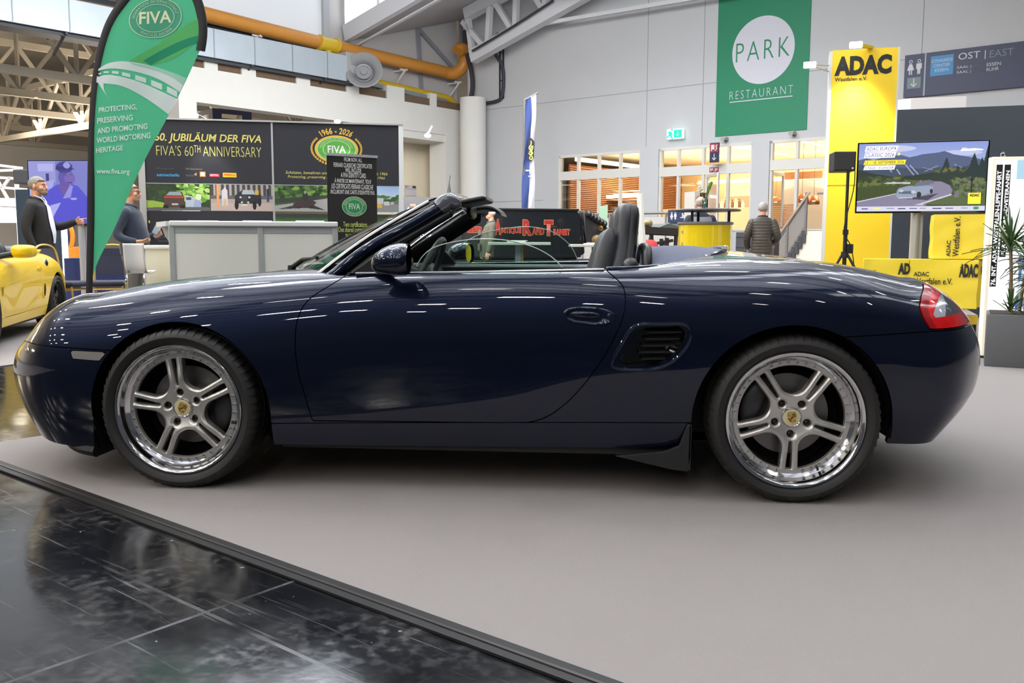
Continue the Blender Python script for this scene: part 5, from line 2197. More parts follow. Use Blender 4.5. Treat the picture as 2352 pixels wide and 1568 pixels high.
p.grad((206, 220, 238), (150, 186, 232), .5, 1).leaves(0, 1, .38, .62, [(70, 110, 60), (92, 130, 76), (58, 92, 52)], 70, .05)
p.poly([(0, 0), (1, 0), (1, .3), (.62, .42), (.50, .42), (0, .12)], (140, 142, 144)).rect(.62, .72, .16, .36, (216, 172, 70)).rect(.6, .74, .34, .55, (196, 200, 206)).rect(.75, .84, .26, .42, (206, 208, 208)).rect(.86, .92, .3, .4, (190, 190, 190))
p.build('wall_photo', bx(778, 916), PRINT, root, y=-.005)
p = Paint(150, 30, (52, 60, 52))
p.grad((120, 104, 66), (110, 112, 58), 0, .35).grad((70, 116, 46), (52, 70, 50), .35, .75).leaves(0, 1, .3, .6, [(72, 120, 46), (60, 96, 44)], 60, .03)
zz = fz(626, 514)
p.build('wall_photo', (fz(633, 500)[0], fz(916, 500)[0], fz(626, 522)[1], zP0 - .03), PRINT, root, y=-.005)

# clip-on spotlights of the wall
for i, (px, py) in enumerate(((448, 265), (775, 279), (982, 311))):
 F2 = FW
 u, z = F2.uv(px, py, -.35)
 g_ = empty('clip_spotlight', FW.pt(u, -.35, 0))
 e = tag(g_, ['white clip-on spotlight at the left end of the black exhibition wall', 'white clip-on spotlight above the gold laurel emblem', 'white clip-on spotlight right of the black exhibition wall'][i], 'spotlight')
 e.rotation_euler = (0, 0, math.atan2(FW.t[1], FW.t[0]))
 m = MB()
 m.tube([(0, 0, z + .02), (.02, .25, z + .03), (.10, .42, zT + .01)], .012, 8)
 m.build('spot_arm', POSTS, e, smooth=True)
 m = MB()
 m.ellipsoid((0, 0, z), (.042, .035, .024), 14, 8)
 m.build('spot_head', LAMPW, e, smooth=True)
 if i < 2:
  spot('wall_spot_light', FW.pt(u, -.35, z - .06), FW.pt(u + .12, .0, z - .75), 26, 1.0, blend=.9)
 else:
  spot('wall_spot_light', FW.pt(u, -.5, z - .06), SW.pt(SW.uv(980, 420)[0], 1.6, 2.0), 1500, 1.1, blend=.9)

# --- roll-up banner
RB = Frame(808, 10.7, 33)
t0, t1 = RB.uv(750, 350), RB.uv(868, 360)
u0, u1 = t0[0], RB.uv(866, 450)[0]
zt_ = RB.uv(808, 354)[1]
ru = tag(empty('roll_up_banner', mw=RB.mat()), 'black roll-up banner with white certificate text and a green oval emblem', 'roll-up banner')
mb = MB()
mb.box(u0, u1, 0, .004, .06, zt_ - .02)
mb.build('banner_sheet', mat('black_banner_print', (40, 39, 38), .35, spec=.5), ru)
mb = MB()
mb.box(u0 - .01, u1 + .01, -.012, .016, zt_ - .03, zt_)
mb.build('top_clamp', POSTS, ru)
mb = MB()
mb.box(u0 - .01, u1 + .01, -.10, .10, 0, .07, .02)
mb.build('banner_base', POSTS, ru)
mb = MB()
mb.tube([((u0 + u1) / 2, .03, .05), ((u0 + u1) / 2, .03, zt_)], .012, 8)
mb.build('banner_pole', POSTS, ru)
W_ = u1 - u0

def rbx(f0, f1, py0, py1):
 return (u0 + W_ * f0, u0 + W_ * f1, RB.uv(808, py1)[1], RB.uv(808, py0)[1])

for t, f0, f1, a, b_, mm, sh in (('FROM NOW, ALL', .34, .70, 362, 373, WTXT, 0), ('FERRARI CLASSICHE CERTIFICATES', .13, .90, 375, 385, WTXT, 0), ('WILL INCLUDE', .36, .68, 386, 396, WTXT, 0), ('A FIVA IDENTITY CARD.', .27, .78, 397, 408, WTXT, 0),
         ('À PARTIR DE MAINTENANT, TOUS', .14, .88, 409, 422, WTXT, .2), ('LES CERTIFICATS FERRARI CLASSICHE', .08, .92, 423, 434, WTXT, .2), ("INCLURONT UNE CARTE D'IDENTITÉ FIVA.", .06, .95, 434, 446, WTXT, .2),
         ('Two certifications.', .30, .80, 509, 521, LIME, 0), ('One shared commitment', .20, .86, 521, 533, LIME, 0), ('to authenticity.', .34, .74, 534, 546, LIME, 0), ('Deux certifications.', .28, .82, 552, 564, LIME, .2), ('un engagement', .22, .80, 565, 576, LIME, .2)):
 text(t, rbx(f0, f1, a, b_), mm, ru, bold=.006, shear=sh)
c = RB.uv(810, 474)
oval_sign(ru, (u0 + W_ * .53, c[1]), W_ * .25, (RB.uv(810, 451)[1] - RB.uv(810, 497)[1]) / 2, -.003)

# --- white counter in two bays, corner turned to the viewer
KC = Frame(395, 9.4, 14)
zk = KC.uv(600, 519)[1]
k0, k1, k2 = 0.0, KC.uv(599, 560)[0], KC.uv(770, 560)[0]
ct = tag(empty('white_counter', mw=KC.mat()), 'long white exhibition counter with aluminium posts in front of the black wall', 'counter')
zi = KC.uv(600, 512)[1] - KC.uv(600, 519)[1]
zk = KC.uv(395, 519)[1]
mb = MB()
mb.box(k0 - .02, k2 + .03, -.03, .55, zk, zk + .055, .012)
mb.build('counter_top', mat('counter_top_white', (232, 232, 236), .3), ct)
for a, b_ in ((k0 + .03, k1 - .02), (k1 + .02, k2 - .03)):
 mb = MB()
 mb.box(a, b_, .005, .03, .06, zk - .07)
 mb.build('front_panel', WPANEL, ct)
 mb = MB()
 mb.box(a, b_, 0, .035, zk - .07, zk)
 mb.box(a, b_, 0, .035, .02, .06)
 mb.build('panel_rail', POSTS, ct)
for a in (k0, k1, k2):
 mb = MB()
 mb.box(a - .03, a + .03, -.01, .05, 0, zk, .008)
 mb.build('counter_post', POSTS, ct)
mb = MB()
mb.box(k0 - .01, k0 + .02, .03, .53, .02, zk)
mb.build('side_panel', WPANEL, ct)
# wing running back-left from the corner, with a low counter beside it
mb = MB()
mb.prism([(-.05, -.02), (.02, .02), (-.14, .60), (-.22, .58)], zk, zk + .05, 'XY')
mb.build('counter_wing', mat('counter_top_white', (232, 232, 236), .3), ct)
mb = MB()
mb.prism([(-.13, zk), (-.02, zk), (-.02, zk - .17), (-.06, zk - .16), (-.10, zk - .10)], .28, .30)
mb.build('perforated_bracket', POSTS, ct)
for k in range(3):
 m = MB()
 x = .15 + .55 * k
 m.box(x, x + .30, .12, .34, zk + .055, zk + .062 + .004 * k)
 tag(m.build('leaflet_stack', mat('paper_white', (222, 222, 224), .7), mw=KC.mat()), ['flat stack of leaflets on the white counter, nearest its left corner', 'flat stack of leaflets in the middle of the white counter bay', 'flat stack of leaflets on the right bay of the white counter'][k], 'leaflets', 'leaflets on the counter')
LC = Frame(334, 9.9, 4)
l0, l1 = LC.uv(334, 600)[0], LC.uv(394, 600)[0]
zl_ = LC.uv(364, 563)[1]
lc = tag(empty('low_cabinet', mw=LC.mat()), 'low cream cabinet with a white top left of the tall counter', 'cabinet')
mb = MB()
mb.box(l0, l1, 0, .45, .02, zl_ - .04)
mb.build('cabinet_body', mat('cream_laminate', (214, 211, 190), .5), lc)
mb = MB()
mb.box(l0 - .03, l1 + .02, -.03, .47, zl_ - .04, zl_, .012)
mb.build('cabinet_top', WPANEL, lc)

# --- white shell stool in front of the cabinet
ST = Frame(308, 9.3, 8)
zs0, zs1 = ST.uv(308, 621)[1], ST.uv(308, 559)[1]
w0, w1 = ST.uv(285, 600)[0], ST.uv(334, 600)[0]
st = tag(empty('bar_stool', mw=ST.mat()), 'white shell bar stool on a chrome sled frame, in front of the low cabinet', 'stool')
mb = MB()
rows = []
sec = [(.44, zs0 - .01), (.30, zs0 - .02), (.10, zs0 - .015), (.03, zs0 + .02), (0, zs0 + .09), (-.02, zs0 + .2), (-.035, zs1)]
for y, z in smooth_path([(a, b_) for a, b_ in sec], 26):
 rows.append([(w0 + (w1 - w0) * t, y + .03 * math.sin(PI * t), z) for t in np.linspace(0, 1, 13)])
mb.grid(rows)
o = mb.build('seat_shell', mat('white_shell_plastic', (238, 238, 240), .3), st, smooth=True)
s_ = o.modifiers.new('thickness', 'SOLIDIFY')
s_.thickness = .014
CHR = CM['chrome']
mb = MB()
for x in (w0 + .02, w1 - .02):
 mb.tube(smooth_path([(x, .36, zs0 - .03), (x, .06, zs0 - .03), (x, .0, zs0 - .06), (x, -.03, .25), (x, -.04, .03), (x, .05, .012), (x, .45, .012)], 30), .012, 8)
mb.tube([(w0 + .02, -.03, .30), (w1 - .02, -.03, .30)], .010, 8)
mb.build('sled_frame', CHR, st, smooth=True)

# --- banquet chairs and the table with a navy cloth
GOLDP = mat('gold_chair_frame', (206, 170, 92), .4, .35)
NAVYC = mat('navy_chair_fabric', (30, 34, 58), .8, sheen=.2)
NCLOTH = mat('navy_table_cloth', (36, 46, 96), .8, sheen=.2, noise=(9, .12))

def banquet_chair(loc, rz, label):
 e = empty('banquet_chair', loc, rz, label, 'chair', 'gold framed chairs by the navy table')
 m = MB()
 m.box(-.22, .22, -.22, .22, .43, .50, .025)
 m.build('seat', NAVYC, e, smooth=True, angle=50)
 m = MB()
 rows = [[(x, .20 + .05 * (z - .5) / .42, z) for x in (-.19, .19)] for z in (.56, .88)]
 m.ring_loft([[(-.19, .205, .56), (.19, .205, .56), (.19, .235, .56), (-.19, .235, .56)], [(-.19, .245, .80), (.19, .245, .80), (.19, .275, .80), (-.19, .275, .80)], [(-.13, .255, .90), (.13, .255, .90), (.13, .28, .90), (-.13, .28, .90)]])
 m.build('back_pad', NAVYC, e)
 m = MB()
 m.tube(smooth_path([(-.21, .19, .44), (-.21, .23, .75), (-.19, .255, .88), (-.10, .265, .935), (.10, .265, .935), (.19, .255, .88), (.21, .23, .75), (.21, .19, .44)], 40), .013, 8)
 m.build('back_frame', GOLDP, e, smooth=True)
 for sx in (-1, 1):
  for y0, y1 in ((-.20, -.24), (.19, .25)):
   m = MB()
   m.tube([(sx * .20, y0, .44), (sx * .215, y1, 0)], .0125, 8)
   m.build('leg', GOLDP, e, smooth=True)
 m = MB()
 m.tube([(-.2, -.2, .40), (.2, -.2, .40)], .011, 8)
 m.tube([(-.2, .2, .40), (.2, .2, .40)], .011, 8)
 m.tube([(-.2, -.2, .40), (-.2, .2, .40)], .011, 8)
 m.tube([(.2, -.2, .40), (.2, .2, .40)], .011, 8)
 m.build('seat_frame', GOLDP, e, smooth=True)
 return e

g3 = lambda px, D: tuple(np.r_[deep(px, 560, D)[:2], 0])
banquet_chair(g3(147, 11.2), YAW + 1.45, 'gold framed navy chair behind the yellow car, left of the silver screen post')
banquet_chair(g3(262, 14.7), YAW + 1.9, 'gold framed navy chair behind the feather banner, beside the navy table')
banquet_chair(g3(246, 11.4), YAW + .2, 'gold framed navy chair in front of the navy table, right of the screen post')
TB = Frame(222, 13.1, 10)
tb = tag(empty('cloth_table', mw=TB.mat()), 'table under a navy blue cloth between the silver screen post and the stool', 'table')
mb = MB()
mb.box(-.45, .62, 0, .75, .72, .745)
mb.build('table_top', NCLOTH, tb)
mb = MB()
n = 120
ring0, ring1 = [], []
per = [(-.45, 0), (.62, 0), (.62, .75), (-.45, .75)]
for k in range(n):
 t = k / n * 4
 i = int(t)
 f = t - i
 a, b_ = per[i], per[(i + 1) % 4]
 x, y = a[0] + (b_[0] - a[0]) * f, a[1] + (b_[1] - a[1]) * f
 w = .015 * math.sin(k * .9) + .01 * math.sin(k * 2.3)
 nx, ny = (0, -1) if i == 0 else (1, 0) if i == 1 else (0, 1) if i == 2 else (-1, 0)
 ring0.append((x, y, .745))
 ring1.append((x + nx * (.02 + w), y + ny * (.02 + w), .06))
mb.ring_loft([ring0, ring1], False, False)
mb.build('table_cloth', NCLOTH, tb, smooth=True, angle=60)

# --- large screen on a silver post
LT = Frame(187, 12.6, -4)
b0 = LT.uv(66, 445)[0]
b1 = -b0
zb_, zt2 = LT.uv(120, 517)[1], LT.uv(120, 367)[1]
tv = tag(empty('screen_on_post', mw=LT.mat()), 'large screen on a silver post showing a man in a cap and blue polo shirt', 'screen')
mb = MB()
mb.box(b0, b1, 0, .06, zb_, zt2, .006)
mb.build('screen_case', CM['gloss'], tv)
mb = MB()
mb.box(-.075, .075, .07, .16, 0, zb_ + .5, .01)
mb.k = 1
mb.tube([(-.02, .06, 0), (-.02, .06, zb_ + .3)], .045, 16)
mb.build('screen_post', [mat('post_light_grey', (196, 198, 202), .4, .3), POSTS], tv, smooth=True, angle=40)
mb = MB()
mb.box(-.4, .4, -.25, .35, 0, .02, .006)
mb.build('post_foot', POSTS, tv)
p = Paint(190, 116, (112, 112, 196))
p.grad((96, 98, 176), (150, 152, 222), 0, 1)
p.leaves(0, .18, .35, 1, [(70, 74, 120), (120, 126, 180), (52, 54, 92)], 60, .025)
p.X = p.X + .245
p.poly([(.18, .70), (.52, .66), (.52, 1), (.2, 1)], (150, 150, 216)).rect(.34, .50, .84, .96, (178, 178, 236)).rect(.42, .45, .55, .8, (58, 54, 120)).rect(.52, 1, .3, 1, (124, 126, 200))
p.poly([(.16, .2), (.48, .55), (.5, .7), (.2, .62)], (166, 168, 232))
p.poly([(.36, 0), (.80, 0), (.84, .40), (.74, .60), (.62, .66), (.52, .62), (.40, .50), (.34, .2)], (84, 80, 206))
p.poly([(.54, .62), (.68, .62), (.66, .46), (.60, .40)], (110, 84, 158)).poly([(.58, .40), (.66, .62), (.69, .60), (.66, .42)], (146, 144, 226))
p.ell(.62, .74, .075, .15, (96, 82, 168)).ell(.66, .72, .055, .10, (118, 98, 180)).ell(.655, .655, .03, .012, (70, 54, 120)).rect(.60, .635, .775, .785, (52, 44, 100)).rect(.66, .695, .775, .785, (52, 44, 100))
p.ell(.61, .90, .085, .09, (58, 54, 140)).poly([(.52, .86), (.72, .86), (.75, .83), (.70, .88), (.53, .92)], (44, 40, 110)).ell(.635, .93, .035, .05, (156, 154, 220))
p.ell(.69, .40, .035, .018, (170, 170, 236)).poly([(.44, .02), (.56, .34), (.46, .30), (.30, .10)], (170, 172, 240))
p.build('screen_picture', (b0 + .015, b1 - .015, zb_ + .02, zt2 - .015), vcol_mat('screen_glow_left', .3, 1.05), tv, y=-.002)

# --- green feather banner
FB = Frame(205, 7.5, -6)
sp = lambda px, py: FB.uv(px, py)
fe = tag(empty('feather_banner', mw=FB.mat()), 'tall green feather banner with white road swoosh on a black pole', 'feather banner')
pole = [(204, 760), (204, 690), (206, 600), (208, 480), (211, 330), (219, 200), (232, 120), (252, 55), (283, 5), (318, -35), (365, -58), (415, -48), (448, -10), (463, 40), (465, 80), (460, 116)]
pp = [sp(*q) for q in pole]
path = smooth_path(pp, 120)
zlow = path[:, 1].min()
foot = (pp[0][0], 0.02)
mb = MB()
mb.tube([(foot[0], .0, .02), (foot[0], 0, path[0][1])], .016, 10)
mb.tube([(x, .004, z) for x, z in path], [.026 + .012 * min(1, k / 60) for k in range(120)], 10, flat=.5, up=(0, 1, 0))
mb.build('black_pole_sleeve', mat('black_sleeve', (22, 22, 24), .7), fe, smooth=True)
mb = MB()
mb.tube([(foot[0] - .35, 0, .02), (foot[0] + .35, 0, .02)], .016, 8)
mb.tube([(foot[0], -.35, .02), (foot[0], .35, .02)], .016, 8)
mb.build('cross_foot', DKSTEEL, fe, smooth=True)
# cloth: left edge follows the pole, right edge hangs to the pole foot
GREEN = cloth('banner_green', (78, 172, 130), .35)
Rr = smooth_path([sp(*q) for q in ((212, 640), (225, 600), (262, 527), (300, 440), (345, 345), (390, 260), (425, 190), (461, 112))], 80)
edge = path
zmin = Rr[:, 1].min()

def edge_x(z, k):
 """left (k=0) or right (k=1) border of the cloth at height z"""
 up = path[:int(120 * .5)]
 if k == 0:
  return np.interp(z, path[:np.argmax(path[:, 1]) + 1, 1], path[:np.argmax(path[:, 1]) + 1, 0])
 zr_ = np.concatenate([Rr[:, 1], path[np.argmax(path[:, 1]):][::-1][:, 1]])
 xr_ = np.concatenate([Rr[:, 0], path[np.argmax(path[:, 1]):][::-1][:, 0]])
 o_ = np.argsort(zr_)
 return np.interp(z, zr_[o_], xr_[o_])

zs_ = np.linspace(zmin + .005, path[:, 1].max() - .004, 90)
NX = 40

def cloth_y(x, z):
 return .016 * math.sin(5 * x + 1.6 * z) + .010 * math.sin(9 * (x - .5 * z)) - .01

rows = []
for z in zs_:
 a, b_ = edge_x(z, 0), edge_x(z, 1)
 rows.append([(a + (b_ - a) * t, cloth_y(a + (b_ - a) * t, z) * math.sin(PI * min(max(t, .02), .98)) ** .5, z) for t in np.linspace(0, 1, NX)])
mb = MB()
mb.grid(rows)
cl = mb.build('banner_cloth', GREEN, fe, smooth=True, angle=180)

def cy(x, z, lift=.004):
 a, b_ = edge_x(z, 0), edge_x(z, 1)
 t = min(max((x - a) / max(b_ - a, 1e-3), .02), .98)
 return cloth_y(x, z) * math.sin(PI * t) ** .5 - lift

def drape(o, lift):
 me = o.data
 bm = bmesh.new()
 bm.from_mesh(me)
 for v in bm.verts:
  v.co.y = cy(v.co.x, v.co.z, lift)
 bm.to_mesh(me)
 bm.free()
 return o

def band(top, bot, m, lift, name='swoosh', n=40):
 """stripe between two pixel curves, laid on the cloth"""
 A, B = smooth_path([sp(*q) for q in top], n), smooth_path([sp(*q) for q in bot], n)
 s = MB()
 s.grid([[(A[i][0] * (1 - t) + B[i][0] * t, 0, A[i][1] * (1 - t) + B[i][1] * t) for t in np.linspace(0, 1, 7)] for i in range(n)])
 return drape(s.build(name, m, fe, smooth=True, angle=180), lift)

SWH = cloth('banner_white', (240, 244, 250), .3)
SWP = cloth('banner_mint', (176, 222, 206), .3)
SWL = cloth('banner_lime', (110, 198, 124), .4)
SWD = cloth('banner_teal', (58, 164, 128), .4)
band([(300, 140), (370, 95), (430, 55), (460, 42)], [(340, 150), (380, 140), (420, 120), (457, 92)], SWL, .0035, 'pale_stripe')
band([(330, 140), (375, 112), (420, 92), (456, 82)], [(345, 150), (385, 128), (430, 108), (458, 96)], SWD, .0045, 'pale_stripe')
band([(226, 160), (255, 146), (300, 143), (350, 152), (400, 168), (429, 180)], [(226, 164), (255, 159), (300, 163), (350, 176), (390, 196), (414, 212)], SWH, .005)
band([(300, 144), (350, 153), (400, 168), (429, 180)], [(310, 150), (350, 160), (400, 180), (420, 196)], SWP, .006)
band([(222, 182), (240, 174), (275, 176), (325, 190), (375, 212), (410, 228)], [(223, 190), (245, 193), (280, 198), (320, 216), (360, 242), (388, 263)], SWH, .005)
band([(222, 182), (226, 188), (238, 205), (255, 227)], [(224, 175), (240, 185), (243, 205), (256, 229)], SWH, .0055)
for x, y, w, h, sl in ((232, 170, 7, 3, -.1), (248, 167, 12, 4, 0), (270, 168, 15, 6, .1), (294, 173, 18, 8, .22), (325, 182, 23, 11, .3), (360, 195, 25, 13, .4), (396, 211, 24, 14, .5)):
 s = MB()
 s.grid([[(*(lambda p: (p[0], 0, p[1]))(sp(x + w * (a - .5), y + h * (b_ - .5) + sl * w * (a - .5))),) for a in np.linspace(0, 1, 5)] for b_ in np.linspace(0, 1, 4)])
 drape(s.build('road_dash', SWH, fe, smooth=True, angle=180), .0065)

def ftext(t, x0, x1, y0, y1, rot, m=SWH):
 """line of lettering on the cloth; box in photo pixels, baseline tilt rot (pixels down per pixel right)"""
 me = glyph_mesh(t, .022)
 nv = len(me.vertices)
 co = np.empty(nv * 3)
 me.vertices.foreach_get('co', co)
 co = co.reshape(-1, 3)
 lo, hi = co.min(0), co.max(0)
 a, b_ = sp(x0, y1), sp(x1, y0)
 kz = (sp(x0, y0)[1] - sp(x0, y0 + 100)[1]) / 100
 kx = (sp(x0 + 100, y0)[0] - sp(x0, y0)[0]) / 100
 for v, c0 in zip(me.vertices, co):
  fx = (c0[0] - lo[0]) / (hi[0] - lo[0])
  fy = (c0[1] - lo[1]) / (hi[1] - lo[1])
  px_, py_ = x0 + (x1 - x0) * fx, y1 + (y0 - y1) * fy - rot * (x1 - x0) * fx
  q = sp(px_, py_)
  v.co = (q[0], cy(q[0], q[1], .007), q[1])
 me.update()
 return link_mesh('lettering', me, m, fe)

for t, x0, x1, y0, y1 in (('PROTECTING,', 231, 317, 248, 262), ('PRESERVING', 227, 308, 272, 285), ('AND PROMOTING', 227, 341, 295, 308), ('WORLD MOTORING', 225, 348, 317, 330), ('HERITAGE', 223, 286, 340, 352)):
 ftext(t, x0, x1, y0, y1, .10)
ftext('www.fiva.org', 223, 301, 387, 402, -.02)
ov = mat('emblem_green_cloth', (58, 150, 118), .7)
ol = mat('emblem_line_cloth', (170, 214, 180), .7)
e_c = sp(358, 42)
erx, erz = sp(418, 42)[0] - e_c[0], e_c[1] - sp(358, 87)[1]
s = MB()
s.k = 0
for k0_, k1_, kk in ((0.02, 1, 0), (.96, 1.0, 1), (.68, .71, 1)):
 s.k = kk
 n = 64
 R_ = np.linspace(k0_, k1_, 8 if kk == 0 else 3)
 s.grid([[(e_c[0] + erx * r_ * math.cos(2 * PI * j / n), -.002 * kk, e_c[1] + erz * r_ * math.sin(2 * PI * j / n) + .10 * erx * r_ * math.cos(2 * PI * j / n)) for j in range(n + 1)] for r_ in R_])
o = s.build('oval_emblem', [ov, ol], fe, smooth=True, angle=180)
bm = bmesh.new()
bm.from_mesh(o.data)
for v in bm.verts:
 v.co.y = cy(v.co.x, v.co.z, .0055) + v.co.y
bm.to_mesh(o.data)
bm.free()
ftext('FIVA', 322, 393, 29, 57, .08, mat('emblem_fiva_cloth', (222, 232, 190), .7))
for t, a0, a1, ins in (('FEDERATION INTERNATIONALE', 172, 8, False), ('VEHICULES ANCIENS', 225, 315, True)):
 ao = arc_text(t, e_c, erx * .77, erz * .77, a0, a1, erz * .15, ol, fe, inside=ins)
 for v in ao.data.vertices:
  v.co.z += .10 * (v.co.x - e_c[0])
  v.co.y = cy(v.co.x, v.co.z, .0085)

# --- yellow roadster at the left edge
YM = dict(CM)
YP = mat('yellow_car_paint', (246, 206, 24), .35, coat=.5)
BLKW = mat('black_alloy', (30, 30, 32), .3, .6)
YM.update(paint=YP, lip=BLKW, alloy=BLKW, chin=YP, cap=BLKW, marker=CM['tail_red'])
ycar = tag(empty('yellow_roadster'), 'bright yellow open roadster cut off by the left edge of the photo', 'car')
yb = make_roadster(ycar, YM, False)
for x, s, a in ((0, -1, 20), (2.415, -1, 40), (0, 1, 20), (2.415, 1, 40)):
 make_wheel(ycar, (x, s * .885, .325), 1 if s < 0 else -1, a, .05, .20, YM, caliper=150, rich=False)
m = MB()
for s in (-1, 1):
 R = []
 for x, a, b_ in ((.78, .02, .02), (.80, .085, .055), (.86, .115, .07), (.93, .12, .068), (.96, .11, .055)):
  R.append([(x, s * (.95 + a * se(math.cos(q), .6)), .955 + b_ * se(math.sin(q), .6)) for q in [2 * PI * k / 24 for k in range(24)]])
 m = MB()
 m.ring_loft(R)
 mo = m.build('door_mirror', YP, ycar, smooth=True, angle=60)
 m = MB()
 m.tube([(.80, s * .74, .90), (.86, s * .87, .93)], .03, 8)
 m.build('mirror_arm', CM['trim'], mo, smooth=True)
 # filler cap, door handle, side scoop, badge
 yy = lambda x, z: abs(yb['ysurf'](x, z))
 m = MB()
 m.ellipsoid((1.72, s * (yy(1.72, .745) + .004), .745), (.075, .006, .024), e=.6)
 m.build('door_handle', YP, ycar, smooth=True)
 m = MB()
 m.ellipsoid((2.03, s * (yy(2.03, .80) - .004), .80), (.055, .016, .055))
 m.k = 1
 m.ellipsoid((2.03, s * (yy(2.03, .80) + .004), .80), (.038, .016, .038))
 m.build('filler_cap', [CM['chrome'], CM['trim']], ycar, smooth=True)
 m = MB()
 m.ellipsoid((1.86, s * (yy(1.86, .50) - .006), .50), (.055, .016, .105), rot=Matrix.Rotation(.2, 3, 'Y'))
 m.k = 1
 m.ellipsoid((1.85, s * (yy(1.85, .50) - .001), .50), (.033, .016, .082), rot=Matrix.Rotation(.2, 3, 'Y'))
 m.build('side_scoop', [YP, CM['black']], ycar, smooth=True)
 m = MB()
 m.prism([(.40, .60), (.43, .60), (.425, .53), (.415, .51), (.405, .53)], s * (yy(.42, .56) + .002), s * (yy(.42, .56) + .008))
 m.build('wing_badge', CM['chrome'], ycar)
m = MB()
R = []
for k in range(15):
 w = -.66 + 1.32 * k / 14
 q = 1 - abs(w / .66) ** 4
 R.append([(1.78 + .10 * math.cos(t) + .02 * math.sin(k * 2.1), w, .925 + (.05 + .05 * q + .012 * math.sin(k * 1.7)) * math.sin(t)) for t in [2 * PI * j / 14 for j in range(14)]])
m.ring_loft(R)
m.build('folded_hood', mat('grey_plastic_hood', (70, 80, 82), .45, noise=(14, .4)), ycar, smooth=True, angle=70)
m = MB()
m.prism([(2.62, .925), (2.98, .915), (3.06, .945), (3.05, .955), (2.95, .935), (2.62, .945)], -.55, .55)
m.build('boot_spoiler', YP, ycar, smooth=True, angle=40)
m = MB()
m.tube(smooth_path([(.55, -.69, .86), (.95, -.60, 1.13), (1.02, -.4, 1.17), (1.02, .4, 1.17), (.95, .60, 1.13), (.55, .69, .86)], 40), .028, 10)
m.build('windscreen_frame', CM['trim'], ycar, smooth=True)
for s in (-1, 1):
 m = MB()
 m.ellipsoid((1.62, s * .36, .78), (.10, .22, .32), e=.7, rot=Matrix.Rotation(.2, 3, 'Y'))
 m.build('seat', CM['leather_d'], ycar, smooth=True)
# place: rear wheel seen at (135, 700), car pointing towards the viewer's left
hub = deep(136, 700, 10.4)
aim = deep(-60, 700, 7.75)
dv = np.array([aim[0] - hub[0], aim[1] - hub[1]])
dv /= np.linalg.norm(dv)
sc = .96
rz = math.atan2(-dv[1], -dv[0])
rm = np.array([[math.cos(rz), -math.sin(rz)], [math.sin(rz), math.cos(rz)]])
off = rm @ np.array([2.415, -.885]) * sc
ycar.location = (hub[0] - off[0], hub[1] - off[1], 0.003)
ycar.rotation_euler = (0, 0, rz)
ycar.scale = (sc, sc, .93)

# ------------------------------------------------------------------ signs on the end wall
SIGNG = mat('sign_green', (34, 128, 92), .6)
SIGNW = mat('sign_white', (208, 208, 218), .6)
NAVY = mat('navy_sign_dark', (38, 44, 76), .5)
YEL = mat('club_yellow', (246, 210, 40), .5)
BLK = mat('club_black', (26, 26, 28), .55)
em = EW.mat()
bn = tag(empty('restaurant_banner', mw=em), 'large green wall banner with PARK in a pale circle and RESTAURANT below', 'banner')
bx = (EW.uv(1645, 250)[0], EW.uv(1857, 200)[0], EW.uv(1748, 306)[1], EW.uv(1748, -120)[1])
mb = MB()
mb.box(bx[0], bx[1], -.03, -.01, bx[2], bx[3])
mb.build('banner_sheet', SIGNG, bn)
c = EW.uv(1753, 115)
r = (EW.uv(1824, 110)[0] - EW.uv(1681, 120)[0]) / 2
s = MB()
s.disc((c[0], c[1]), r, -.034, 72)
s.build('pale_disc', SIGNW, bn, fixn=False)
z0, z1 = EW.uv(1753, 136)[1], EW.uv(1753, 92)[1]
text('PARK', (EW.uv(1692, 115)[0], EW.uv(1815, 110)[0], z0, z1), SIGNG, bn, y=-.038, bold=-.012, space=1.25)
text('RESTAURANT', (EW.uv(1677, 215)[0], EW.uv(1822, 208)[0], EW.uv(1750, 222)[1], EW.uv(1750, 203)[1]), SIGNW, bn, y=-.036, bold=-.02, space=1.3)
mb = MB()
mb.box(EW.uv(1677, 235)[0], EW.uv(1821, 220)[0], -.036, -.03, EW.uv(1749, 229)[1], EW.uv(1749, 227)[1])
mb.build('underline', SIGNW, bn)

sg = tag(empty('direction_sign', mw=em), 'wide dark blue direction sign reading OST and EAST on the upper right wall', 'sign')
ux0, ux1 = EW.uv(2080, 175)[0], EW.uv(2352, 150)[0] + 1.2
zz0, zz1 = EW.uv(2215, 213)[1], EW.uv(2215, 113)[1]
mb = MB()
mb.box(ux0, ux1, -.14, -.05, zz0, zz1)
mb.build('sign_board', NAVY, sg)
yb_ = -.145
a = EW.uv(2127, 175)[0]
mb = MB()
mb.box(a - .02, a + .02, yb_, -.13, zz0, zz1)
mb.build('sign_joint', mat('sign_joint_grey', (150, 160, 170), .5), sg)
EX = lambda px: EW.uv(px, 160, yb_)[0]
zE = lambda f: zz0 + (zz1 - zz0) * f
mb = MB()
mb.box(EX(2137), EX(2189), yb_, -.13, zE(.44), zE(.90))
sq = mb.build('blue_square', mat('sign_light_blue', (70, 136, 186), .6), sg)
PALE = mat('sign_pale_grey', (196, 200, 204), .6)
DIM = mat('sign_dim_grey', (112, 120, 136), .6)
for k, t in enumerate(('CONGRESS', 'CENTER', 'ESSEN')):
 w = (.92, .72, .58)[k]
 a, b_ = EX(2137), EX(2189)
 m_ = (a + b_) / 2
 text(t, (m_ - (b_ - a) * w / 2, m_ + (b_ - a) * w / 2, zE(.75 - .11 * k), zE(.82 - .11 * k)), PALE, sq, y=yb_ - .004)
text('OST |', (EX(2200), EX(2262), zE(.70), zE(.90)), PALE, sg, y=yb_ - .004)
text('EAST', (EX(2271), EX(2326), zE(.72), zE(.88)), DIM, sg, y=yb_ - .004)
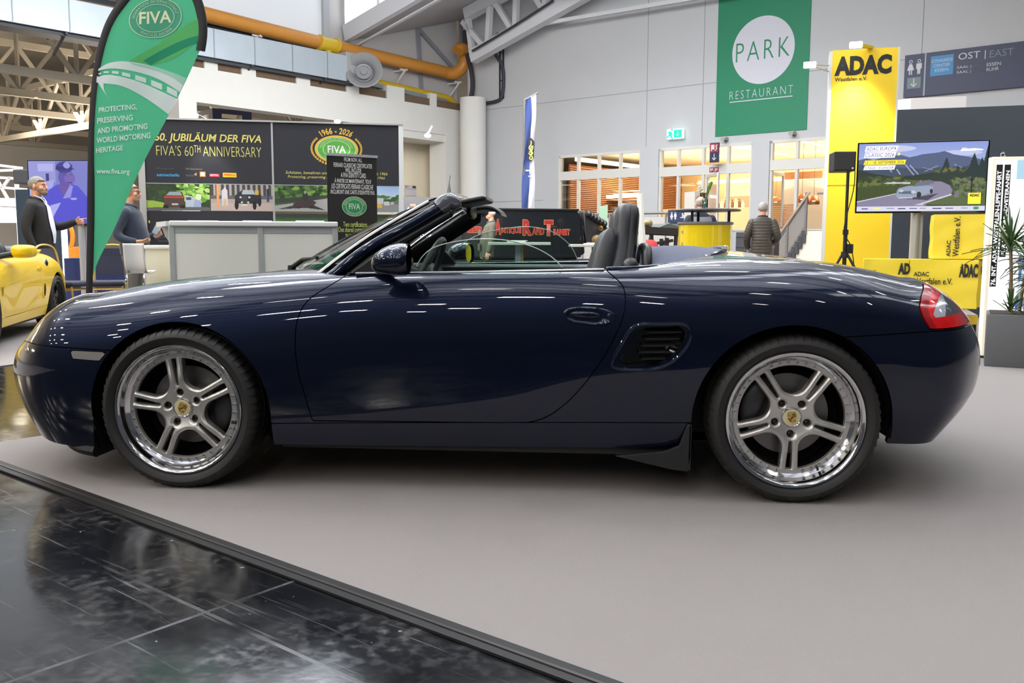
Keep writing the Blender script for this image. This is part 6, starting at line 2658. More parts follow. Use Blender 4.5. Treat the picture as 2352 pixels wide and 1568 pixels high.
for k, t in enumerate(('ESSEN', 'RUHR')):
 z = .53 - .11 * k
 text('SAAL |', (EX(2198), EX(2230), zE(z), zE(z + .075)), PALE, sg, y=yb_ - .004)
 text('HALL', (EX(2235), EX(2259), zE(z), zE(z + .075)), mat('sign_faint', (76, 82, 106), .6), sg, y=yb_ - .004)
 text(t, (EX(2266), EX(2298 if k == 0 else 2294), zE(z), zE(z + .075)), PALE, sg, y=yb_ - .004)

def wc_icon(parent, u, z, h, y, m):
 s = MB()
 for k, dx in enumerate((-.30, .30)):
  x = u + dx * h
  n = 20
  s.add([(x + h * .13 * rr_ * math.cos(2 * PI * j / n), y, z + h * .42 + h * .13 * rr_ * math.sin(2 * PI * j / n)) for rr_ in (1, .6) for j in range(n)], [(j, (j + 1) % n, n + (j + 1) % n, n + j) for j in range(n)])
  if k == 0:
   s.flat([(x - .10 * h, z + .25 * h), (x + .10 * h, z + .25 * h), (x + .26 * h, z - .22 * h), (x + .12 * h, z - .22 * h), (x + .12 * h, z - .55 * h), (x + .03 * h, z - .55 * h), (x + .03 * h, z - .22 * h), (x - .03 * h, z - .22 * h), (x - .03 * h, z - .55 * h), (x - .12 * h, z - .55 * h), (x - .12 * h, z - .22 * h), (x - .26 * h, z - .22 * h)], y)
  else:
   s.flat([(x - .2 * h, z + .25 * h), (x + .2 * h, z + .25 * h), (x + .2 * h, z - .15 * h), (x + .12 * h, z - .15 * h), (x + .10 * h, z - .55 * h), (x + .02 * h, z - .55 * h), (x, z - .18 * h), (x - .02 * h, z - .55 * h), (x - .10 * h, z - .55 * h), (x - .12 * h, z - .15 * h), (x - .2 * h, z - .15 * h)], y)
 return s.build('toilet_pictogram', m, parent, fixn=False)

def arrow_down(parent, u, z, h, y, m):
 s = MB()
 w = .06 * h
 s.flat([(u - w, z + h / 2), (u + w, z + h / 2), (u + w, z - h * .35), (u - w, z - h * .35)], y)
 for d in (-1, 1):
  s.flat([(u, z - h / 2), (u, z - h * .34), (u + d * h * .30, z - h * .04), (u + d * h * .38, z - h * .12)], y)
 return s.build('down_arrow', m, parent, fixn=False)

wc_icon(sg, EX(2101), zE(.70), .40, yb_ - .004, PALE)
mb = MB()
mb.box(EX(2085), EX(2116), yb_, -.13, zE(.20), zE(.46))
g = mb.build('grey_square', mat('sign_grey_green', (112, 126, 128), .6), sg)
arrow_down(g, EX(2100), zE(.33), (zz1 - zz0) * .20, yb_ - .004, PALE)

# exit sign, hose sign, small red signs
ex = tag(empty('exit_sign', mw=em), 'lit green and white emergency exit sign on the wall above the restaurant windows', 'exit sign')
b = (EW.uv(1534, 307, -.2)[0], EW.uv(1570, 307, -.2)[0], EW.uv(1552, 319, -.2)[1], EW.uv(1552, 296, -.2)[1])
mb = MB()
mb.box(b[0], b[1], -.26, -.14, b[2], b[3])
mb.build('lamp_case', mat('exit_case_white', (236, 248, 244), .5, emit=(220, 255, 244), estr=.9), ex)
mb = MB()
w = b[1] - b[0]
mb.box(b[0] + w * .44, b[1] - w * .06, -.265, -.25, b[2] + .04, b[3] - .04)
mb.build('green_field', mat('exit_green', (30, 190, 150), .5, emit=(26, 196, 150), estr=1.1), ex)
arrow_down(ex, b[0] + w * .69, (b[2] + b[3]) / 2, (b[3] - b[2]) * .55, -.269, SIGNW)
s = MB()
u_, z_ = b[0] + w * .22, (b[2] + b[3]) / 2
s.flat([(u_ - .12, z_ + .08), (u_ + .02, z_ + .10), (u_ + .10, z_ - .02), (u_ + .05, z_ - .05), (u_ + .12, z_ - .18), (u_ + .06, z_ - .18), (u_ - .02, z_ - .06), (u_ - .14, z_ - .14), (u_ - .16, z_ - .10), (u_ - .05, z_)], -.263)
s.disc((u_ + .06, z_ + .15), .04, -.263, 14)
s.build('running_man', mat('exit_green', (30, 190, 150), .5), ex, fixn=False)

hs = tag(empty('hose_sign', mw=em), 'tall red and navy fire hose sign hanging in front of the middle windows', 'sign')
b = (EW.uv(1631, 350, -.5)[0], EW.uv(1652, 350, -.5)[0], EW.uv(1641, 373, -.5)[1], EW.uv(1641, 328, -.5)[1])
h = b[3] - b[2]
mb = MB()
mb.box(b[0], b[1], -.53, -.48, b[2], b[3])
mb.build('sign_board', NAVY, hs)
RED = mat('fire_sign_red', (156, 42, 46), .5)
mb = MB()
mb.box(b[0] + .02, b[1] - .02, -.54, -.52, b[2] + h * .52, b[3] - .03)
rd = mb.build('red_field', RED, hs)
s = MB()
w = b[1] - b[0]
s.box(b[0] + w * .15, b[0] + w * .52, -.545, -.54, b[2] + h * .66, b[2] + h * .90)
s.box(b[0] + w * .15, b[0] + w * .25, -.545, -.54, b[2] + h * .58, b[2] + h * .66)
s.tube(smooth_path([(b[0] + w * .6, -.543, b[2] + h * .60), (b[0] + w * .75, -.543, b[2] + h * .70), (b[0] + w * .70, -.543, b[2] + h * .82), (b[0] + w * .85, -.543, b[2] + h * .88)], 12), .025, 6)
s.build('hose_pictogram', SIGNW, rd)
arrow_down(hs, (b[0] + b[1]) / 2, b[2] + h * .27, h * .34, -.535, SIGNW)
for i, (x0, x1) in enumerate(((1630, 1640), (1641, 1651))):
 mb = MB()
 b = (EW.uv(x0, 389, -.06)[0], EW.uv(x1, 389, -.06)[0], EW.uv(1641, 395, -.06)[1], EW.uv(1641, 384, -.06)[1])
 mb.k = 0
 mb.box(b[0], b[1] - .01, -.08, -.06, b[2], b[3])
 mb.k = 1
 w = b[1] - b[0]
 mb.box(b[0] + w * .2, b[0] + w * .45, -.085, -.08, b[2] + .03, b[3] - .03)
 mb.box(b[0] + w * .55, b[0] + w * .8, -.085, -.08, b[2] + .06, b[3] - .03)
 tag(mb.build('fire_sign', [RED, SIGNW], mw=em), ['small red fire sign on the window transom, left of the pair', 'small red fire sign on the window transom, right of the pair'][i], 'sign')
for i, (px, py) in enumerate(((1666, 319), (1822, 306))):
 u, z = EW.uv(px, py, -.1)
 mb = MB()
 mb.box(u - .08, u + .08, -.25, -.02, z - .05, z + .06, .01)
 mb.tube([(u - .04, -.25, z), (u - .04, -.36, z - .04)], .045, 10)
 mb.tube([(u + .05, -.25, z), (u + .05, -.36, z - .04)], .045, 10)
 tag(mb.build('emergency_light', mat('lamp_grey', (190, 186, 182), .5), mw=em, smooth=True, angle=40), ['twin emergency light on the wall above the middle doorway', 'twin emergency light on the wall above the right doorway'][i], 'light')

# ------------------------------------------------------------------ restaurant fittings
cw = mat('copper', (196, 124, 82), .25, .9)
for i, (px, py, sz) in enumerate(((1842, 455, .24), (1869, 459, .21))):
 u, z = EW.uv(px, py, 2.2)
 e = empty('pendant_lamp', EW.pt(u, 2.2, 0), 0, ['copper dome pendant lamp in the restaurant, left one of the pair', 'copper dome pendant lamp in the restaurant, right one of the pair'][i], 'lamp', 'restaurant pendants')
 m = MB()
 m.lathe([(.0001, z + .17), (sz * .35, z + .16), (sz * .75, z + .09), (sz, z - .04), (sz - .015, z - .04), (sz * .65, z + .07), (.0001, z + .13)], 28, 'Z')
 m.build('shade', cw, e, smooth=True)
 m = MB()
 m.lathe([(sz, z - .06), (sz * .96, z - .16), (sz * .90, z - .16), (sz * .94, z - .06)], 28, 'Z')
 m.build('pierced_band', mat('pierced_copper', (150, 110, 84), .4, .7), e, smooth=True)
 m = MB()
 m.ellipsoid((0, 0, z - .02), (.06, .06, .05))
 m.build('bulb', LAMPW, e, smooth=True)
 m = MB()
 m.tube([(0, 0, z + .16), (0, 0, Zc)], .006, 6)
 m.build('cord', CABLE, e)
# back bar with bottles
u0, u1 = EW.uv(1642, 470, 6)[0], EW.uv(1722, 470, 6)[0]
bb = tag(empty('back_bar', mw=em), 'steel back bar with shelves behind the middle doorway of the restaurant', 'bar')
zs = EW.uv(1680, 477, 6)[1]
mb = MB()
mb.box(u0 - 4, u1 + 1.5, 5.8, 6.8, zf, zs)
mb.build('bar_counter', mat('bar_cream', (236, 214, 172), .5), bb)
mb = MB()
mb.box(u0 - .2, u1 + .2, 7.3, 7.45, zs, zs + 1.1)
mb.build('splash_panel', mat('bar_steel', (188, 166, 136), .35, .4), bb)
mb = MB()
mb.box(u0 + 2.0, u1 + .4, 5.5, 5.8, zf + .9, zs - .35)
mb.build('dark_shelf', BLK, bb)
nb = 11
for k in range(nb):
 u = u0 + .1 + (u1 - u0 - .4) * k / nb + (.05 if k % 3 else 0)
 hh = .30 + .12 * ((k * 7) % 5) / 5
 m = MB()
 m.lathe([(.0001, zs), (.07, zs), (.07, zs + hh * .62), (.028, zs + hh * .78), (.028, zs + hh), (.0001, zs + hh)], 12, 'Z', (u, 6.1, 0))
 tag(m.build('bottle', mat('cream_bottle' if k % 3 else 'brown_bottle', (236, 222, 190) if k % 3 else (120, 84, 52), .4), mw=em, smooth=True, angle=50), 'small bottle in the row on the restaurant back bar', 'bottle', 'bottles on the back bar')
# buffet case with white bowls behind the left windows
u0, u1 = EW.uv(1325, 480, 3)[0], EW.uv(1470, 480, 3)[0]
z0 = zf
bf = tag(empty('buffet_case', mw=em), 'glass buffet case on the restaurant floor behind the left windows', 'display case')
zs = EW.uv(1400, 484, 3)[1]
mb = MB()
mb.box(u0, u1, 3, 4.2, z0, max(z0 + .1, zs - .5))
mb.build('case_base', mat('case_base_grey', (150, 142, 134), .5), bf)
mb = MB()
for z in (zs, zs + .42):
 mb.box(u0, u1, 3, 4.2, z, z + .03)
for u in np.linspace(u0, u1, 4):
 mb.box(u - .02, u + .02, 3, 3.04, zs - .5, zs + .8)
mb.box(u0, u1, 3, 3.05, zs + .78, zs + .83)
mb.build('case_frame', mat('case_frame', (196, 190, 176), .3, .3), bf)
mb = MB()
mb.box(u0 + .1, u1 - .1, 3.6, 3.66, zs + .70, zs + .75)
mb.build('case_light', LAMPW, bf)
for k in range(7):
 u = u0 + 1.2 + (u1 - u0 - 1.5) * k / 6.5
 m = MB()
 m.lathe([(.0001, zs + .03), (.07, zs + .03), (.15, zs + .16), (.135, zs + .16), (.0001, zs + .06)], 16, 'Z', (u, 3.5, 0))
 tag(m.build('bowl', WPANEL, mw=em, smooth=True), 'white bowl on the shelf of the buffet case', 'bowl', 'bowls in the buffet case')
m = MB()
pu, pz = EW.uv(1418, 451, 2.5)
m.box(pu - .55, pu + 1.1, 2.5, 2.55, pz - .06, pz + .06)
tag(m.build('linear_lamp', LAMPW, mw=em), 'long white linear lamp in front of the timber slats', 'lamp')
# wall board
m = MB()
pu, pz = EW.uv(1356, 455, 2.4)
m.k = 0
m.box(pu - .35, pu + .35, 2.4, 2.45, pz - .30, pz + .30)
m.k = 1
m.box(pu - .30, pu + .10, 2.39, 2.4, pz + .04, pz + .24)
m.box(pu - .30, pu + .10, 2.39, 2.4, pz - .24, pz - .04)
tag(m.build('menu_board', [mat('board_dark', (96, 88, 78), .5), LAMPW], mw=em), 'small menu board with two lit panels on the timber slat wall', 'board')
# open door leaves
for i, (pa, pb, v0, v1) in enumerate(((1622, 1648, -.02, -1.0), (1772, 1797, .15, 1.1))):
 a, b_ = EW.uv(pa, 470, v0), EW.uv(pb, 470, v1)
 zt3 = (tr2 if i == 0 else tr3) - .2
 p0, p1 = Vector((a[0], v0, 0)), Vector((b_[0], v1, 0))
 m = MB()
 up = Vector((0, 0, 1))
 m.bar(p0 + up * zf, p0 + up * zt3, .09, .06)
 m.bar(p1 + up * zf, p1 + up * zt3, .09, .06)
 m.bar(p0 + up * (zf + .08), p1 + up * (zf + .08), .06, .14)
 m.bar(p0 + up * (zt3 - .05), p1 + up * (zt3 - .05), .06, .10)
 dl = m.build('door_%d' % (i + 1), FRAMEW, mw=em)
 dl['kind'] = 'structure'
 m = MB()
 m.add([p0 + up * (zf + .1), p1 + up * (zf + .1), p1 + up * (zt3 - .1), p0 + up * (zt3 - .1)], [(0, 1, 2, 3)])
 m.build('door_glass', PANE, dl)
# stairs with balustrade
SQ = Frame(1840, 24.5, dirv=-HU)

def sqv(px, py, off=0.0):
 u, z = SQ.uv(px, py, off)
 return (u, off, z)

stair = tag(empty('entrance_stairs', mw=SQ.mat()), 'dark stairs with a grey balustrade climbing to the restaurant right of the man', 'stairs')
p_lo, p_hi = sqv(1806, 590), sqv(1848, 530)
nst = 9
zfl = p_hi[2]
du = (p_hi[0] - p_lo[0]) / 5.5
u_b = p_hi[0] - du * nst
mb = MB()
for k in range(nst):
 z1_ = zfl * (k + 1) / nst
 mb.box(u_b + du * k, u_b + du * (k + 1) + .02, 0, 1.8, max(0, z1_ - .32), z1_)
mb.build('steps', mat('dark_stair', (58, 58, 62), .6), stair)
mb = MB()
mb.prism([(u_b + du * .3, 0), (u_b + du * nst, 0), (u_b + du * nst, zfl - .05), (u_b + du * .3, .0)], .06, 1.7)
mb.box(p_hi[0], sqv(1890, 540)[0] + 2, .06, 1.8, 0, zfl)
mb.build('stair_side', mat('stair_white', (226, 216, 200), .7), stair)
mb = MB()
for k in (0, 3.4, nst + .1):
 u = u_b + du * k
 zz_ = zfl * k / nst
 mb.box(u - .03, u + .03, .0, .06, max(0, zz_ - .1), zz_ + 1.0)
for d in (.95, .12):
 mb.bar((u_b, .03, d), (u_b + du * nst, .03, zfl + d), .05, .05)
mb.box(p_hi[0] + .3, sqv(1885, 540)[0] + 1, .0, .05, zfl + .95, zfl + 1.0)
mb.box(p_hi[0] + .9, p_hi[0] + .98, .0, .06, zfl, zfl + 1.0)
mb.build('balustrade', mat('grey_balustrade', (110, 108, 106), .5, .3), stair)
mb = MB()
mb.prism([(u_b + .03, .14), (u_b + du * nst, zfl + .14), (u_b + du * nst, zfl + .90), (u_b + .03, .90)], .028, .034)
mb.box(p_hi[0] + 1.0, p_hi[0] + 1.7, .028, .034, zfl + .05, zfl + .92)
mb.build('mesh_infill', mat('mesh_infill_grey', (128, 122, 116), .6), stair)
mb = MB()
mb.tube([(u_b - .05, .0, 1.02), (u_b + du * nst + .1, .0, zfl + 1.03)], .035, 10)
mb.build('handrail', mat('handrail_steel', (200, 184, 164), .3, .6), stair)
# timber slat screen behind the stairs
a, b_ = EW.uv(1772, 500, 1.3)[0], EW.uv(1834, 500, 1.3)[0]
zt4 = EW.uv(1800, 468, 1.3)[1]
mb = MB()
for k in range(14):
 z = zf + (zt4 - zf) * k / 14
 mb.box(a, b_, 1.3, 1.36, z, z + (zt4 - zf) / 14 * .6)
tag(mb.build('slat_screen', wood, mw=em), 'low horizontal timber slat screen beside the right doorway', 'screen')
mb = MB()
a, b_ = EW.uv(1800, 405, 3.0), EW.uv(1888, 405, 3.0)
mb.box(a[0], b_[0], 3, 3.1, a[1] - .12, a[1] + .14)
tag(mb.build('timber_beam', wood, mw=em), 'brown timber beam above the glazed restaurant screen', 'beam')
mb = MB()
a, b_ = EW.uv(1800, 470, 4.0), EW.uv(1900, 470, 4.0)
mb.box(a[0], b_[0], 4, 4.05, zf, EW.uv(1840, 412, 4.0)[1])
tag(mb.build('glass_screen', mat('milky_glass', (206, 196, 180), .3), mw=em), 'milky glass partition behind the pendant lamps', 'partition')

# gallery railing with toilet sign in front of the windows
GR = Frame(1560, 26.0, dirv=-HU)
zr0 = GR.uv(1560, 488)[1]
gu0, gu1 = GR.uv(1340, 490)[0], GR.uv(1600, 490)[0]
gr = tag(empty('gallery_railing', mw=GR.mat()), 'grey railing with glass panels in front of the restaurant windows', 'railing')
mb = MB()
mb.tube([(gu0, 0, zr0), (gu1, 0, zr0)], .035, 10)
mb.build('handrail', mat('rail_grey', (140, 136, 132), .35, .5), gr, smooth=True)
mb = MB()
mb.box(gu0, gu1, -.01, .01, .2, zr0 - .12)
mb.build('infill', mat('rail_infill', (172, 168, 162), .5), gr)
for u in np.linspace(gu0, gu1, 5):
 mb = MB()
 mb.box(u - .025, u + .025, -.03, .03, 0, zr0)
 mb.build('post', mat('rail_grey', (140, 136, 132), .35, .5), gr)
wsn = tag(empty('toilet_sign', mw=GR.mat()), 'dark blue toilet sign with white pictograms on the gallery railing', 'sign')
b = (GR.uv(1534, 497, -.1)[0], GR.uv(1592, 497, -.1)[0], GR.uv(1550, 511, -.1)[1], GR.uv(1550, 482, -.1)[1])
mb = MB()
mb.box(b[0], b[1], -.10, -.06, b[2], b[3])
mb.build('sign_board', NAVY, wsn)
hh = b[3] - b[2]
wc_icon(wsn, GR.uv(1547, 497, -.1)[0], b[2] + hh * .54, hh * .55, -.104, SIGNW)
s = MB()
x = GR.uv(1569, 497, -.1)[0]
s.flat([(x - hh * .25, b[2] + hh * .36), (x + hh * .3, b[2] + hh * .36), (x + hh * .3, b[2] + hh * .42), (x - hh * .25, b[2] + hh * .42)], -.104)
s.disc((x - hh * .05, b[2] + hh * .66), hh * .07, -.104, 12)
s.flat([(x - hh * .12, b[2] + hh * .46), (x + hh * .20, b[2] + hh * .46), (x + hh * .12, b[2] + hh * .58), (x - hh * .08, b[2] + hh * .56)], -.104)
s.build('changing_pictogram', SIGNW, wsn, fixn=False)

# ------------------------------------------------------------------ yellow club stand on the right
TW = Frame(1985, 11.0, -17)
tz = lambda px, py: TW.uv(px, py)
a0, a1 = tz(1903, 360)[0], tz(2052, 360)[0]
ztw = tz(1985, 112)[1]
tw = tag(empty('yellow_tower', mw=TW.mat()), 'tall yellow display tower with black ADAC lettering and a white left edge', 'display tower')
mb = MB()
mb.box(a0, a1, 0, .03, 0, ztw)
mb.build('front_panel', YEL, tw)
mb = MB()
mb.prism([(a0 - .035, -.002), (a0, -.002), (a0 + .02, .42), (a0 - .03, .42)], 0, ztw - .01, 'XY')
mb.box(a1, a1 + .02, -.002, .42, 0, ztw)
mb.box(a0, a1, .4, .42, 0, ztw)
mb.build('white_side', mat('tower_white', (214, 216, 216), .5), tw)
zsm = tz(1985, 424)[1]
mb = MB()
mb.box(a0, a1, -.003, .0, zsm - .003, zsm + .003)
mb.build('panel_joint', mat('yellow_joint', (190, 160, 30), .6), tw)
text('ADAC', (tz(1917, 155)[0], tz(2048, 150)[0], tz(1982, 172)[1], tz(1982, 127)[1]), BLK, tw, bold=.055)
text('Westfalen e.V.', (tz(1917, 183)[0], tz(1992, 180)[0], tz(1953, 186)[1], tz(1953, 177)[1]), BLK, tw, bold=.015)
for i, (px, py, ax_, tgt) in enumerate(((1966, 103, 0.0, 1), (1860, 149, -.3, 0))):
 u, z = TW.uv(px, py, -.35)
 e = empty('tower_spotlight', TW.pt(u, -.35, 0), math.atan2(TW.t[1], TW.t[0]), ['small bright spotlight on top of the yellow tower', 'small bright spotlight on a thin arm left of the yellow tower'][i], 'spotlight')
 m = MB()
 m.box(-.07, .07, -.04, .05, z - .03, z + .03, .01)
 m.build('spot_head', LAMPW, e)
 m = MB()
 if i == 0:
  m.bar((.03, .03, z), (.20, .40, ztw + .02), .06, .03)
 else:
  m.tube([(.03, 0, z), (a0 - u, .45, z + .06)], .010, 8)
  m.tube([(.03, 0, z - .02), (a0 - u, .45, z - .02)], .010, 8)
 m.build('spot_arm', YEL if i == 0 else POSTS, e)
 if i == 0:
  spot('tower_spot_light', TW.pt(u, -.36, z - .05), TW.pt(u + .02, .0, z - 1.15), 330, 1.25, blend=1.0, radius=.10, color=(1, .97, .9))

# dark back wall and the pale box behind it
DW = Frame(2200, 12.2, -17)
mb = MB()
d0, d1 = DW.uv(2010, 400)[0], DW.uv(2352, 400)[0] + 2.2
zd = DW.uv(2200, 247)[1]
mb.box(d0, d1, 0, .15, 0, zd)
o = tag(mb.build('dark_partition', mat('anthracite_panel', (70, 76, 84), .7, spec=.3), mw=DW.mat()), 'anthracite partition wall behind the large screen of the yellow stand', 'partition')
PB = Frame(2095, 15.5, -17)
mb = MB()
zt5, zb5 = PB.uv(2150, 223)[1], PB.uv(2150, 300)[1]
mb.box(PB.uv(2092, 240)[0], PB.uv(2219, 240)[0], 0, .05, 0, zt5)
mb.add([(PB.uv(2092, 240)[0], 0, 0), (PB.uv(2092, 240)[0], 0, zt5), (PB.uv(2092, 240)[0] - 1.0, .75, zt5), (PB.uv(2092, 240)[0] - 1.0, .75, 0)], [(0, 1, 2, 3)])
tag(mb.build('pale_partition', mat('pale_partition_white', (232, 228, 226), .6), mw=PB.mat()), 'pale partition rising behind the anthracite wall below the direction sign', 'partition')

# screen on a grey post
T2 = Frame(2118, 9.75, -16)
sz = lambda px, py: T2.uv(px, py)
s0, s1 = sz(1967, 410)[0], sz(2270, 400)[0]
zb6, zt6 = sz(2118, 489)[1], sz(2118, 324)[1]
scr = tag(empty('event_screen', mw=T2.mat()), 'large screen on a grey post showing a silver convertible on a mountain road', 'screen')
mb = MB()
mb.box(s0, s1, 0, .07, zb6, zt6, .006)
mb.build('screen_case', CM['gloss'], scr)
uu0, uu1 = sz(2095, 550)[0], sz(2122, 550)[0]
mb = MB()
mb.box(uu0, uu1, .10, .20, 0, zt6 - .3, .01)
mb.k = 1
mb.tube([((uu0 * .65 + uu1 * .35), .10, 0), ((uu0 * .65 + uu1 * .35), .10, zt6 - .3)], .045, 16)
mb.build('screen_post', [mat('post_light_grey', (196, 198, 202), .4, .3), POSTS], scr, smooth=True, angle=40)
mb = MB()
mb.box(uu0 - .3, uu1 + .3, -.2, .5, 0, .02, .005)
mb.build('post_foot', POSTS, scr)
P_ = Paint(320, 180, (60, 74, 66))
P_.grad((196, 204, 246), (150, 168, 232), .55, 1)
P_.ell(.25, .92, .2, .05, (214, 216, 250)).ell(.8, .84, .16, .04, (206, 212, 250))
mts = [(0, .76), (.06, .79), (.12, .76), (.2, .8), (.27, .82), (.33, .83), (.4, .79), (.46, .81), (.5, .83), (.56, .84), (.62, .85), (.67, .87), (.7, .85), (.74, .82), (.8, .80), (.86, .78), (1, .72)]
P_.poly(mts + [(1, .4), (0, .4)], (92, 104, 140), 2)
P_.poly([(0, .70), (.2, .66), (.5, .62), (1, .66), (1, .4), (0, .4)], (70, 84, 104), 2)
for a in ((.36, .70, .44, .52), (.40, .68, .47, .54), (.30, .62, .33, .54), (.62, .66, .52, .58), (.74, .68, .84, .60), (.5, .64, .58, .60), (.22, .70, .26, .58)):
 P_.poly([(a[0], a[1]), (a[0] + .012, a[1]), (a[2] + .012, a[3]), (a[2], a[3])], (170, 174, 214), 5)
P_.poly([(0, .62), (.12, .56), (.3, .50), (.5, .54), (.7, .60), (.85, .62), (1, .66), (1, .3), (0, .3)], (44, 58, 52), 2)
for cx_, w, hh, z in ((.69, .05, .22, .56), (.90, .07, .34, .50), (1.0, .06, .5, .45), (.78, .03, .12, .55), (.96, .05, .28, .5)):
 for k in range(7):
  f = k / 7
  P_.poly([(cx_ - w * (1 - f), z + hh * f), (cx_ + w * (1 - f), z + hh * f), (cx_, z + hh * min(1, f + .32))], (40, 58, 58), 2)
P_.leaves(.58, .86, .56, .62, [(120, 116, 74), (90, 100, 64), (60, 76, 56)], 30, .012)
P_.poly([(0, .44), (.2, .50), (.4, .46), (.6, .44), (.6, .2), (0, .2)], (92, 104, 56), 3)
P_.leaves(.02, .4, .38, .5, [(112, 122, 60), (74, 90, 48), (52, 68, 44)], 50, .025)
P_.poly([(0, .36), (.30, .38), (.44, .36), (.36, .20), (0, .14)], (70, 84, 46), 4)
P_.poly([(0, 0), (.46, 0), (.60, .14), (.74, .22), (.76, .34), (.66, .43), (.54, .44), (.56, .42), (.40, .30), (.30, .26), (0, .14)], (146, 140, 168), 2)
P_.poly([(0, .135), (.31, .255), (.31, .265), (0, .15)], (226, 226, 240)).poly([(.46, .09), (.52, .09), (.75, .235), (.74, .25)], (220, 218, 234))
P_.poly([(.20, .41), (.42, .40), (.42, .425), (.24, .43)], (214, 214, 224))
P_.poly([(.52, .10), (1, .08), (1, .40), (.80, .47), (.74, .40), (.76, .24)], (88, 106, 62), 4)
P_.leaves(.74, .98, .22, .48, [(110, 126, 76), (76, 96, 58), (128, 118, 130), (60, 80, 50)], 110, .016)
P_.poly([(.36, .185), (.56, .16), (.64, .26), (.52, .22)], (72, 68, 88))
P_.poly([(.31, .22), (.33, .19), (.42, .19), (.50, .22), (.60, .28), (.595, .36), (.53, .38), (.46, .37), (.40, .37), (.33, .34), (.315, .30)], (160, 172, 196))
P_.poly([(.44, .36), (.47, .42), (.55, .43), (.57, .38)], (110, 122, 150)).poly([(.33, .26), (.46, .25), (.46, .29), (.33, .30)], (96, 106, 132)).ell(.49, .24, .018, .045, (40, 42, 54)).ell(.585, .29, .012, .035, (40, 42, 54)).ell(.35, .30, .018, .02, (206, 214, 230)).ell(.445, .28, .018, .025, (206, 214, 230)).rect(.33, .44, .19, .205, (206, 210, 222))
P_.ell(.50, .435, .012, .02, (150, 120, 110)).ell(.535, .43, .012, .02, (150, 120, 110))
P_.poly([(.53, .40), (.60, .40), (.60, .44), (.56, .46), (.53, .44)], (110, 118, 140)).ell(.29, .42, .02, .015, (216, 220, 226)).ell(.37, .42, .022, .016, (196, 200, 206))
P_.rect(.885, .897, .22, .46, (38, 42, 40)).rect(.88, .905, .44, .47, (34, 36, 36))
P_.rect(0, 1, 0, .075, (232, 232, 252))
pic = P_.build('screen_picture', (s0 + .015, s1 - .015, zb6 + .02, zt6 - .015), vcol_mat('screen_glow_right', .3, .95), scr, y=-.002)
w, hgt = s1 - s0 - .03, zt6 - zb6 - .035
UX = lambda f: s0 + .015 + w * f
UZ = lambda f: zb6 + .02 + hgt * f
lab = mat('screen_label', (226, 226, 250), .3, emit=(226, 226, 250), estr=.9)
laby = mat('screen_yellow', (236, 212, 60), .3, emit=(236, 208, 50), estr=.85)
stx = mat('screen_text_grey', (70, 70, 110), .4, emit=(96, 96, 150), estr=.30)
for i, (x0, x1, z0, z1, t, mm, tm) in enumerate(((.045, .30, .885, .965, 'ADAC EUROPA', lab, stx), (.04, .285, .79, .875, 'CLASSIC 2026', lab, stx), (.04, .365, .69, .755, '13. – 18. SEPTEMBER 2026', laby, mat('screen_text_dark', (60, 56, 40), .5)), (.04, .285, .615, .68, '5 TAGE – 4 LÄNDER', lab, stx))):
 m = MB()
 sl = .012
 m.flat([(UX(x0), UZ(z0)), (UX(x1), UZ(z0)), (UX(x1 + sl), UZ(z1)), (UX(x0 + sl), UZ(z1))], -.004)
 lb = m.build('caption_label', mm, scr, fixn=False)
 text(t, (UX(x0 + .012), UX(x1 - .005), UZ(z0 + (z1 - z0) * .18), UZ(z1 - (z1 - z0) * .16)), tm, lb, y=-.006, shear=.18)
text('»', (UX(.305), UX(.33), UZ(.82), UZ(.86)), laby, scr, y=-.005, bold=.05)
m = MB()
m.box(UX(.868), UX(.965), -.005, -.003, UZ(.10), UZ(.26))
lb = m.build('yellow_square', laby, scr)
text('ADAC', (UX(.878), UX(.955), UZ(.205), UZ(.245)), BLK, lb, y=-.007, bold=.05)
text('ADAC', (UX(.80), UX(.84), UZ(.895), UZ(.91)), lab, scr, y=-.005, bold=.04)
m = MB()
m.flat([(UX(.79), UZ(.865)), (UX(.96), UZ(.87)), (UX(.965), UZ(.885)), (UX(.90), UZ(.90)), (UX(.80), UZ(.89))], -.004)
m.build('corner_mark', lab, scr, fixn=False)
for i, (x, ww) in enumerate(((.04, .05), (.14, .05), (.24, .06), (.33, .06), (.42, .06), (.50, .05), (.60, .07), (.70, .06), (.82, .05))):
 m = MB()
 m.box(UX(x), UX(x + ww), -.004, -.003, UZ(.030 + .004 * (i % 3)), UZ(.046))
 m.build('sponsor_mark', stx if i not in (1,) else laby, scr)
m = MB()
m.disc((UX(.933), UZ(.04)), w * .022, -.004, 24, hgt * .022)
m.build('sponsor_mark', mat('screen_green', (60, 130, 90), .4, emit=(50, 130, 84), estr=.7), scr, fixn=False)

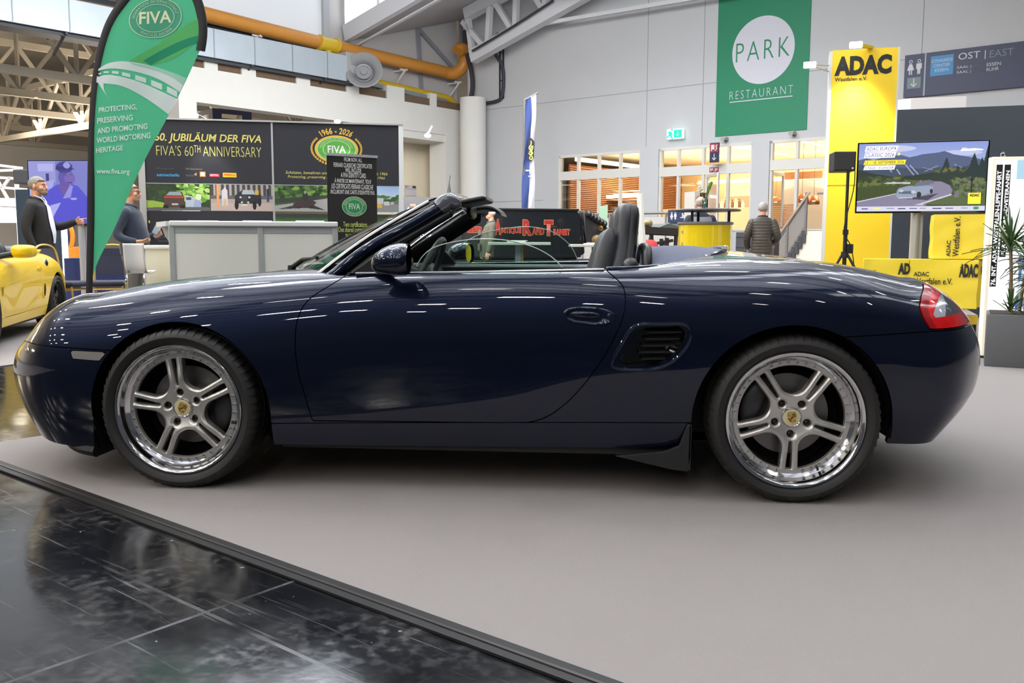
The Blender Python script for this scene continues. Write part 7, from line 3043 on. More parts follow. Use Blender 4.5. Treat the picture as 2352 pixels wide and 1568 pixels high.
# loudspeaker on a tripod
LS = Frame(1941, 9.0, -8)
lz = lambda px, py: LS.uv(px, py)
stn = tag(empty('speaker_stand', mw=LS.mat()), 'black tripod stand in front of the yellow tower', 'speaker stand')
zsb = lz(1941, 393)[1]
zhub = lz(1941, 585)[1]
m = MB()
m.tube([(0, 0, lz(1941, 545)[1]), (0, 0, zsb + .05)], .015, 12)
m.tube([(0, 0, .30), (0, 0, lz(1941, 530)[1])], .020, 12)
m.build('pole', BLK, stn, smooth=True)
m = MB()
m.tube([(0, 0, zhub - .03), (0, 0, zhub + .03)], .036, 12)
m.tube([(0, 0, lz(1941, 532)[1] - .03), (0, 0, lz(1941, 532)[1] + .02)], .028, 12)
m.build('collar', BLK, stn, smooth=True)
for a in (200, -30, 75):
 q = math.radians(a)
 m = MB()
 m.tube([(.03 * math.cos(q), .03 * math.sin(q), zhub), (.52 * math.cos(q), .52 * math.sin(q), .02)], .013, 8)
 m.tube([(0, 0, .36), (.30 * math.cos(q), .30 * math.sin(q), zhub * .45)], .008, 6)
 m.build('leg', BLK, stn, smooth=True)
m = MB()
m.tube(smooth_path([(.05, -.02, zsb + .1), (.05, -.02, zsb - .2), (-.02, -.03, zsb - .6), (.04, -.03, lz(1941, 560)[1]), (.12, -.05, .6), (.42, -.1, .02)], 40), .005, 6)
m.build('cable', BLK, stn, smooth=True)
m = MB()
m.box(.015, .075, -.03, .03, lz(1941, 582)[1], lz(1941, 560)[1], .008)
m.build('cable_box', BLK, stn)
spk = tag(empty('loudspeaker', mw=LS.mat()), 'black box loudspeaker on the tripod in front of the yellow tower', 'loudspeaker')
m = MB()
x0, x1 = lz(1915, 370)[0], lz(1953, 370)[0]
z0, z1 = lz(1935, 393)[1], lz(1935, 348)[1]
m.box(x0, x1 + .05, -.02, .24, z0, z1, .008)
m.build('cabinet', mat('speaker_black', (36, 35, 35), .6, bump=(300, .2)), spk)
m = MB()
m.box(x0 + .012, x1 + .038, -.026, -.018, z0 + .012, z1 - .012, .004)
m.build('grille', mat('speaker_grille', (50, 48, 48), .7, bump=(500, .3)), spk)
m = MB()
m.box(x1 + .012, x1 + .026, -.029, -.025, z0 + .018, z0 + .034)
m.build('badge', WTXT, spk)

# stage, yellow wrapped boxes
SG = Frame(2105, 8.15, -20)
gz = lambda px, py, off=0.0: SG.uv(px, py, off)
zst = gz(2200, 722)[1]
stg = tag(empty('low_stage', mw=SG.mat()), 'low stage with grey carpet top and black skirt under the yellow boxes', 'stage')
sx0, sx1 = gz(1960, 700)[0], gz(2245, 722)[0]
m = MB()
m.box(sx0, sx1, 0, 1.75, zst - .04, zst)
m.build('stage_top', CARPET, stg)
m = MB()
n = 60
m.grid([[(sx0 + (sx1 - sx0) * i / n, .01 + .012 * math.sin(i * 1.9), z) for i in range(n + 1)] for z in (zst - .04, 0.005)])
m.grid([[(sx1 + .012 * math.sin(i * 1.7) - .01, 1.75 * i / n, z) for i in range(n + 1)] for z in (zst - .04, 0.005)])
m.build('stage_skirt', mat('glossy_black_foil', (24, 23, 20), .22, spec=.7, bump=(8, .6)), stg, smooth=True, angle=60)
m = MB()
m.box(sx1 - .42, sx1 + .004, -.006, .12, zst - .085, zst - .005)
m.build('gold_tape', mat('gold_foil', (226, 190, 70), .25, .6, bump=(14, .5)), stg)

def wrapped_box(F, x0, x1, y0, y1, z0, z1, label, seed):
 bm = bmesh.new()
 bmesh.ops.create_cube(bm, size=1)
 bmesh.ops.subdivide_edges(bm, edges=bm.edges, cuts=9, use_grid_fill=True)
 r_ = random.Random(seed)
 for v in bm.verts:
  x, y, z = v.co
  X, Y, Z = (x + .5), (y + .5), (z + .5)
  w = .007 * (math.sin(9 * X + 4 * Z + seed) + math.sin(14 * Z - 6 * X + 2 * seed)) * (abs(y) > .49)
  fold = .010 * math.sin(26 * X + seed) * max(0, 1 - Z * 2.2) ** 1.5 * (abs(y) > .49)
  v.co = (x0 + (x1 - x0) * X + .004 * math.sin(11 * Z + seed) * (abs(x) > .49), y0 + (y1 - y0) * Y + w * .5 + fold * .5, z0 + (z1 - z0) * Z)
 me = bpy.data.meshes.new('yellow_box')
 bm.to_mesh(me)
 bm.free()
 o = link_mesh('yellow_box', me, mat('yellow_wrap', (246, 220, 62), .38, spec=.5, bump=(5, .25)))
 me.polygons.foreach_set('use_smooth', [True] * len(me.polygons))
 me.set_sharp_from_angle(angle=math.radians(50))
 o.matrix_world = F.mat()
 return tag(o, label, 'box', 'yellow boxes on the stage')

bz1, bz0 = gz(2150, 596, .75)[1], zst + .004
bx0, bx1, bx2 = gz(1984, 640, .75)[0], gz(2088, 640, .75)[0], gz(2246, 640, .75)[0]
B1 = wrapped_box(SG, bx0, bx1 - .004, .75, 1.22, bz0, bz1, 'yellow wrapped box on the stage, lower left with the cut ADAC', 1)
B2 = wrapped_box(SG, bx1, bx2, .75, 1.20, bz0, bz1, 'yellow wrapped box on the stage, lower right with ADAC Westfalen e.V.', 2)
B4 = wrapped_box(SG, bx2 + .02, bx2 + .30, 1.0, 1.45, bz0, bz1 - .02, 'yellow wrapped box on the stage behind the lower right one', 5)
ty1 = gz(2200, 492, .85)[1]
tx0, tx1 = gz(2143, 545, .85)[0], gz(2272, 545, .85)[0]
B3 = wrapped_box(SG, tx0, tx1, .85, 1.24, bz1 + .006, ty1, 'yellow wrapped box stacked on top, its ADAC Westfalen e.V. reading upwards', 3)
yl = .75 - .014
pxl = lambda px, py: gz(px, py, .75)
for t, a, b_, c_, d_, o_, bo in (('AD', 2062, 2091, 630, 604, B1, .055), ('ADAC', 1986, 2012, 626, 620, B1, .03), ('ADAC', 2098, 2134, 634, 624, B2, .02), ('Westfalen e.V.', 2098, 2188, 652, 639, B2, .015), ('ADAC', 2202, 2247, 637, 606, B2, .055)):
 p, q = pxl(a, c_), pxl(b_, d_)
 text(t, (p[0], q[0], p[1], q[1]), BLK, o_, y=yl, bold=bo)
yl3 = .85 - .014
pq = lambda px, py: gz(px, py, .85)
text('ADAC', (pq(2174, 560)[0], pq(2184, 560)[0], pq(2178, 589)[1], pq(2178, 552)[1]), BLK, B3, y=yl3, bold=.02, vertical=True)
text('Westfalen e.V.', (pq(2189, 545)[0], pq(2204, 545)[0], pq(2195, 589)[1], pq(2195, 497)[1]), BLK, B3, y=yl3, bold=.015, vertical=True)
p, q = pq(2266, 528), pq(2271, 500)
text('A', (p[0], q[0], p[1], q[1]), BLK, B3, y=yl3, bold=.04)
p, q = gz(2252, 636, 1.0), gz(2264, 606, 1.0)
text('C', (p[0], q[0], p[1], q[1]), BLK, B4, y=1.0 - .014, bold=.05)

# lit poster board
LB = Frame(2262, 7.85, -9)
z0, z1 = .02, LB.uv(2290, 360)[1]
l0 = LB.uv(2266, 600)[0]
l1 = l0 + .62
lb = tag(empty('lit_poster_board', mw=LB.mat()), 'tall backlit poster board with vertical lettering behind the potted plant', 'poster board')
m = MB()
m.box(l0, l1, 0, .10, z0, z1, .004)
m.build('light_box', mat('light_box_frame', (236, 232, 214), .4, emit=(255, 246, 226), estr=.5), lb)
p = Paint(90, 150, (255, 255, 255))
p.a[:] = (250, 250, 250)
p.rect(.30, 1, .90, 1, (170, 206, 226)).poly([(.45, .60), (.72, .82), (1, .84), (1, .70), (.78, .72), (.52, .52)], (246, 178, 92)).rect(.50, .57, .35, .58, (250, 200, 120))
p.ell(.70, .84, .075, .05, (70, 150, 196)).ell(.70, .85, .04, .028, (230, 240, 240))
p.leaves(.6, 1, .5, .75, [(120, 176, 110), (160, 206, 140), (92, 150, 96)], 60, .03).leaves(.42, 1, .22, .5, [(70, 110, 160), (200, 214, 226), (120, 130, 140), (236, 240, 244), (150, 190, 150)], 90, .03)
p.build('poster_picture', (l0 + .03, l1 - .03, z0 + .08, z1 - .03), vcol_mat('poster_glow', .4, 1.25), lb, y=-.002)
s = MB()
s.box(l0 + .034, l0 + .084, -.005, -.003, LB.uv(2285, 658)[1], LB.uv(2290, 378)[1])
s.box(l0 + .098, l0 + .148, -.005, -.003, LB.uv(2300, 590)[1], LB.uv(2300, 378)[1])
st_ = s.build('black_strip', mat('poster_black', (40, 38, 40), .5), lb)
wl = mat('poster_white', (255, 255, 255), .5, emit=(255, 255, 255), estr=1.0)
text('76. INT. ADAC WESTFALEN-LIPPE-FAHRT', (l0 + .041, l0 + .077, LB.uv(2285, 655)[1], LB.uv(2290, 392)[1]), wl, st_, y=-.007, bold=.02, vertical=True)
text('FÜR MOTORRADVETERANEN', (l0 + .105, l0 + .141, LB.uv(2300, 586)[1], LB.uv(2300, 392)[1]), wl, st_, y=-.007, bold=.02, vertical=True)
m = MB()
m.box(l0 - .02, l1, -.05, .25, 0, .02)
m.build('board_foot', BLK, lb)
for x in (l0 + .10, l0 + .40):
 m = MB()
 m.tube([(x + .018 * math.cos(q), .05, z1 + .02 + .018 * math.sin(q)) for q in [2 * PI * k / 20 for k in range(20)]], .005, 6, closed=True)
 m.build('hanging_ring', CM['chrome'], lb, smooth=True)

# planter with dracaena
PT = Frame(2277, 7.27, -27)
pz = lambda px, py: PT.uv(px, py)
zp = pz(2290, 722)[1]
pt = tag(empty('planter', mw=PT.mat()), 'square dark grey planter standing on the carpet at the right edge', 'planter')
pw = .52
m = MB()
m.box(0.0, pw, 0, pw, 0.0, zp, .008)
m.build('pot', mat('anthracite_pot', (92, 94, 96), .6), pt, smooth=True, angle=30)
m = MB()
m.box(.02, pw - .02, .02, pw - .02, zp - .02, zp + .004)
m.build('soil', mat('dark_soil', (52, 46, 40), .95, bump=(60, .6)), pt)
pl_ = tag(empty('dracaena_plant', mw=PT.mat()), 'spiky dracaena with several bare stems growing in the grey planter', 'plant')
LEAF = mat('dracaena_leaf', (62, 96, 50), .45, noise=(7, .35))
LEAFP = mat('dracaena_pale_leaf', (168, 172, 130), .5)
STEM = mat('dracaena_stem', (126, 108, 84), .8, noise=(40, .25))
r_ = random.Random(4)

def crown(cx, cy_, cz, n, L, parent, name='leaf_crown'):
 mm = MB()
 for k in range(n):
  mm.k = 1 if k % 11 == 3 else 0
  az = r_.uniform(0, 2 * PI)
  el = r_.uniform(-.15, 1.45)
  Ln = L * r_.uniform(.7, 1.1)
  wd = .010 + .005 * r_.random()
  d = Vector((math.cos(az) * math.cos(el), math.sin(az) * math.cos(el), math.sin(el)))
  sd = Vector((-math.sin(az), math.cos(az), 0))
  droop = r_.uniform(.15, .55) * (1.2 - math.sin(el))
  L0, R0 = [], []
  c0 = Vector((cx, cy_, cz + r_.uniform(-.07, .04)))
  for j in range(7):
   t = j / 6
   p = c0 + d * Ln * t + Vector((0, 0, -droop * Ln * t * t))
   ww = wd * (1 - t) ** .6 * (.5 + min(1, t * 4) * .5)
   L0.append(p - sd * ww + Vector((0, 0, .004)))
   R0.append(p + sd * ww + Vector((0, 0, .004)))
  mid = [(a + b_) / 2 - Vector((0, 0, .006)) for a, b_ in zip(L0, R0)]
  mm.grid([[a, c_, b_] for a, c_, b_ in zip(L0, mid, R0)])
 return mm.build(name, [LEAF, LEAFP], parent, smooth=True, fixn=False)

for x, y, h1, bend, n, L in ((.17, .22, pz(2310, 560)[1], -.03, 66, .34), (.33, .20, pz(2340, 642)[1], .04, 60, .26), (.24, .36, pz(2325, 600)[1], .05, 46, .26), (.40, .32, pz(2352, 545)[1], .08, 60, .36), (.17, .16, zp + .05, 0, 22, .20)):
 m = MB()
 m.tube(smooth_path([(x, y, zp - .01), (x + bend * .3, y, zp + (h1 - zp) * .5), (x + bend, y, h1)], 8), .013, 8)
 o = m.build('stem', STEM, pl_, smooth=True)
 crown(x + bend, y, h1, n, L, o)

# ------------------------------------------------------------------ middle distance, seen over the car
# antique bus with red lettering
AB = Frame(1215, 22.0, 14)
ab = lambda px, py, off=0.0: AB.uv(px, py, off)
bus = tag(empty('antique_bus', mw=AB.mat()), 'black antique open bus with red ANTIQUE RAPID TRANSIT lettering on its side', 'bus')
BUSB = mat('bus_black_lacquer', (24, 27, 30), .22, coat=.6)
a0, a1 = ab(985, 520)[0], ab(1331, 520)[0]
zt_, zb_ = ab(1215, 482)[1], .62
m = MB()
m.prism([(a0, zb_), (a1 + .05, zb_), (a1 + .02, zt_ - .12), (a1 - .06, zt_), (a0, zt_)], 0, .10)
m.prism([(a1 + .0, zb_), (a1 + .16, zb_ + .1), (a1 + .12, zt_ - .25), (a1 + .02, zt_ - .12)], .05, 1.4)
m.box(a0, a1, .10, 1.4, zb_ - .05, zb_)
m.box(a0, a1, 1.35, 1.45, zb_, zt_ - .3)
m.build('side_panel', BUSB, bus, bevel=.02)
m = MB()
m.box(a0, a1 - .02, -.03, .12, zt_ - .02, zt_ + .04, .015)
m.build('top_rail', mat('bus_rail_black', (20, 21, 23), .35), bus)
m = MB()
m.box(a0 - .2, a1 + 1.6, -.05, 1.3, .42, .56, .01)
m.box(a0, a1 + 1.2, -.38, -.05, .34, .38, .005)
m.build('chassis', BLK, bus)
RDL = mat('red_signwriting', (146, 26, 26), .5)
TAN = mat('gold_outline', (186, 120, 74), .5)

def serif(t, x0, x1, y0, y1):
 p, q = ab(x0, y1), ab(x1, y0)
 text(t, (p[0] - .012, q[0] + .012, p[1] - .014, q[1] + .014), TAN, bus, y=-.004, bold=.085)
 text(t, (p[0], q[0], p[1], q[1]), RDL, bus, y=-.008, bold=.055)

for t, x0, x1, y0, y1 in (('P', 1007, 1034, 503, 536), ('REMIER', 1040, 1110, 521, 533), ('A', 1137, 1150, 504, 538), ('NTIQUE', 1153, 1196, 524, 536), ('R', 1201, 1221, 505, 540), ('APID', 1223, 1249, 525, 538), ('T', 1250, 1270, 506, 541), ('RANSIT', 1272, 1308, 527, 539)):
 serif(t, x0, x1, y0, y1)
for k, px in enumerate((1060, 1290)):
 u = ab(px, 600)[0]
 m = MB()
 m.tube([(u + .30 * math.cos(q), .2, .33 + .30 * math.sin(q)) for q in [2 * PI * j / 40 for j in range(40)]], .045, 8, closed=True)
 w = m.build('wheel', CM['tyre'], bus, smooth=True)
 m = MB()
 for j in range(12):
  q = 2 * PI * j / 12
  m.bar((u, .2, .33), (u + .28 * math.cos(q), .2, .33 + .28 * math.sin(q)), .03)
 m.lathe([(.07, .10), (.07, .25), (.0001, .25)], 14, 'Y', (u, 0, .33))
 m.build('spokes', BLK, w)
# driver's seat with tufted leather, horn, drum lamp
sc0 = ab(1344, 520)[0]
m = MB()
pr = [ab(*q) for q in ((1341, 486), (1348, 485), (1358, 488), (1372, 502), (1384, 516), (1398, 522), (1402, 535), (1398, 560), (1350, 560), (1344, 530))]
m.prism(pr, .05, 1.2)
st = m.build('driver_seat', mat('tufted_leather', (40, 40, 42), .4, bump=(9, .9)), bus, smooth=True, angle=40, bevel=.03)
m = MB()
for k in range(6):
 for j in range(2):
  q = ab(1352 + 7.2 * k, 491 + 4.6 * k)
  m.ellipsoid((q[0], .10 + .5 * j, q[1]), (.09, .22, .10), 12, 8)
m.build('leather_tufts', mat('tufted_leather', (40, 40, 42), .4), st, smooth=True)
u, z = ab(1376, 524)
m = MB()
m.lathe([(.02, .3), (.03, .05), (.065, -.08), (.058, -.08), (.03, .0), (.0001, .02)], 20, 'Y', (u, -.05, z))
m.build('brass_horn', mat('brass', (206, 178, 120), .25, .9), bus, smooth=True)
u, z = ab(1370, 551)
m = MB()
m.lathe([(.0001, -.16), (.10, -.15), (.125, -.10), (.125, .10), (.0001, .12)], 24, 'Y', (u, -.1, z))
m.tube([(u, -.1, z), (u, -.1, .5)], .02, 6)
m.build('brass_lamp', mat('old_brass', (176, 142, 92), .35, .6), bus, smooth=True, angle=50)

# brown vintage chassis with a brass tank
VC = Frame(1530, 19.0, 20)
vc = lambda px, py: VC.uv(px, py)
ch = tag(empty('vintage_chassis', mw=VC.mat()), 'bare dark vintage car chassis with a brass tank, right of the headrests', 'vintage car')
m = MB()
p, q = vc(1484, 513), vc(1507, 513)
zc2 = (p[1])
rr = (vc(1495, 504)[1] - vc(1495, 522)[1]) / 2
m.lathe([(.0001, p[0]), (rr * .8, p[0] + .005), (rr, p[0] + .03), (rr, q[0] - .03), (rr * .8, q[0] - .005), (.0001, q[0])], 24, 'X', (0, .2, zc2))
m.build('brass_tank', mat('brass_tank', (190, 172, 124), .3, .7), ch, smooth=True, angle=50)
m = MB()
fr0, fr1, fr2 = vc(1481, 528), vc(1570, 536), vc(1520, 532)
m.bar((fr0[0], 0, fr0[1]), (fr1[0] + .6, 0, fr1[1]), .08, .14)
m.bar((fr0[0], .7, fr0[1]), (fr1[0] + .6, .7, fr1[1]), .08, .14)
for a, b_ in (((1500, 530), (1490, 562)), ((1490, 562), (1545, 552)), ((1519, 548), (1520, 600)), ((1532, 546), (1532, 600)), ((1553, 540), (1549, 600)), ((1494, 525), (1503, 600)), ((1519, 560), (1532, 560))):
 u0_, u1_ = vc(*a), vc(*b_)
 m.bar((u0_[0], 0, u0_[1]), (u1_[0], 0, max(.02, u1_[1])), .06)
m.build('frame_rails', mat('dark_brown_frame', (52, 46, 42), .45), ch)
m = MB()
g0, g1 = vc(1505, 524), vc(1566, 532)
m.prism([(g0[0], g0[1] - .02), (g1[0], g1[1] - .05), (g1[0], g1[1] + .10), (g0[0] + .3, g0[1] + .10)], .0, .6)
m.build('green_bonnet', mat('grey_green_bonnet', (96, 104, 98), .4), ch)
for px in (1513, 1545):
 u = vc(px, 590)[0]
 m = MB()
 m.tube([(u + .36 * math.cos(q), -.06, .38 + .36 * math.sin(q)) for q in [2 * PI * j / 36 for j in range(36)]], .035, 8, closed=True)
 m.build('wheel', CM['tyre'], ch, smooth=True)
m = MB()
m.ellipsoid((0, 0, .75), (.20, .18, .30), e=.8)
m.box(-.16, .16, -.14, .14, 0.0, .5, .04)
q = deep(1491, 565, 17.6)
tag(m.build('red_bag', mat('red_fabric', (206, 44, 44), .7), smooth=True, mw=Matrix.Translation((q[0], q[1], 0))), 'bright red bag beside the vintage chassis, behind the white leaning board', 'bag')
WB = Frame(1477, 15.0, 0)
m = MB()
a = [WB.uv(*q) for q in ((1472, 445), (1476, 443), (1484, 570), (1478, 572))]
m.prism(a + [(a[3][0] + .02, 0.0), (a[3][0] - .03, 0.0)][::-1][:0] + [], 0, .5)
m.box(a[3][0] - .03, a[2][0] + .02, 0, .5, 0, a[2][1] + .02)
tag(m.build('leaning_board', WPANEL, mw=WB.mat()), 'narrow white board standing on edge just right of the headrests', 'board')
GS = Frame(1386, 25.0, 6)
m = MB()
a, b_ = GS.uv(1376, 500), GS.uv(1396, 470)
m.prism([(a[0], 0), (b_[0], 0), (b_[0], b_[1]), (a[0], GS.uv(1376, 474)[1])], 0, .04)
tag(m.build('pale_green_sign', mat('pale_green_print', (150, 176, 150), .6), mw=GS.mat()), 'pale green roll-up sign behind the bus seat', 'sign')

# white tables
for i, (px, x0, x1, y, polex, D, lab) in enumerate(((1193, 1121, 1265, 556, 1193, 9.6, 'white table top on a two-tone column, seen through the side windows'), (1375, 1314, 1440, 561, 1374, 10.2, 'white table top on a tan column, right behind the car seats'))):
 F = Frame(px, D, 0)
 e = tag(empty('standing_table', mw=F.mat()), lab, 'table', 'white standing tables')
 z = F.uv(px, y)[1]
 u0, u1 = F.uv(x0, y)[0], F.uv(x1, y)[0]
 m = MB()
 m.box(u0, u1, 0, .62, z - .030, z, .004)
 m.build('table_top', mat('table_white', (236, 236, 228), .4), e)
 c = F.uv(polex, 590)[0]
 m = MB()
 m.k = 0
 m.box(c - .045, c + .015, .26, .36, .02, z - .03)
 m.k = 1
 m.box(c + .015, c + .045, .26, .36, .02, z - .03)
 m.k = 2
 m.box(c - .25, c + .25, .06, .56, 0, .02, .005)
 m.build('column', [mat('column_blue_grey', (190, 206, 222), .4) if i == 0 else mat('column_grey', (180, 178, 170), .4), mat('column_tan', (196, 166, 110), .5), POSTS], e)
 m = MB()
 q = F.uv(1186 if i == 0 else 1366, y)[0]
 m.box(q - .10, q + .10, .1, .34, z + .001, z + .012)
 m.box(q - .06, q + .12, .2, .40, z + .012, z + .02)
 tag(m.build('leaflets', mat('paper_white', (222, 222, 224), .7), mw=F.mat()), ['papers lying on the table seen through the side windows', 'papers lying on the table right behind the car seats'][i], 'papers', 'papers on the tables')

# blue and white flag
FL = Frame(1212, 26.5, 25)
fv = lambda px, py: FL.uv(px, py)
fl = tag(empty('tall_flag', mw=FL.mat()), 'tall narrow blue and white flag with a yellow emblem, rising behind the antique bus', 'flag')
L_ = smooth_path([fv(*q) for q in ((1209, 228), (1207, 260), (1206, 300), (1204, 350), (1201, 400), (1198, 450), (1196, 500), (1194, 560))], 40)
M_ = smooth_path([fv(*q) for q in ((1219.5, 222), (1220, 260), (1219, 300), (1217, 350), (1215, 400), (1214, 450), (1212, 500), (1210, 560))], 40)
R_ = smooth_path([fv(*q) for q in ((1231.5, 217), (1230, 260), (1229.5, 300), (1227, 350), (1227, 400), (1228, 450), (1230, 500), (1231, 560))], 40)
for nm, A, B, c in (('blue_stripe', L_, M_, cloth('flag_blue', (76, 92, 148))), ('white_stripe', M_, R_, cloth('flag_white', (228, 226, 236)))):
 m = MB()
 m.grid([[(A[i][0] * (1 - t) + B[i][0] * t, .04 * math.sin(i * .35 + 3 * t), A[i][1] * (1 - t) + B[i][1] * t) for t in np.linspace(0, 1, 6)] for i in range(40)])
 m.build(nm, c, fl, smooth=True)
m = MB()
m.tube([(L_[0][0] - .05, .06, 0), (L_[0][0] - .04, .06, L_[0][1])], .03, 8)
m.tube([(L_[0][0] - .04, .06, L_[0][1] - .02), (R_[0][0] + .08, .06, R_[0][1] + .06)], .03, 8)
m.build('flag_pole', mat('pole_grey', (110, 108, 106), .4, .4), fl, smooth=True)
m = MB()
m.flat([fv(*q) for q in ((1211, 322), (1218, 317), (1226, 326), (1224, 362), (1217, 372), (1209, 365))], -.06)
bd = m.build('emblem_shield', mat('emblem_navy', (42, 42, 56), .6), fl, fixn=False)
m = MB()
EMY = mat('emblem_yellow', (224, 226, 110), .6)
for q in (((1217, 324), (1217, 333), (1213, 340), (1216, 346), (1217, 340), (1221, 336), (1219, 346), (1213, 350)), ((1212, 352), (1216, 356), (1221, 352), (1217, 348)), ((1217, 346), (1217, 358), (1214, 364), (1218, 367), (1220, 361), (1217, 357))):
 m.tube([(a[0], -.07, a[1]) for a in smooth_path([fv(*k) for k in q], 24)], .016, 6)
m.build('emblem_knot', EMY, bd)
for k, (x0, x1, y) in enumerate(((1205, 1221, 392), (1213, 1218, 398), (1211, 1219, 405))):
 m = MB()
 p, q = fv(x0, y + 1.5), fv(x1, y - 1.5)
 m.flat([(p[0], p[1]), (q[0], p[1]), (q[0], q[1]), (p[0], q[1])], -.065)
 m.build('flag_caption', mat('flag_caption_grey', (170, 170, 190), .6), fl, fixn=False)

# yellow round bar with a dark top, vase on it
BR = Frame(1636, 12.0, 0)
br = tag(empty('round_bar', mw=BR.mat()), 'round yellow bar counter with a larger dark disc top on black posts', 'bar counter')
zt_ = BR.uv(1636, 478)[1]
zb_ = BR.uv(1636, 510)[1]
rb = (BR.uv(1699, 560)[0] - BR.uv(1574, 560)[0]) / 2
rd = (BR.uv(1721, 482)[0] - BR.uv(1555, 482)[0]) / 2
cy_ = rd
m = MB()
m.lathe([(rb, 0), (rb, zb_ - .02)], 64, 'Z', (0, cy_, 0))
m.build('drum', mat('bar_yellow', (236, 206, 20), .18, coat=.7), br, smooth=True)
m = MB()
m.lathe([(.0001, zb_ + .01), (rb + .01, zb_ + .01), (rb + .02, zb_), (rb + .02, zb_ - .02), (rb, zb_ - .03), (.0001, zb_ - .03)], 64, 'Z', (0, cy_, 0))
m.build('drum_rim', mat('bar_grey_rim', (112, 114, 118), .4), br, smooth=True, angle=40)
m = MB()
m.lathe([(.0001, zt_), (rd - .01, zt_), (rd, zt_ - .012), (rd - .005, zt_ - .026), (.0001, zt_ - .03)], 64, 'Z', (0, cy_, 0))
m.build('disc_top', mat('bar_dark_top', (84, 84, 88), .35), br, smooth=True, angle=40)
for px in (1598, 1624, 1687):
 u = BR.uv(px, 495)[0]
 dy = math.sqrt(max(0, (rb * .92) ** 2 - u * u))
 m = MB()
 y = cy_ - (dy if px != 1624 else -dy * .3)
 m.box(u - .016, u + .016, y - .016, y + .016, zb_, zt_ - .02)
 m.build('post', BLK, br)
for z in (BR.uv(1580, 532)[1], BR.uv(1580, 560)[1]):
 m = MB()
 q = math.radians(201)
 m.box(rb * math.cos(q) - .006, rb * math.cos(q) + .004, cy_ + rb * math.sin(q) - .012, cy_ + rb * math.sin(q) + .004, z - .02, z + .02)
 m.build('hinge', POSTS, br)
vu = BR.uv(1629, 470)[0]
vs = tag(empty('glass_vase', BR.pt(vu, cy_ * .55, 0)), 'ribbed clear vase standing on the dark bar top', 'vase')
m = MB()
hv = BR.uv(1629, 456)[1] - zt_ + .03
m.lathe([(.0001, zt_), (.032, zt_), (.038, zt_ + .02), (.038, zt_ + hv * .8), (.026, zt_ + hv * .92), (.030, zt_ + hv), (.026, zt_ + hv), (.022, zt_ + hv * .9), (.033, zt_ + hv * .78), (.033, zt_ + .03), (.0001, zt_ + .02)], 20, 'Z')
m.build('vase_body', glass('vase_glass', (226, 238, 236), 1.6), vs, smooth=True)
m = MB()
m.lathe([(.0001, zt_ + .02), (.031, zt_ + .02), (.031, zt_ + hv * .5), (.0001, zt_ + hv * .5)], 16, 'Z')
m.build('vase_water', mat('pale_water', (200, 216, 212), .1), vs, smooth=True)
fw = tag(empty('cut_flowers', BR.pt(vu, cy_ * .55, 0)), 'white blossoms and a tall green spike in the vase on the bar', 'flowers')
GRN = mat('flower_green', (96, 140, 66), .6)
m = MB()
for dx, dz, h in ((.03, 0, .26), (.045, .01, .24), (.02, -.01, .2), (-.05, 0, .13)):
 m.tube([(0, 0, zt_ + .06), (dx * .5, dz, zt_ + hv), (dx * 1.5, dz, zt_ + hv + h * .75)], .004, 5)
for k in range(26):
 t = k / 26
 x = .02 + .06 * t
 m.ellipsoid((x + .012 * math.sin(k * 2.4), .012 * math.cos(k * 1.9), zt_ + hv + .04 + .16 * t), (.011, .008, .018), 6, 4)
for s_ in (-1, 1):
 m.tube([(.03, 0, zt_ + hv), (.07, .01 * s_, zt_ + hv + .16), (.115, .02 * s_, zt_ + hv + .235 + .02 * s_)], [.006, .006, .001], 5, flat=.3)
m.build('green_spike', GRN, fw, smooth=True)
m = MB()
r2 = random.Random(3)
for k in range(16):
 m.ellipsoid((-.06 + r2.uniform(-.035, .035), r2.uniform(-.03, .03), zt_ + hv + .10 + r2.uniform(-.04, .05)), (.014, .014, .012), 7, 5)
m.build('blossoms', mat('blossom_white', (236, 232, 216), .7), fw, smooth=True)
# machine behind the bar and the dark base wall by the stairs
MC = Frame(1610, 23.5, 20)
m = MB()
p, q = MC.uv(1595, 478), MC.uv(1622, 440)
m.k = 0
m.box(p[0], p[0] + (q[0] - p[0]) * .45, 0, .5, .9, q[1])
m.k = 1
m.box(p[0] + (q[0] - p[0]) * .45, q[0], .02, .5, .9, q[1] - .03)
m.k = 2
m.tube(smooth_path([(p[0] + .1, -.01, q[1] - .12), (p[0] + .06, -.01, q[1] - .2), (p[0] + .10, -.01, q[1] - .3), (p[0] + .06, -.01, q[1] - .4)], 12), .035, 6)
m.k = 0
m.box(p[0] - .1, q[0] + .1, 0, .6, 0, .9)
tag(m.build('copper_cabinet', [mat('machine_grey', (190, 184, 176), .4), cw, mat('dark_copper', (110, 66, 44), .5)], mw=MC.mat()), 'grey and copper cabinet behind the bald man at the round bar', 'cabinet')
DB = Frame(1735, 22.0, dirv=-HU)
m = MB()
a, b_ = DB.uv(1690, 560)[0], DB.uv(1778, 560)[0]
zt4 = DB.uv(1735, 533)[1]
m.k = 0
m.box(a, b_, 0, .3, 0, zt4)
m.k = 1
for k in range(5):
 z = zt4 * (k + .5) / 5
 m.box(a, b_, -.006, 0, z - .008, z + .008)
tag(m.build('dark_plinth', [mat('plinth_dark', (62, 62, 66), .6), BLK], mw=DB.mat()), 'dark ribbed plinth between the yellow bar and the stairs', 'plinth')

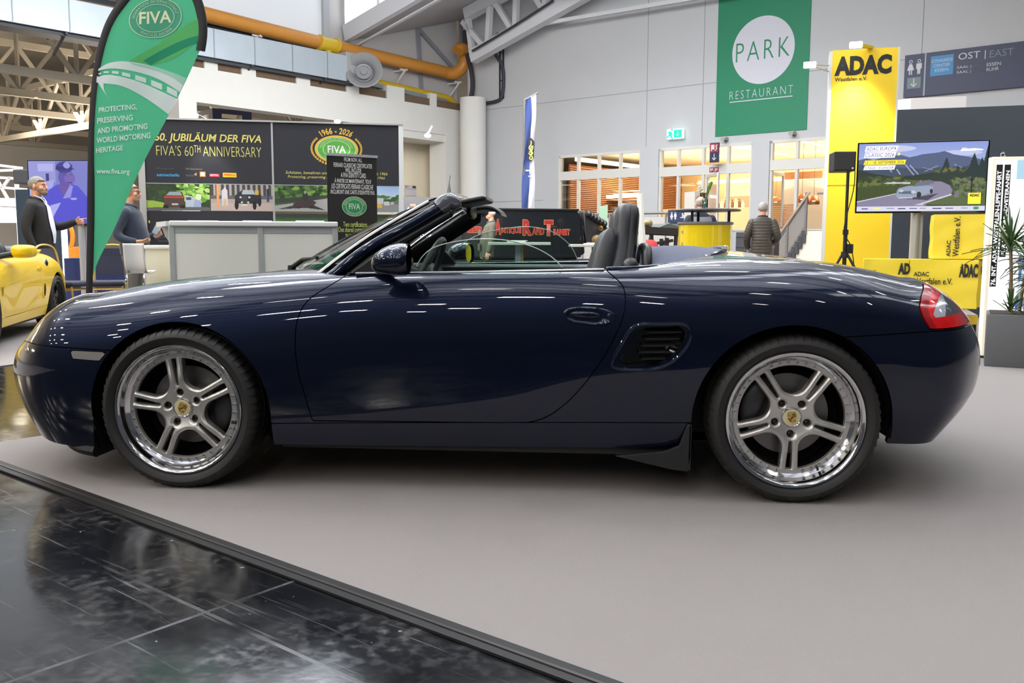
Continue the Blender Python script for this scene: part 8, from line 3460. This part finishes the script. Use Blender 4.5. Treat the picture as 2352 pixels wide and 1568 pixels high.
# black board beside the exhibition wall, paper notice, furled flag tip
KB = Frame(955, 14.2, 12)
m = MB()
p = KB.uv(919, 452)
q = KB.uv(1060, 458)
m.box(p[0], q[0], 0, .05, 0, p[1])
kb = tag(empty('black_info_board', mw=KB.mat()), 'black info board with tiny red and white writing right of the exhibition wall', 'board')
m.build('board_panel', BLACKP, kb)
p0 = KB.uv(942, 474), KB.uv(955, 468)
text('1906', (p0[0][0], p0[1][0], p0[0][1], p0[1][1]), mat('orange_print', (230, 96, 60), .5, emit=(230, 96, 60), estr=.3), kb, bold=.02)
p0 = KB.uv(934, 483), KB.uv(941, 475)
text('A.', (p0[0][0], p0[1][0], p0[0][1], p0[1][1]), WTXT, kb, shear=.3)
p0 = KB.uv(965, 545), KB.uv(990, 538)
text('Card', (p0[0][0], p0[1][0], p0[0][1], p0[1][1]), WTXT, kb, bold=.03)
m = MB()
p, q = KB.uv(930, 610), KB.uv(1000, 548)
m.flat([(p[0], p[1]), (q[0], p[1]), (q[0], q[1]), (p[0] + .3, q[1] - .1)], -.004)
m.build('blue_print', mat('board_blue', (84, 136, 168), .5), kb, fixn=False)
nu0, nz0 = SW.uv(930, 449, 1.55)
nu1, nz1 = SW.uv(956, 426, 1.55)
nt = tag(empty('paper_notice', mw=SW.mat()), 'pale paper notice ending in 11 on the cream wall beside the exhibition wall', 'notice')
m = MB()
m.box(nu0, nu1, 1.55, 1.57, nz0, nz1)
m.build('sheet', mat('notice_paper', (208, 202, 206), .7), nt)
w, h = nu1 - nu0, nz1 - nz0
text('911', (nu0 + w * .02, nu0 + w * .30, nz0 + h * .73, nz0 + h * .92), BLK, nt, y=1.545, bold=.02)
m = MB()
m.box(nu0 + w * .66, nu0 + w * .96, 1.54, 1.55, nz0 + h * .74, nz0 + h * .94)
m.box(nu0, nu1, 1.545, 1.55, nz0 + h * .62, nz0 + h * .64)
m.build('notice_mark', mat('notice_dark', (84, 50, 50), .6), nt)
FT = Frame(1028, 15.0, 0)
m = MB()
c = FT.uv(1030, 440)
tp = FT.uv(1034, 403)
md = FT.uv(1032, 421)
m.tube([(c[0], 0, 0), (c[0], 0, c[1] - .2), (c[0] + .01, 0, c[1]), (md[0], 0, md[1]), (tp[0], 0, tp[1])], [.02, .035, .032, .009, .007], 8)
tag(m.build('furled_flag', mat('dark_furled_cloth', (46, 44, 48), .7), mw=FT.mat(), smooth=True), 'dark furled flag standing behind the windscreen header', 'flag')
# red and yellow crate seen through the windows
CT = Frame(1082, 13.5, 0)
e = tag(empty('toy_crate', mw=CT.mat()), 'small red and yellow crate on a dark stand seen through the side windows', 'crate')
p, q = CT.uv(1070, 612), CT.uv(1088, 604)
m = MB()
m.box(p[0] - .2, q[0] + .3, 0, .4, 0, p[1])
m.build('stand', BLK, e)
m = MB()
m.box(p[0], q[0], .0, .2, p[1], q[1], .01)
m.build('red_part', mat('crate_red', (214, 66, 40), .5), e)
m = MB()
m.box(q[0] - .06, q[0] + .01, -.02, .1, p[1], p[1] + .06, .005)
m.build('yellow_part', YEL, e)

# far left background: lit window, dark display, tube lamp, orange frame
FL1 = Frame(20, 17.0, 0)
m = MB()
p, q = FL1.uv(-90, 511), FL1.uv(38, 455)
m.box(p[0], q[0], 0, .1, p[1], q[1])
tag(m.build('light_wall', mat('lit_panel_white', (250, 250, 250), .5, emit=(255, 252, 246), estr=1.4), mw=FL1.mat()), 'bright white lit panel at the left edge behind the man in black', 'light wall')
m = MB()
m.bar((p[0], -.02, (p[1] + q[1]) / 2 + .1), (q[0], -.02, (p[1] + q[1]) / 2 + .06), .03)
for a, b_ in (((-60, 395), (52, 391)), ((-60, 405), (50, 411)), ((-60, 425), (68, 436)), ((0, 412), (28, 463)), ((-40, 462), (60, 470)), ((-40, 375), (58, 387)), ((16, 427), (30, 408))):
 u0_, u1_ = FL1.uv(*a), FL1.uv(*b_)
 m.bar((u0_[0], -.1, u0_[1]), (u1_[0], -.1, u1_[1]), .045)
m.box(p[0], q[0] + .1, -.05, .2, 0, .25)
for u in (p[0] + .1, q[0]):
 m.box(u - .03, u + .03, .0, .06, .2, FL1.uv(20, 388)[1])
tag(m.build('white_tube_frame', mat('tube_white', (226, 226, 222), .4), mw=FL1.mat()), 'white tubular stand frame at the left edge of the photo', 'frame')
FD = Frame(48, 15.0, -12)
m = MB()
p, q = FD.uv(30, 422), FD.uv(90, 388)
m.box(p[0], q[0], 0, .35, p[1], q[1], .02)
m.box((p[0] + q[0]) / 2 - .04, (p[0] + q[0]) / 2 + .04, .1, .2, 0, p[1])
tag(m.build('dark_display', mat('dark_display_grey', (62, 62, 66), .6), mw=FD.mat()), 'dark box-shaped display on a post behind the large left screen', 'display')
m = MB()
p, q = FD.uv(20, 470), FD.uv(52, 425)
m.box(p[0], q[0], 1, 1.1, p[1], q[1])
m.box(p[0] - .8, q[0] + .0, 1.1, 1.2, 0, q[1])
tag(m.build('dark_backdrop', mat('dark_teal_backdrop', (34, 48, 60), .6), mw=FD.mat()), 'dark backdrop panel behind the white tubular frame', 'backdrop')
FT2 = Frame(146, 13.2, 0)
m = MB()
p, q = FT2.uv(142, 567), FT2.uv(150, 516)
m.box(p[0], q[0], 0, .05, 0.15, q[1])
tag(m.build('tube_lamp', mat('tube_lamp_glow', (255, 255, 255), .5, emit=(250, 250, 255), estr=2.2), mw=FT2.mat()), 'upright white tube lamp between the man in black and the screen post', 'lamp')
FO = Frame(165, 14.2, 0)
m = MB()
ar = [FO.uv(*q) for q in ((158, 500), (160, 517), (165, 530), (166, 556), (160, 575))]
m.tube([(a, 0, b_) for a, b_ in smooth_path(ar, 16)] + [(ar[-1][0] - .05, 0, .05)], .035, 8)
og = tag(empty('orange_machine', mw=FO.mat()), 'orange machine with a tall arm behind the silver screen post', 'machine')
m.build('arm', mat('orange_enamel', (236, 140, 40), .4), og, smooth=True)
m = MB()
p, q = FO.uv(152, 577), FO.uv(180, 566)
m.prism([(p[0], p[1] - .3), (q[0], p[1] - .3), (q[0], q[1]), (p[0] + .1, q[1] - .03), (p[0], p[1])], -.1, .6)
m.box(p[0], q[0], -.05, .5, 0, p[1] - .3)
m.build('bonnet', mat('orange_enamel', (236, 140, 40), .4), og, bevel=.01)

# ------------------------------------------------------------------ people
def ering(c, a, b, n=18, tilt=None, p=1.0):
 out = []
 for k in range(n):
  q = 2 * PI * k / n
  v = Vector((a * se(math.cos(q), p), b * se(math.sin(q), p), 0))
  if tilt is not None:
   v = tilt @ v
  out.append(Vector(c) + v)
 return out

def fused(mb, name, m, parent, voxel=.012, smooth_it=6, extra=None):
 """weld overlapping closed shapes into one continuous skin"""
 o = mb.build(name, m, None)
 r = o.modifiers.new('weld', 'REMESH')
 r.mode = 'VOXEL'
 r.voxel_size = voxel
 s = o.modifiers.new('soften', 'SMOOTH')
 s.iterations = smooth_it
 s.factor = .5
 dg = bpy.context.evaluated_depsgraph_get()
 me = bpy.data.meshes.new_from_object(o.evaluated_get(dg))
 bpy.data.objects.remove(o)
 me.polygons.foreach_set('use_smooth', [True] * len(me.polygons))
 me.materials.clear()
 return link_mesh(name, me, m, parent)

def limb(mb, pts, rad, n=14):
 P = smooth_path(pts, 14) if len(pts) > 2 else np.array(pts)
 t = np.linspace(0, 1, len(P))
 R = np.interp(t, np.linspace(0, 1, len(rad)), rad)
 mb.tube([tuple(p) for p in P], list(R), n)
 mb.ellipsoid(tuple(P[0]), (R[0],) * 3, 12, 8)
 mb.ellipsoid(tuple(P[-1]), (R[-1],) * 3, 12, 8)

def hand(mb, wrist, d, palm, curl, point=False, side=1, spread=1.0):
 """palm, four fingers with two bends, thumb from the side. d: finger direction, palm: direction the palm faces"""
 d = Vector(d).normalized()
 pn = Vector(palm)
 pn = (pn - d * pn.dot(d)).normalized()
 x = d.cross(pn) * side
 W = Vector(wrist)
 c = W + d * .052
 rot = Matrix((x, d, pn)).transposed()
 mb.ellipsoid(c, (.042, .056, .017), 16, 10, .8, rot=rot)
 mb.tube([W - d * .03, W + d * .02], [.026, .030], 12, flat=.75)
 for k, (off, ln) in enumerate(((-.031, .072), (-.0105, .082), (.0105, .076), (.030, .060))):
  b = W + d * .092 + x * off * 1.0
  cu = 0.05 if (point and k == 0) else curl
  p = [b - d * .02]
  ang = 0
  q = b
  p.append(q)
  for seg in (.45, .32, .26):
   ang += cu * .95
   dirv = d * math.cos(ang) + pn * math.sin(ang) + x * off * 2.5 * spread
   q = q + dirv.normalized() * ln * seg
   p.append(q)
  mb.tube(p, [.0098, .0096, .0088, .0080, .0062], 8)
  mb.ellipsoid(p[-1], (.0063,) * 3, 8, 6)
 b = W + d * .030 - x * .030
 t1 = b + (d * .55 - x * .75 + pn * .25).normalized() * .036
 t2 = t1 + (d * .85 - x * .25 + pn * (.25 + .3 * curl)).normalized() * .032
 mb.tube([b, t1, t2], [.014, .0115, .0085], 8)
 mb.ellipsoid(t2, (.0085,) * 3, 8, 6)

SKIN = mat('skin', (214, 164, 138), .55, noise=(18, .06))
SKIN2 = mat('skin_ruddy', (206, 150, 122), .55, noise=(18, .06))

def head_parts(mb, c, yaw, pitch=0.0, s=1.0):
 """skull, jaw, nose, ears, brow, lips as closed shapes around c; face along -y before turning"""
 R = Matrix.Rotation(yaw, 3, 'Z') @ Matrix.Rotation(pitch, 3, 'X')
 E = lambda o, r, e=1.0, rr=None: mb.ellipsoid(Vector(c) + R @ (Vector(o) * s), [v * s for v in r], 18, 12, e, rot=R if rr is None else R @ rr)
 E((0, .012, .022), (.077, .097, .092))
 E((0, -.028, -.048), (.056, .066, .062))
 E((0, -.062, -.088), (.030, .030, .024))
 E((0, -.096, -.012), (.011, .020, .026), 1.0, Matrix.Rotation(-.35, 3, 'X'))
 E((0, -.110, -.030), (.016, .014, .012))
 E((0, -.080, .022), (.052, .020, .012))
 E((0, -.090, -.058), (.025, .013, .008))
 for d in (-1, 1):
  E((d * .080, .012, -.010), (.010, .020, .033), 1.0, Matrix.Rotation(d * .25, 3, 'Z'))
  E((d * .046, -.060, -.028), (.026, .026, .026))
 return R

def face_details(root, c, R, s=1.0, brow=(90, 80, 72), glasses=False):
 def P(o):
  return Vector(c) + R @ (Vector(o) * s)
 for d in (-1, 1):
  m = MB()
  m.ellipsoid(P((d * .031, -.077, .000)), (.013 * s, .010 * s, .0075 * s), 12, 8, rot=R)
  m.k = 1
  m.ellipsoid(P((d * .031, -.0855, .000)), (.0055 * s, .004 * s, .0055 * s), 10, 6, rot=R)
  m.build('eye', [mat('eye_white', (226, 218, 212), .3), mat('eye_dark', (52, 40, 34), .2)], root, smooth=True)
  m = MB()
  m.tube([P((d * .014, -.092, .022)), P((d * .032, -.093, .028)), P((d * .052, -.080, .022))], .0050 * s, 6)
  m.build('eyebrow', mat('brow_%d' % brow[0], brow, .8), root, smooth=True)
 m = MB()
 m.tube([P((-.024, -.096, -.058)), P((0, -.106, -.057)), P((.024, -.096, -.058))], .0045 * s, 6)
 m.build('mouth', mat('lip_tone', (170, 96, 88), .5), root, smooth=True)
 if glasses:
  m = MB()
  for d in (-1, 1):
   m.tube([P((d * .032 + .022 * math.cos(q), -.100 + .006 * abs(math.cos(q)), .002 + .017 * math.sin(q))) for q in [2 * PI * k / 20 for k in range(20)]], .0022 * s, 6, closed=True)
   m.tube([P((d * .055, -.094, .006)), P((d * .078, -.04, .008)), P((d * .082, .015, .004))], .0022 * s, 6)
  m.tube([P((-.010, -.102, .006)), P((.010, -.102, .006))], .002 * s, 6)
  m.build('glasses', BLK, root, smooth=True)

def hair_cap(root, c, R, m, s=1.0, low=-.02, front=.035, bald=False, length=.0):
 """short hair: a slightly larger shell over the skull, open at the face"""
 o = MB()
 nu, nv = 40, 18
 rows = []
 for j in range(nv + 1):
  ph = PI / 2 - j / nv * (PI / 2 + .75)
  row = []
  for i in range(nu):
   q = 2 * PI * i / nu
   x, y, z = math.cos(ph) * math.cos(q), math.cos(ph) * math.sin(q), math.sin(ph)
   # hairline: high in front, ears at the side, nape behind
   frontness = max(0, -y)
   lim = low + (front + .03 - low) * min(1, frontness * 1.9) - (length + .045) * max(0, y)
   X, Y, Z = .0815 * x, .012 + .1015 * y, .022 + .0965 * z
   if bald and Z > .052:
    Z = .052
    k = .93
    X, Y = X * 1, Y
   Z = max(Z, lim)
   wv = 1 + .018 * math.sin(7 * q + 5 * ph) + .012 * math.sin(17 * q - 9 * ph)
   row.append(Vector(c) + R @ (Vector((X * wv, .012 + (Y - .012) * wv, Z + .002)) * s))
  rows.append(row)
 o.ring_loft(rows, True, False)
 h = o.build('hair', m, root, smooth=True, angle=180)
 sd = h.modifiers.new('thickness', 'SOLIDIFY')
 sd.thickness = .006
 sd.offset = -1
 return h

def make_person(label, loc, face, H, mats, arms, hands, head_yaw=0.0, head_pitch=0.0, lean=0.0, belly=0.0, jacket_len=.80, group=None, voxel=.010, glasses=False, hair=None, bald=False, brow=(90, 80, 72), quilt=False, open_front=False, collar=True):
 """standing person; local frame faces -y. arms: [(elbow, wrist)] for x<0 and x>0 in metres at 1.75 m"""
 k = H / 1.75
 e = empty('person', loc, face, label, 'person', group)
 V = lambda *p: Vector(p) * k
 hc = V(0, -.02 + lean * 1.62 - lean * .9, 1.635)
 tl = lambda z: lean * max(0, z - .9)
 # ---- body: one continuous skin
 b = MB()
 R = head_parts(b, hc, head_yaw, head_pitch, k * 1.0)
 b.tube([V(0, tl(1.40) + .015, 1.40), V(0, tl(1.50) + .005, 1.50), hc + V(0, .015, -.07)], [.062 * k, .056 * k, .056 * k], 14)
 tor = [(.16, .10, .86), (.165, .108 + belly * .3, .95), (.155, .105 + belly * .8, 1.06), (.165, .108 + belly * .5, 1.18), (.185, .112, 1.30), (.185, .098, 1.38), (.13, .075, 1.44), (.06, .055, 1.47)]
 b.ring_loft([ering(V(0, tl(z) - (d - .10) * .6, z), a * k, d * k, 20, p=.85) for a, d, z in tor])
 for s, (el, wr) in zip((-1, 1), arms):
  sh = V(s * .185, tl(1.39) + .01, 1.385)
  limb(b, [sh, V(*el), V(*wr)], [.052 * k, .046 * k, .040 * k, .034 * k, .027 * k])
 for s in (-1, 1):
  limb(b, [V(s * .088, .0, .90), V(s * .10, -.01, .50), V(s * .105, .015, .09)], [.085 * k, .072 * k, .054 * k, .05 * k, .04 * k])
  b.ellipsoid(V(s * .108, -.055, .035), (.042 * k, .12 * k, .034 * k))
 for (el, wr), (d, pn, curl, pt, sd) in zip(arms, hands):
  hand(b, V(*wr), d, pn, curl, pt, sd)
 fused(b, 'body', mats['skin'], e, voxel * .72, 4)
 face_details(e, hc, R, k, brow, glasses)
 if hair:
  hair_cap(e, hc, R, hair, k, bald=bald)
 # ---- trousers and shoes
 t = MB()
 hip = [(.172, .118 + belly * .2, .80), (.178, .122 + belly * .4, .90), (.172, .118 + belly * .6, 1.0)]
 t.ring_loft([ering(V(0, -(d - .11) * .5, z), a * k, d * k, 20, p=.85) for a, d, z in hip])
 for s in (-1, 1):
  limb(t, [V(s * .088, .0, .86), V(s * .102, -.008, .50), V(s * .108, .015, .07)], [.098 * k, .086 * k, .074 * k, .068 * k, .066 * k])
 fused(t, 'trousers', mats['trousers'], e, .013, 4)
 for s in (-1, 1):
  m = MB()
  m.ellipsoid(V(s * .108, -.05, .045), (.050 * k, .135 * k, .044 * k), 16, 10, .8)
  m.build('shoe', mats.get('shoe', BLK), e, smooth=True)
 # ---- jacket / pullover: one garment with sleeves
 j = MB()
 tor2 = [(.190, .130 + belly * .35, jacket_len), (.190, .132 + belly * .6, .95), (.180, .126 + belly, 1.06), (.188, .130 + belly * .6, 1.18), (.206, .134, 1.30), (.208, .120, 1.385), (.155, .092, 1.445), (.078, .070, 1.485)]
 if quilt:
  rr = []
  n = 66
  zz = np.linspace(jacket_len, 1.485, n)
  A = np.interp(zz, [q[2] for q in tor2], [q[0] for q in tor2])
  D = np.interp(zz, [q[2] for q in tor2], [q[1] for q in tor2])
  for i in range(n):
   w = 1 + .045 * abs(math.sin(i * PI / 5.0)) - .02
   rr.append(ering(V(0, tl(zz[i]) - (D[i] - .12) * .6, zz[i]), A[i] * w * k, D[i] * w * k, 24, p=.85))
  j.ring_loft(rr)
 else:
  j.ring_loft([ering(V(0, tl(z) - (d - .12) * .6, z), a * k, d * k, 22, p=.85) for a, d, z in tor2])
 for s, (el, wr) in zip((-1, 1), arms):
  sh = V(s * .182, tl(1.39) + .01, 1.375)
  w2 = V(*wr) + (V(*el) - V(*wr)).normalized() * .015
  if quilt:
   P = smooth_path([sh, V(*el), w2], 44)
   rad = [(np.interp(i / 43, [0, .5, 1], [.080, .068, .052])) * (1 + .07 * abs(math.sin(i * PI / 4)) - .03) * k for i in range(44)]
   j.tube([tuple(p) for p in P], rad, 14)
   j.ellipsoid(sh, (.08 * k,) * 3)
  else:
   limb(j, [sh, V(*el), w2], [.076 * k, .068 * k, .060 * k, .052 * k, .046 * k])
 g = fused(j, mats.get('top_name', 'jacket'), mats['top'], e, .0085 if quilt else .011, 2 if quilt else 4)
 if collar:
  m = MB()
  m.tube([V(.078 * math.cos(q), tl(1.47) + .004 + .074 * math.sin(q), 1.478 + .018 * math.sin(q)) for q in [2 * PI * i / 28 for i in range(28)]], .020 * k, 8, closed=True)
  m.build('collar', mats.get('collar', mats['top']), e, smooth=True)
 if open_front:
  # white shirt showing between the lapels
  m = MB()
  rows = []
  for i in range(16):
   f = i / 15
   z = 1.455 - f * (1.455 - .93)
   D = np.interp(z, [q[2] for q in tor2], [q[1] for q in tor2]) + .006
   off = -(D - .126) * .6
   hw = .050 + .062 * math.sin(PI * min(1, f * 1.05)) * (.7 + .5 * f)
   A = np.interp(z, [q[2] for q in tor2], [q[0] for q in tor2])
   row = []
   for t_ in np.linspace(-1, 1, 9):
    x = t_ * hw + .012
    yy_ = -D * (max(0, 1 - abs(x / A) ** 2.35)) ** (1 / 2.35) + off + tl(z)
    row.append(V(x, yy_ - .004, z))
   rows.append(row)
  m.grid(rows)
  m.build('shirt_front', mats['shirt'], e, smooth=True, angle=180)
  for s in (-1, 1):
   m = MB()
   m.tube([V(s * .065, tl(1.47) + .01, 1.515), V(s * .055, tl(1.46) - .062, 1.485), V(s * .022 + .01, tl(1.45) - .105, 1.430)], [.012 * k, .020 * k, .010 * k], 8, flat=.5)
   m.build('shirt_collar', mats['shirt'], e, smooth=True)
 return e, hc, R, k

SUIT = mat('black_suit', (25, 24, 28), .8)
gnd = lambda px, D: tuple(np.r_[deep(px, 560, D)[:2], 0.0])
faceR = PI / 2 + YAW     # towards the right of the picture
# 1 man in a black suit, pointing to the right
e, hc, R, k = make_person('man with grey hair and beard in a black suit, pointing at the large left screen', gnd(90, 11.75), faceR + .18, 1.81,
       dict(skin=SKIN2, trousers=SUIT, top=SUIT, shirt=mat('white_shirt', (226, 228, 240), .7), shoe=BLK),
       [((-.255, .06, 1.12), (-.245, -.02, .86)), ((.24, -.12, 1.15), (.22, -.37, 1.20))],
       [((0.0, -.2, -.95), (1, 0, 0), .5, False, 1), ((.0, -1, .10), (-.9, .1, -.3), .95, True, 1)],
       head_yaw=-.12, belly=.035, jacket_len=.78, voxel=.009, hair=mat('grey_hair', (128, 124, 116), .8, bump=(60, .5)), brow=(84, 76, 70), open_front=True)
m = MB()
P = lambda o: Vector(hc) + R @ (Vector(o) * k)
m.ellipsoid(P((0, -.072, -.082)), (.048 * k, .045 * k, .040 * k), 16, 10, rot=R)
m.ellipsoid(P((0, -.098, -.046)), (.030 * k, .014 * k, .007 * k), 12, 8, rot=R)
for d in (-1, 1):
 m.tube([P((d * .070, -.005, -.02)), P((d * .062, -.035, -.06)), P((d * .035, -.07, -.095))], .016 * k, 8)
fused(m, 'beard', mat('grey_beard', (112, 104, 98), .85, bump=(80, .6)), e, .006, 3)
# 2 bald man in a navy pullover with glasses, holding a phone
NAVYP = mat('navy_pullover', (38, 48, 68), .85, sheen=.3, bump=(30, .15))
e, hc, R, k = make_person('bald man with glasses in a navy pullover, holding a phone beside the exhibition wall', gnd(303, 10.95), faceR + .12, 1.68,
       dict(skin=SKIN, trousers=mat('grey_trousers', (98, 94, 90), .8), top=NAVYP, top_name='pullover'),
       [((-.27, .09, 1.11), (-.265, -.12, 1.02)), ((.26, .0, 1.13), (.19, -.21, 1.09))],
       [((-.05, -1, .10), (.5, 0, 1), .25, False, 1), ((.0, -.85, .5), (-.9, -.2, .2), .75, False, 1)],
       head_yaw=.0, belly=.055, jacket_len=.86, voxel=.009, glasses=True, hair=mat('grey_stubble', (150, 138, 128), .9), bald=True, brow=(120, 108, 100))
m = MB()
m.ellipsoid(Vector((.095, -.140 - .055, 1.275)) * k, (.020 * k, .006 * k, .018 * k), 10, 6, .5)
m.build('yellow_badge', YEL, e)
ph = tag(empty('mobile_phone'), 'small pale phone held up by the bald man in the navy pullover', 'phone')
m = MB()
m.box(-.006, .006, -.036, .036, -.07, .07, .003)
m.build('phone_case', mat('phone_pale', (190, 206, 220), .3), ph)
Mx = e.matrix_basis.copy()
ph.matrix_world = Matrix.Translation(e.location) @ Matrix.Rotation(e.rotation_euler.z, 4, 'Z') @ Matrix.Translation(Vector((.165, -.268, 1.19)) * k) @ Matrix.Rotation(.5, 4, 'X')
# 3 elderly man in a khaki jacket
KH = mat('khaki_jacket', (92, 88, 76), .85, bump=(12, .3))
e, hc, R, k = make_person('elderly white haired man in a khaki jacket walking left past the antique bus', gnd(1119, 17.6), -PI / 2 + YAW + .1, 1.63,
       dict(skin=SKIN2, trousers=mat('dark_trousers', (48, 48, 52), .8), top=KH, collar=mat('dark_check_shirt', (64, 66, 72), .8)),
       [((-.25, .04, 1.12), (-.24, -.06, .86)), ((.25, .06, 1.12), (.26, .0, .86))],
       [((0, -.3, -1), (1, 0, 0), .45, False, 1), ((0, -.2, -1), (-1, 0, 0), .45, False, -1)],
       head_yaw=.1, head_pitch=.42, lean=.13, belly=.03, jacket_len=.74, voxel=.011, hair=mat('white_hair', (206, 202, 196), .85, bump=(60, .5)), brow=(180, 174, 168))
m = MB()
for s in (-1, 1):
 m.box(s * .10 - .06, s * .10 + .06, -.175, -.14, .82, .96, .012)
 m.box(s * .11 - .05, s * .11 + .05, -.165, -.13, 1.12, 1.22, .010)
m.build('jacket_pocket', KH, e)
# 4 bald man behind the round bar, back to the camera
DJ = mat('dark_blue_jacket', (42, 46, 60), .8)
e, hc, R, k = make_person('bald man in a dark jacket with grey shoulders standing behind the round yellow bar', gnd(1607, 15.2), PI + YAW, 1.75,
       dict(skin=SKIN, trousers=mat('dark_trousers', (48, 48, 52), .8), top=DJ, collar=mat('grey_yoke', (128, 128, 134), .8)),
       [((-.27, .0, 1.12), (-.27, -.12, .88)), ((.27, .0, 1.12), (.27, -.12, .88))],
       [((0, -.3, -1), (1, 0, 0), .45, False, 1), ((0, -.3, -1), (-1, 0, 0), .45, False, -1)],
       belly=.04, jacket_len=.78, voxel=.011, hair=mat('grey_fringe', (160, 150, 140), .9), bald=True)
m = MB()
m.ring_loft([ering(Vector((0, .0, z)) * k, a * k, d * k, 22, p=.85) for a, d, z in ((.214, .138, 1.32), (.214, .126, 1.385), (.160, .098, 1.45), (.085, .078, 1.487))], False, False)
m.build('shoulder_yoke', mat('grey_yoke', (128, 128, 134), .8), e, smooth=True)
# 5 man in a quilted jacket, back to the camera
QJ = mat('olive_quilted_nylon', (72, 66, 58), .48, spec=.4)
e, hc, R, k = make_person('grey haired man in an olive quilted jacket seen from behind at the stairs', gnd(1750, 16.6), PI + YAW - .25, 1.72,
       dict(skin=SKIN2, trousers=mat('dark_trousers', (48, 48, 52), .8), top=QJ, collar=mat('dark_collar', (40, 38, 36), .7)),
       [((-.27, .02, 1.12), (-.22, -.18, 1.0)), ((.27, .0, 1.12), (.25, -.12, .90))],
       [((0, -.5, -.7), (1, 0, 0), .5, False, 1), ((0, -.4, -1), (-1, 0, 0), .5, False, -1)],
       head_yaw=-.25, belly=.05, jacket_len=.76, voxel=.011, quilt=True, hair=mat('silver_hair', (168, 162, 156), .85, bump=(60, .5)))
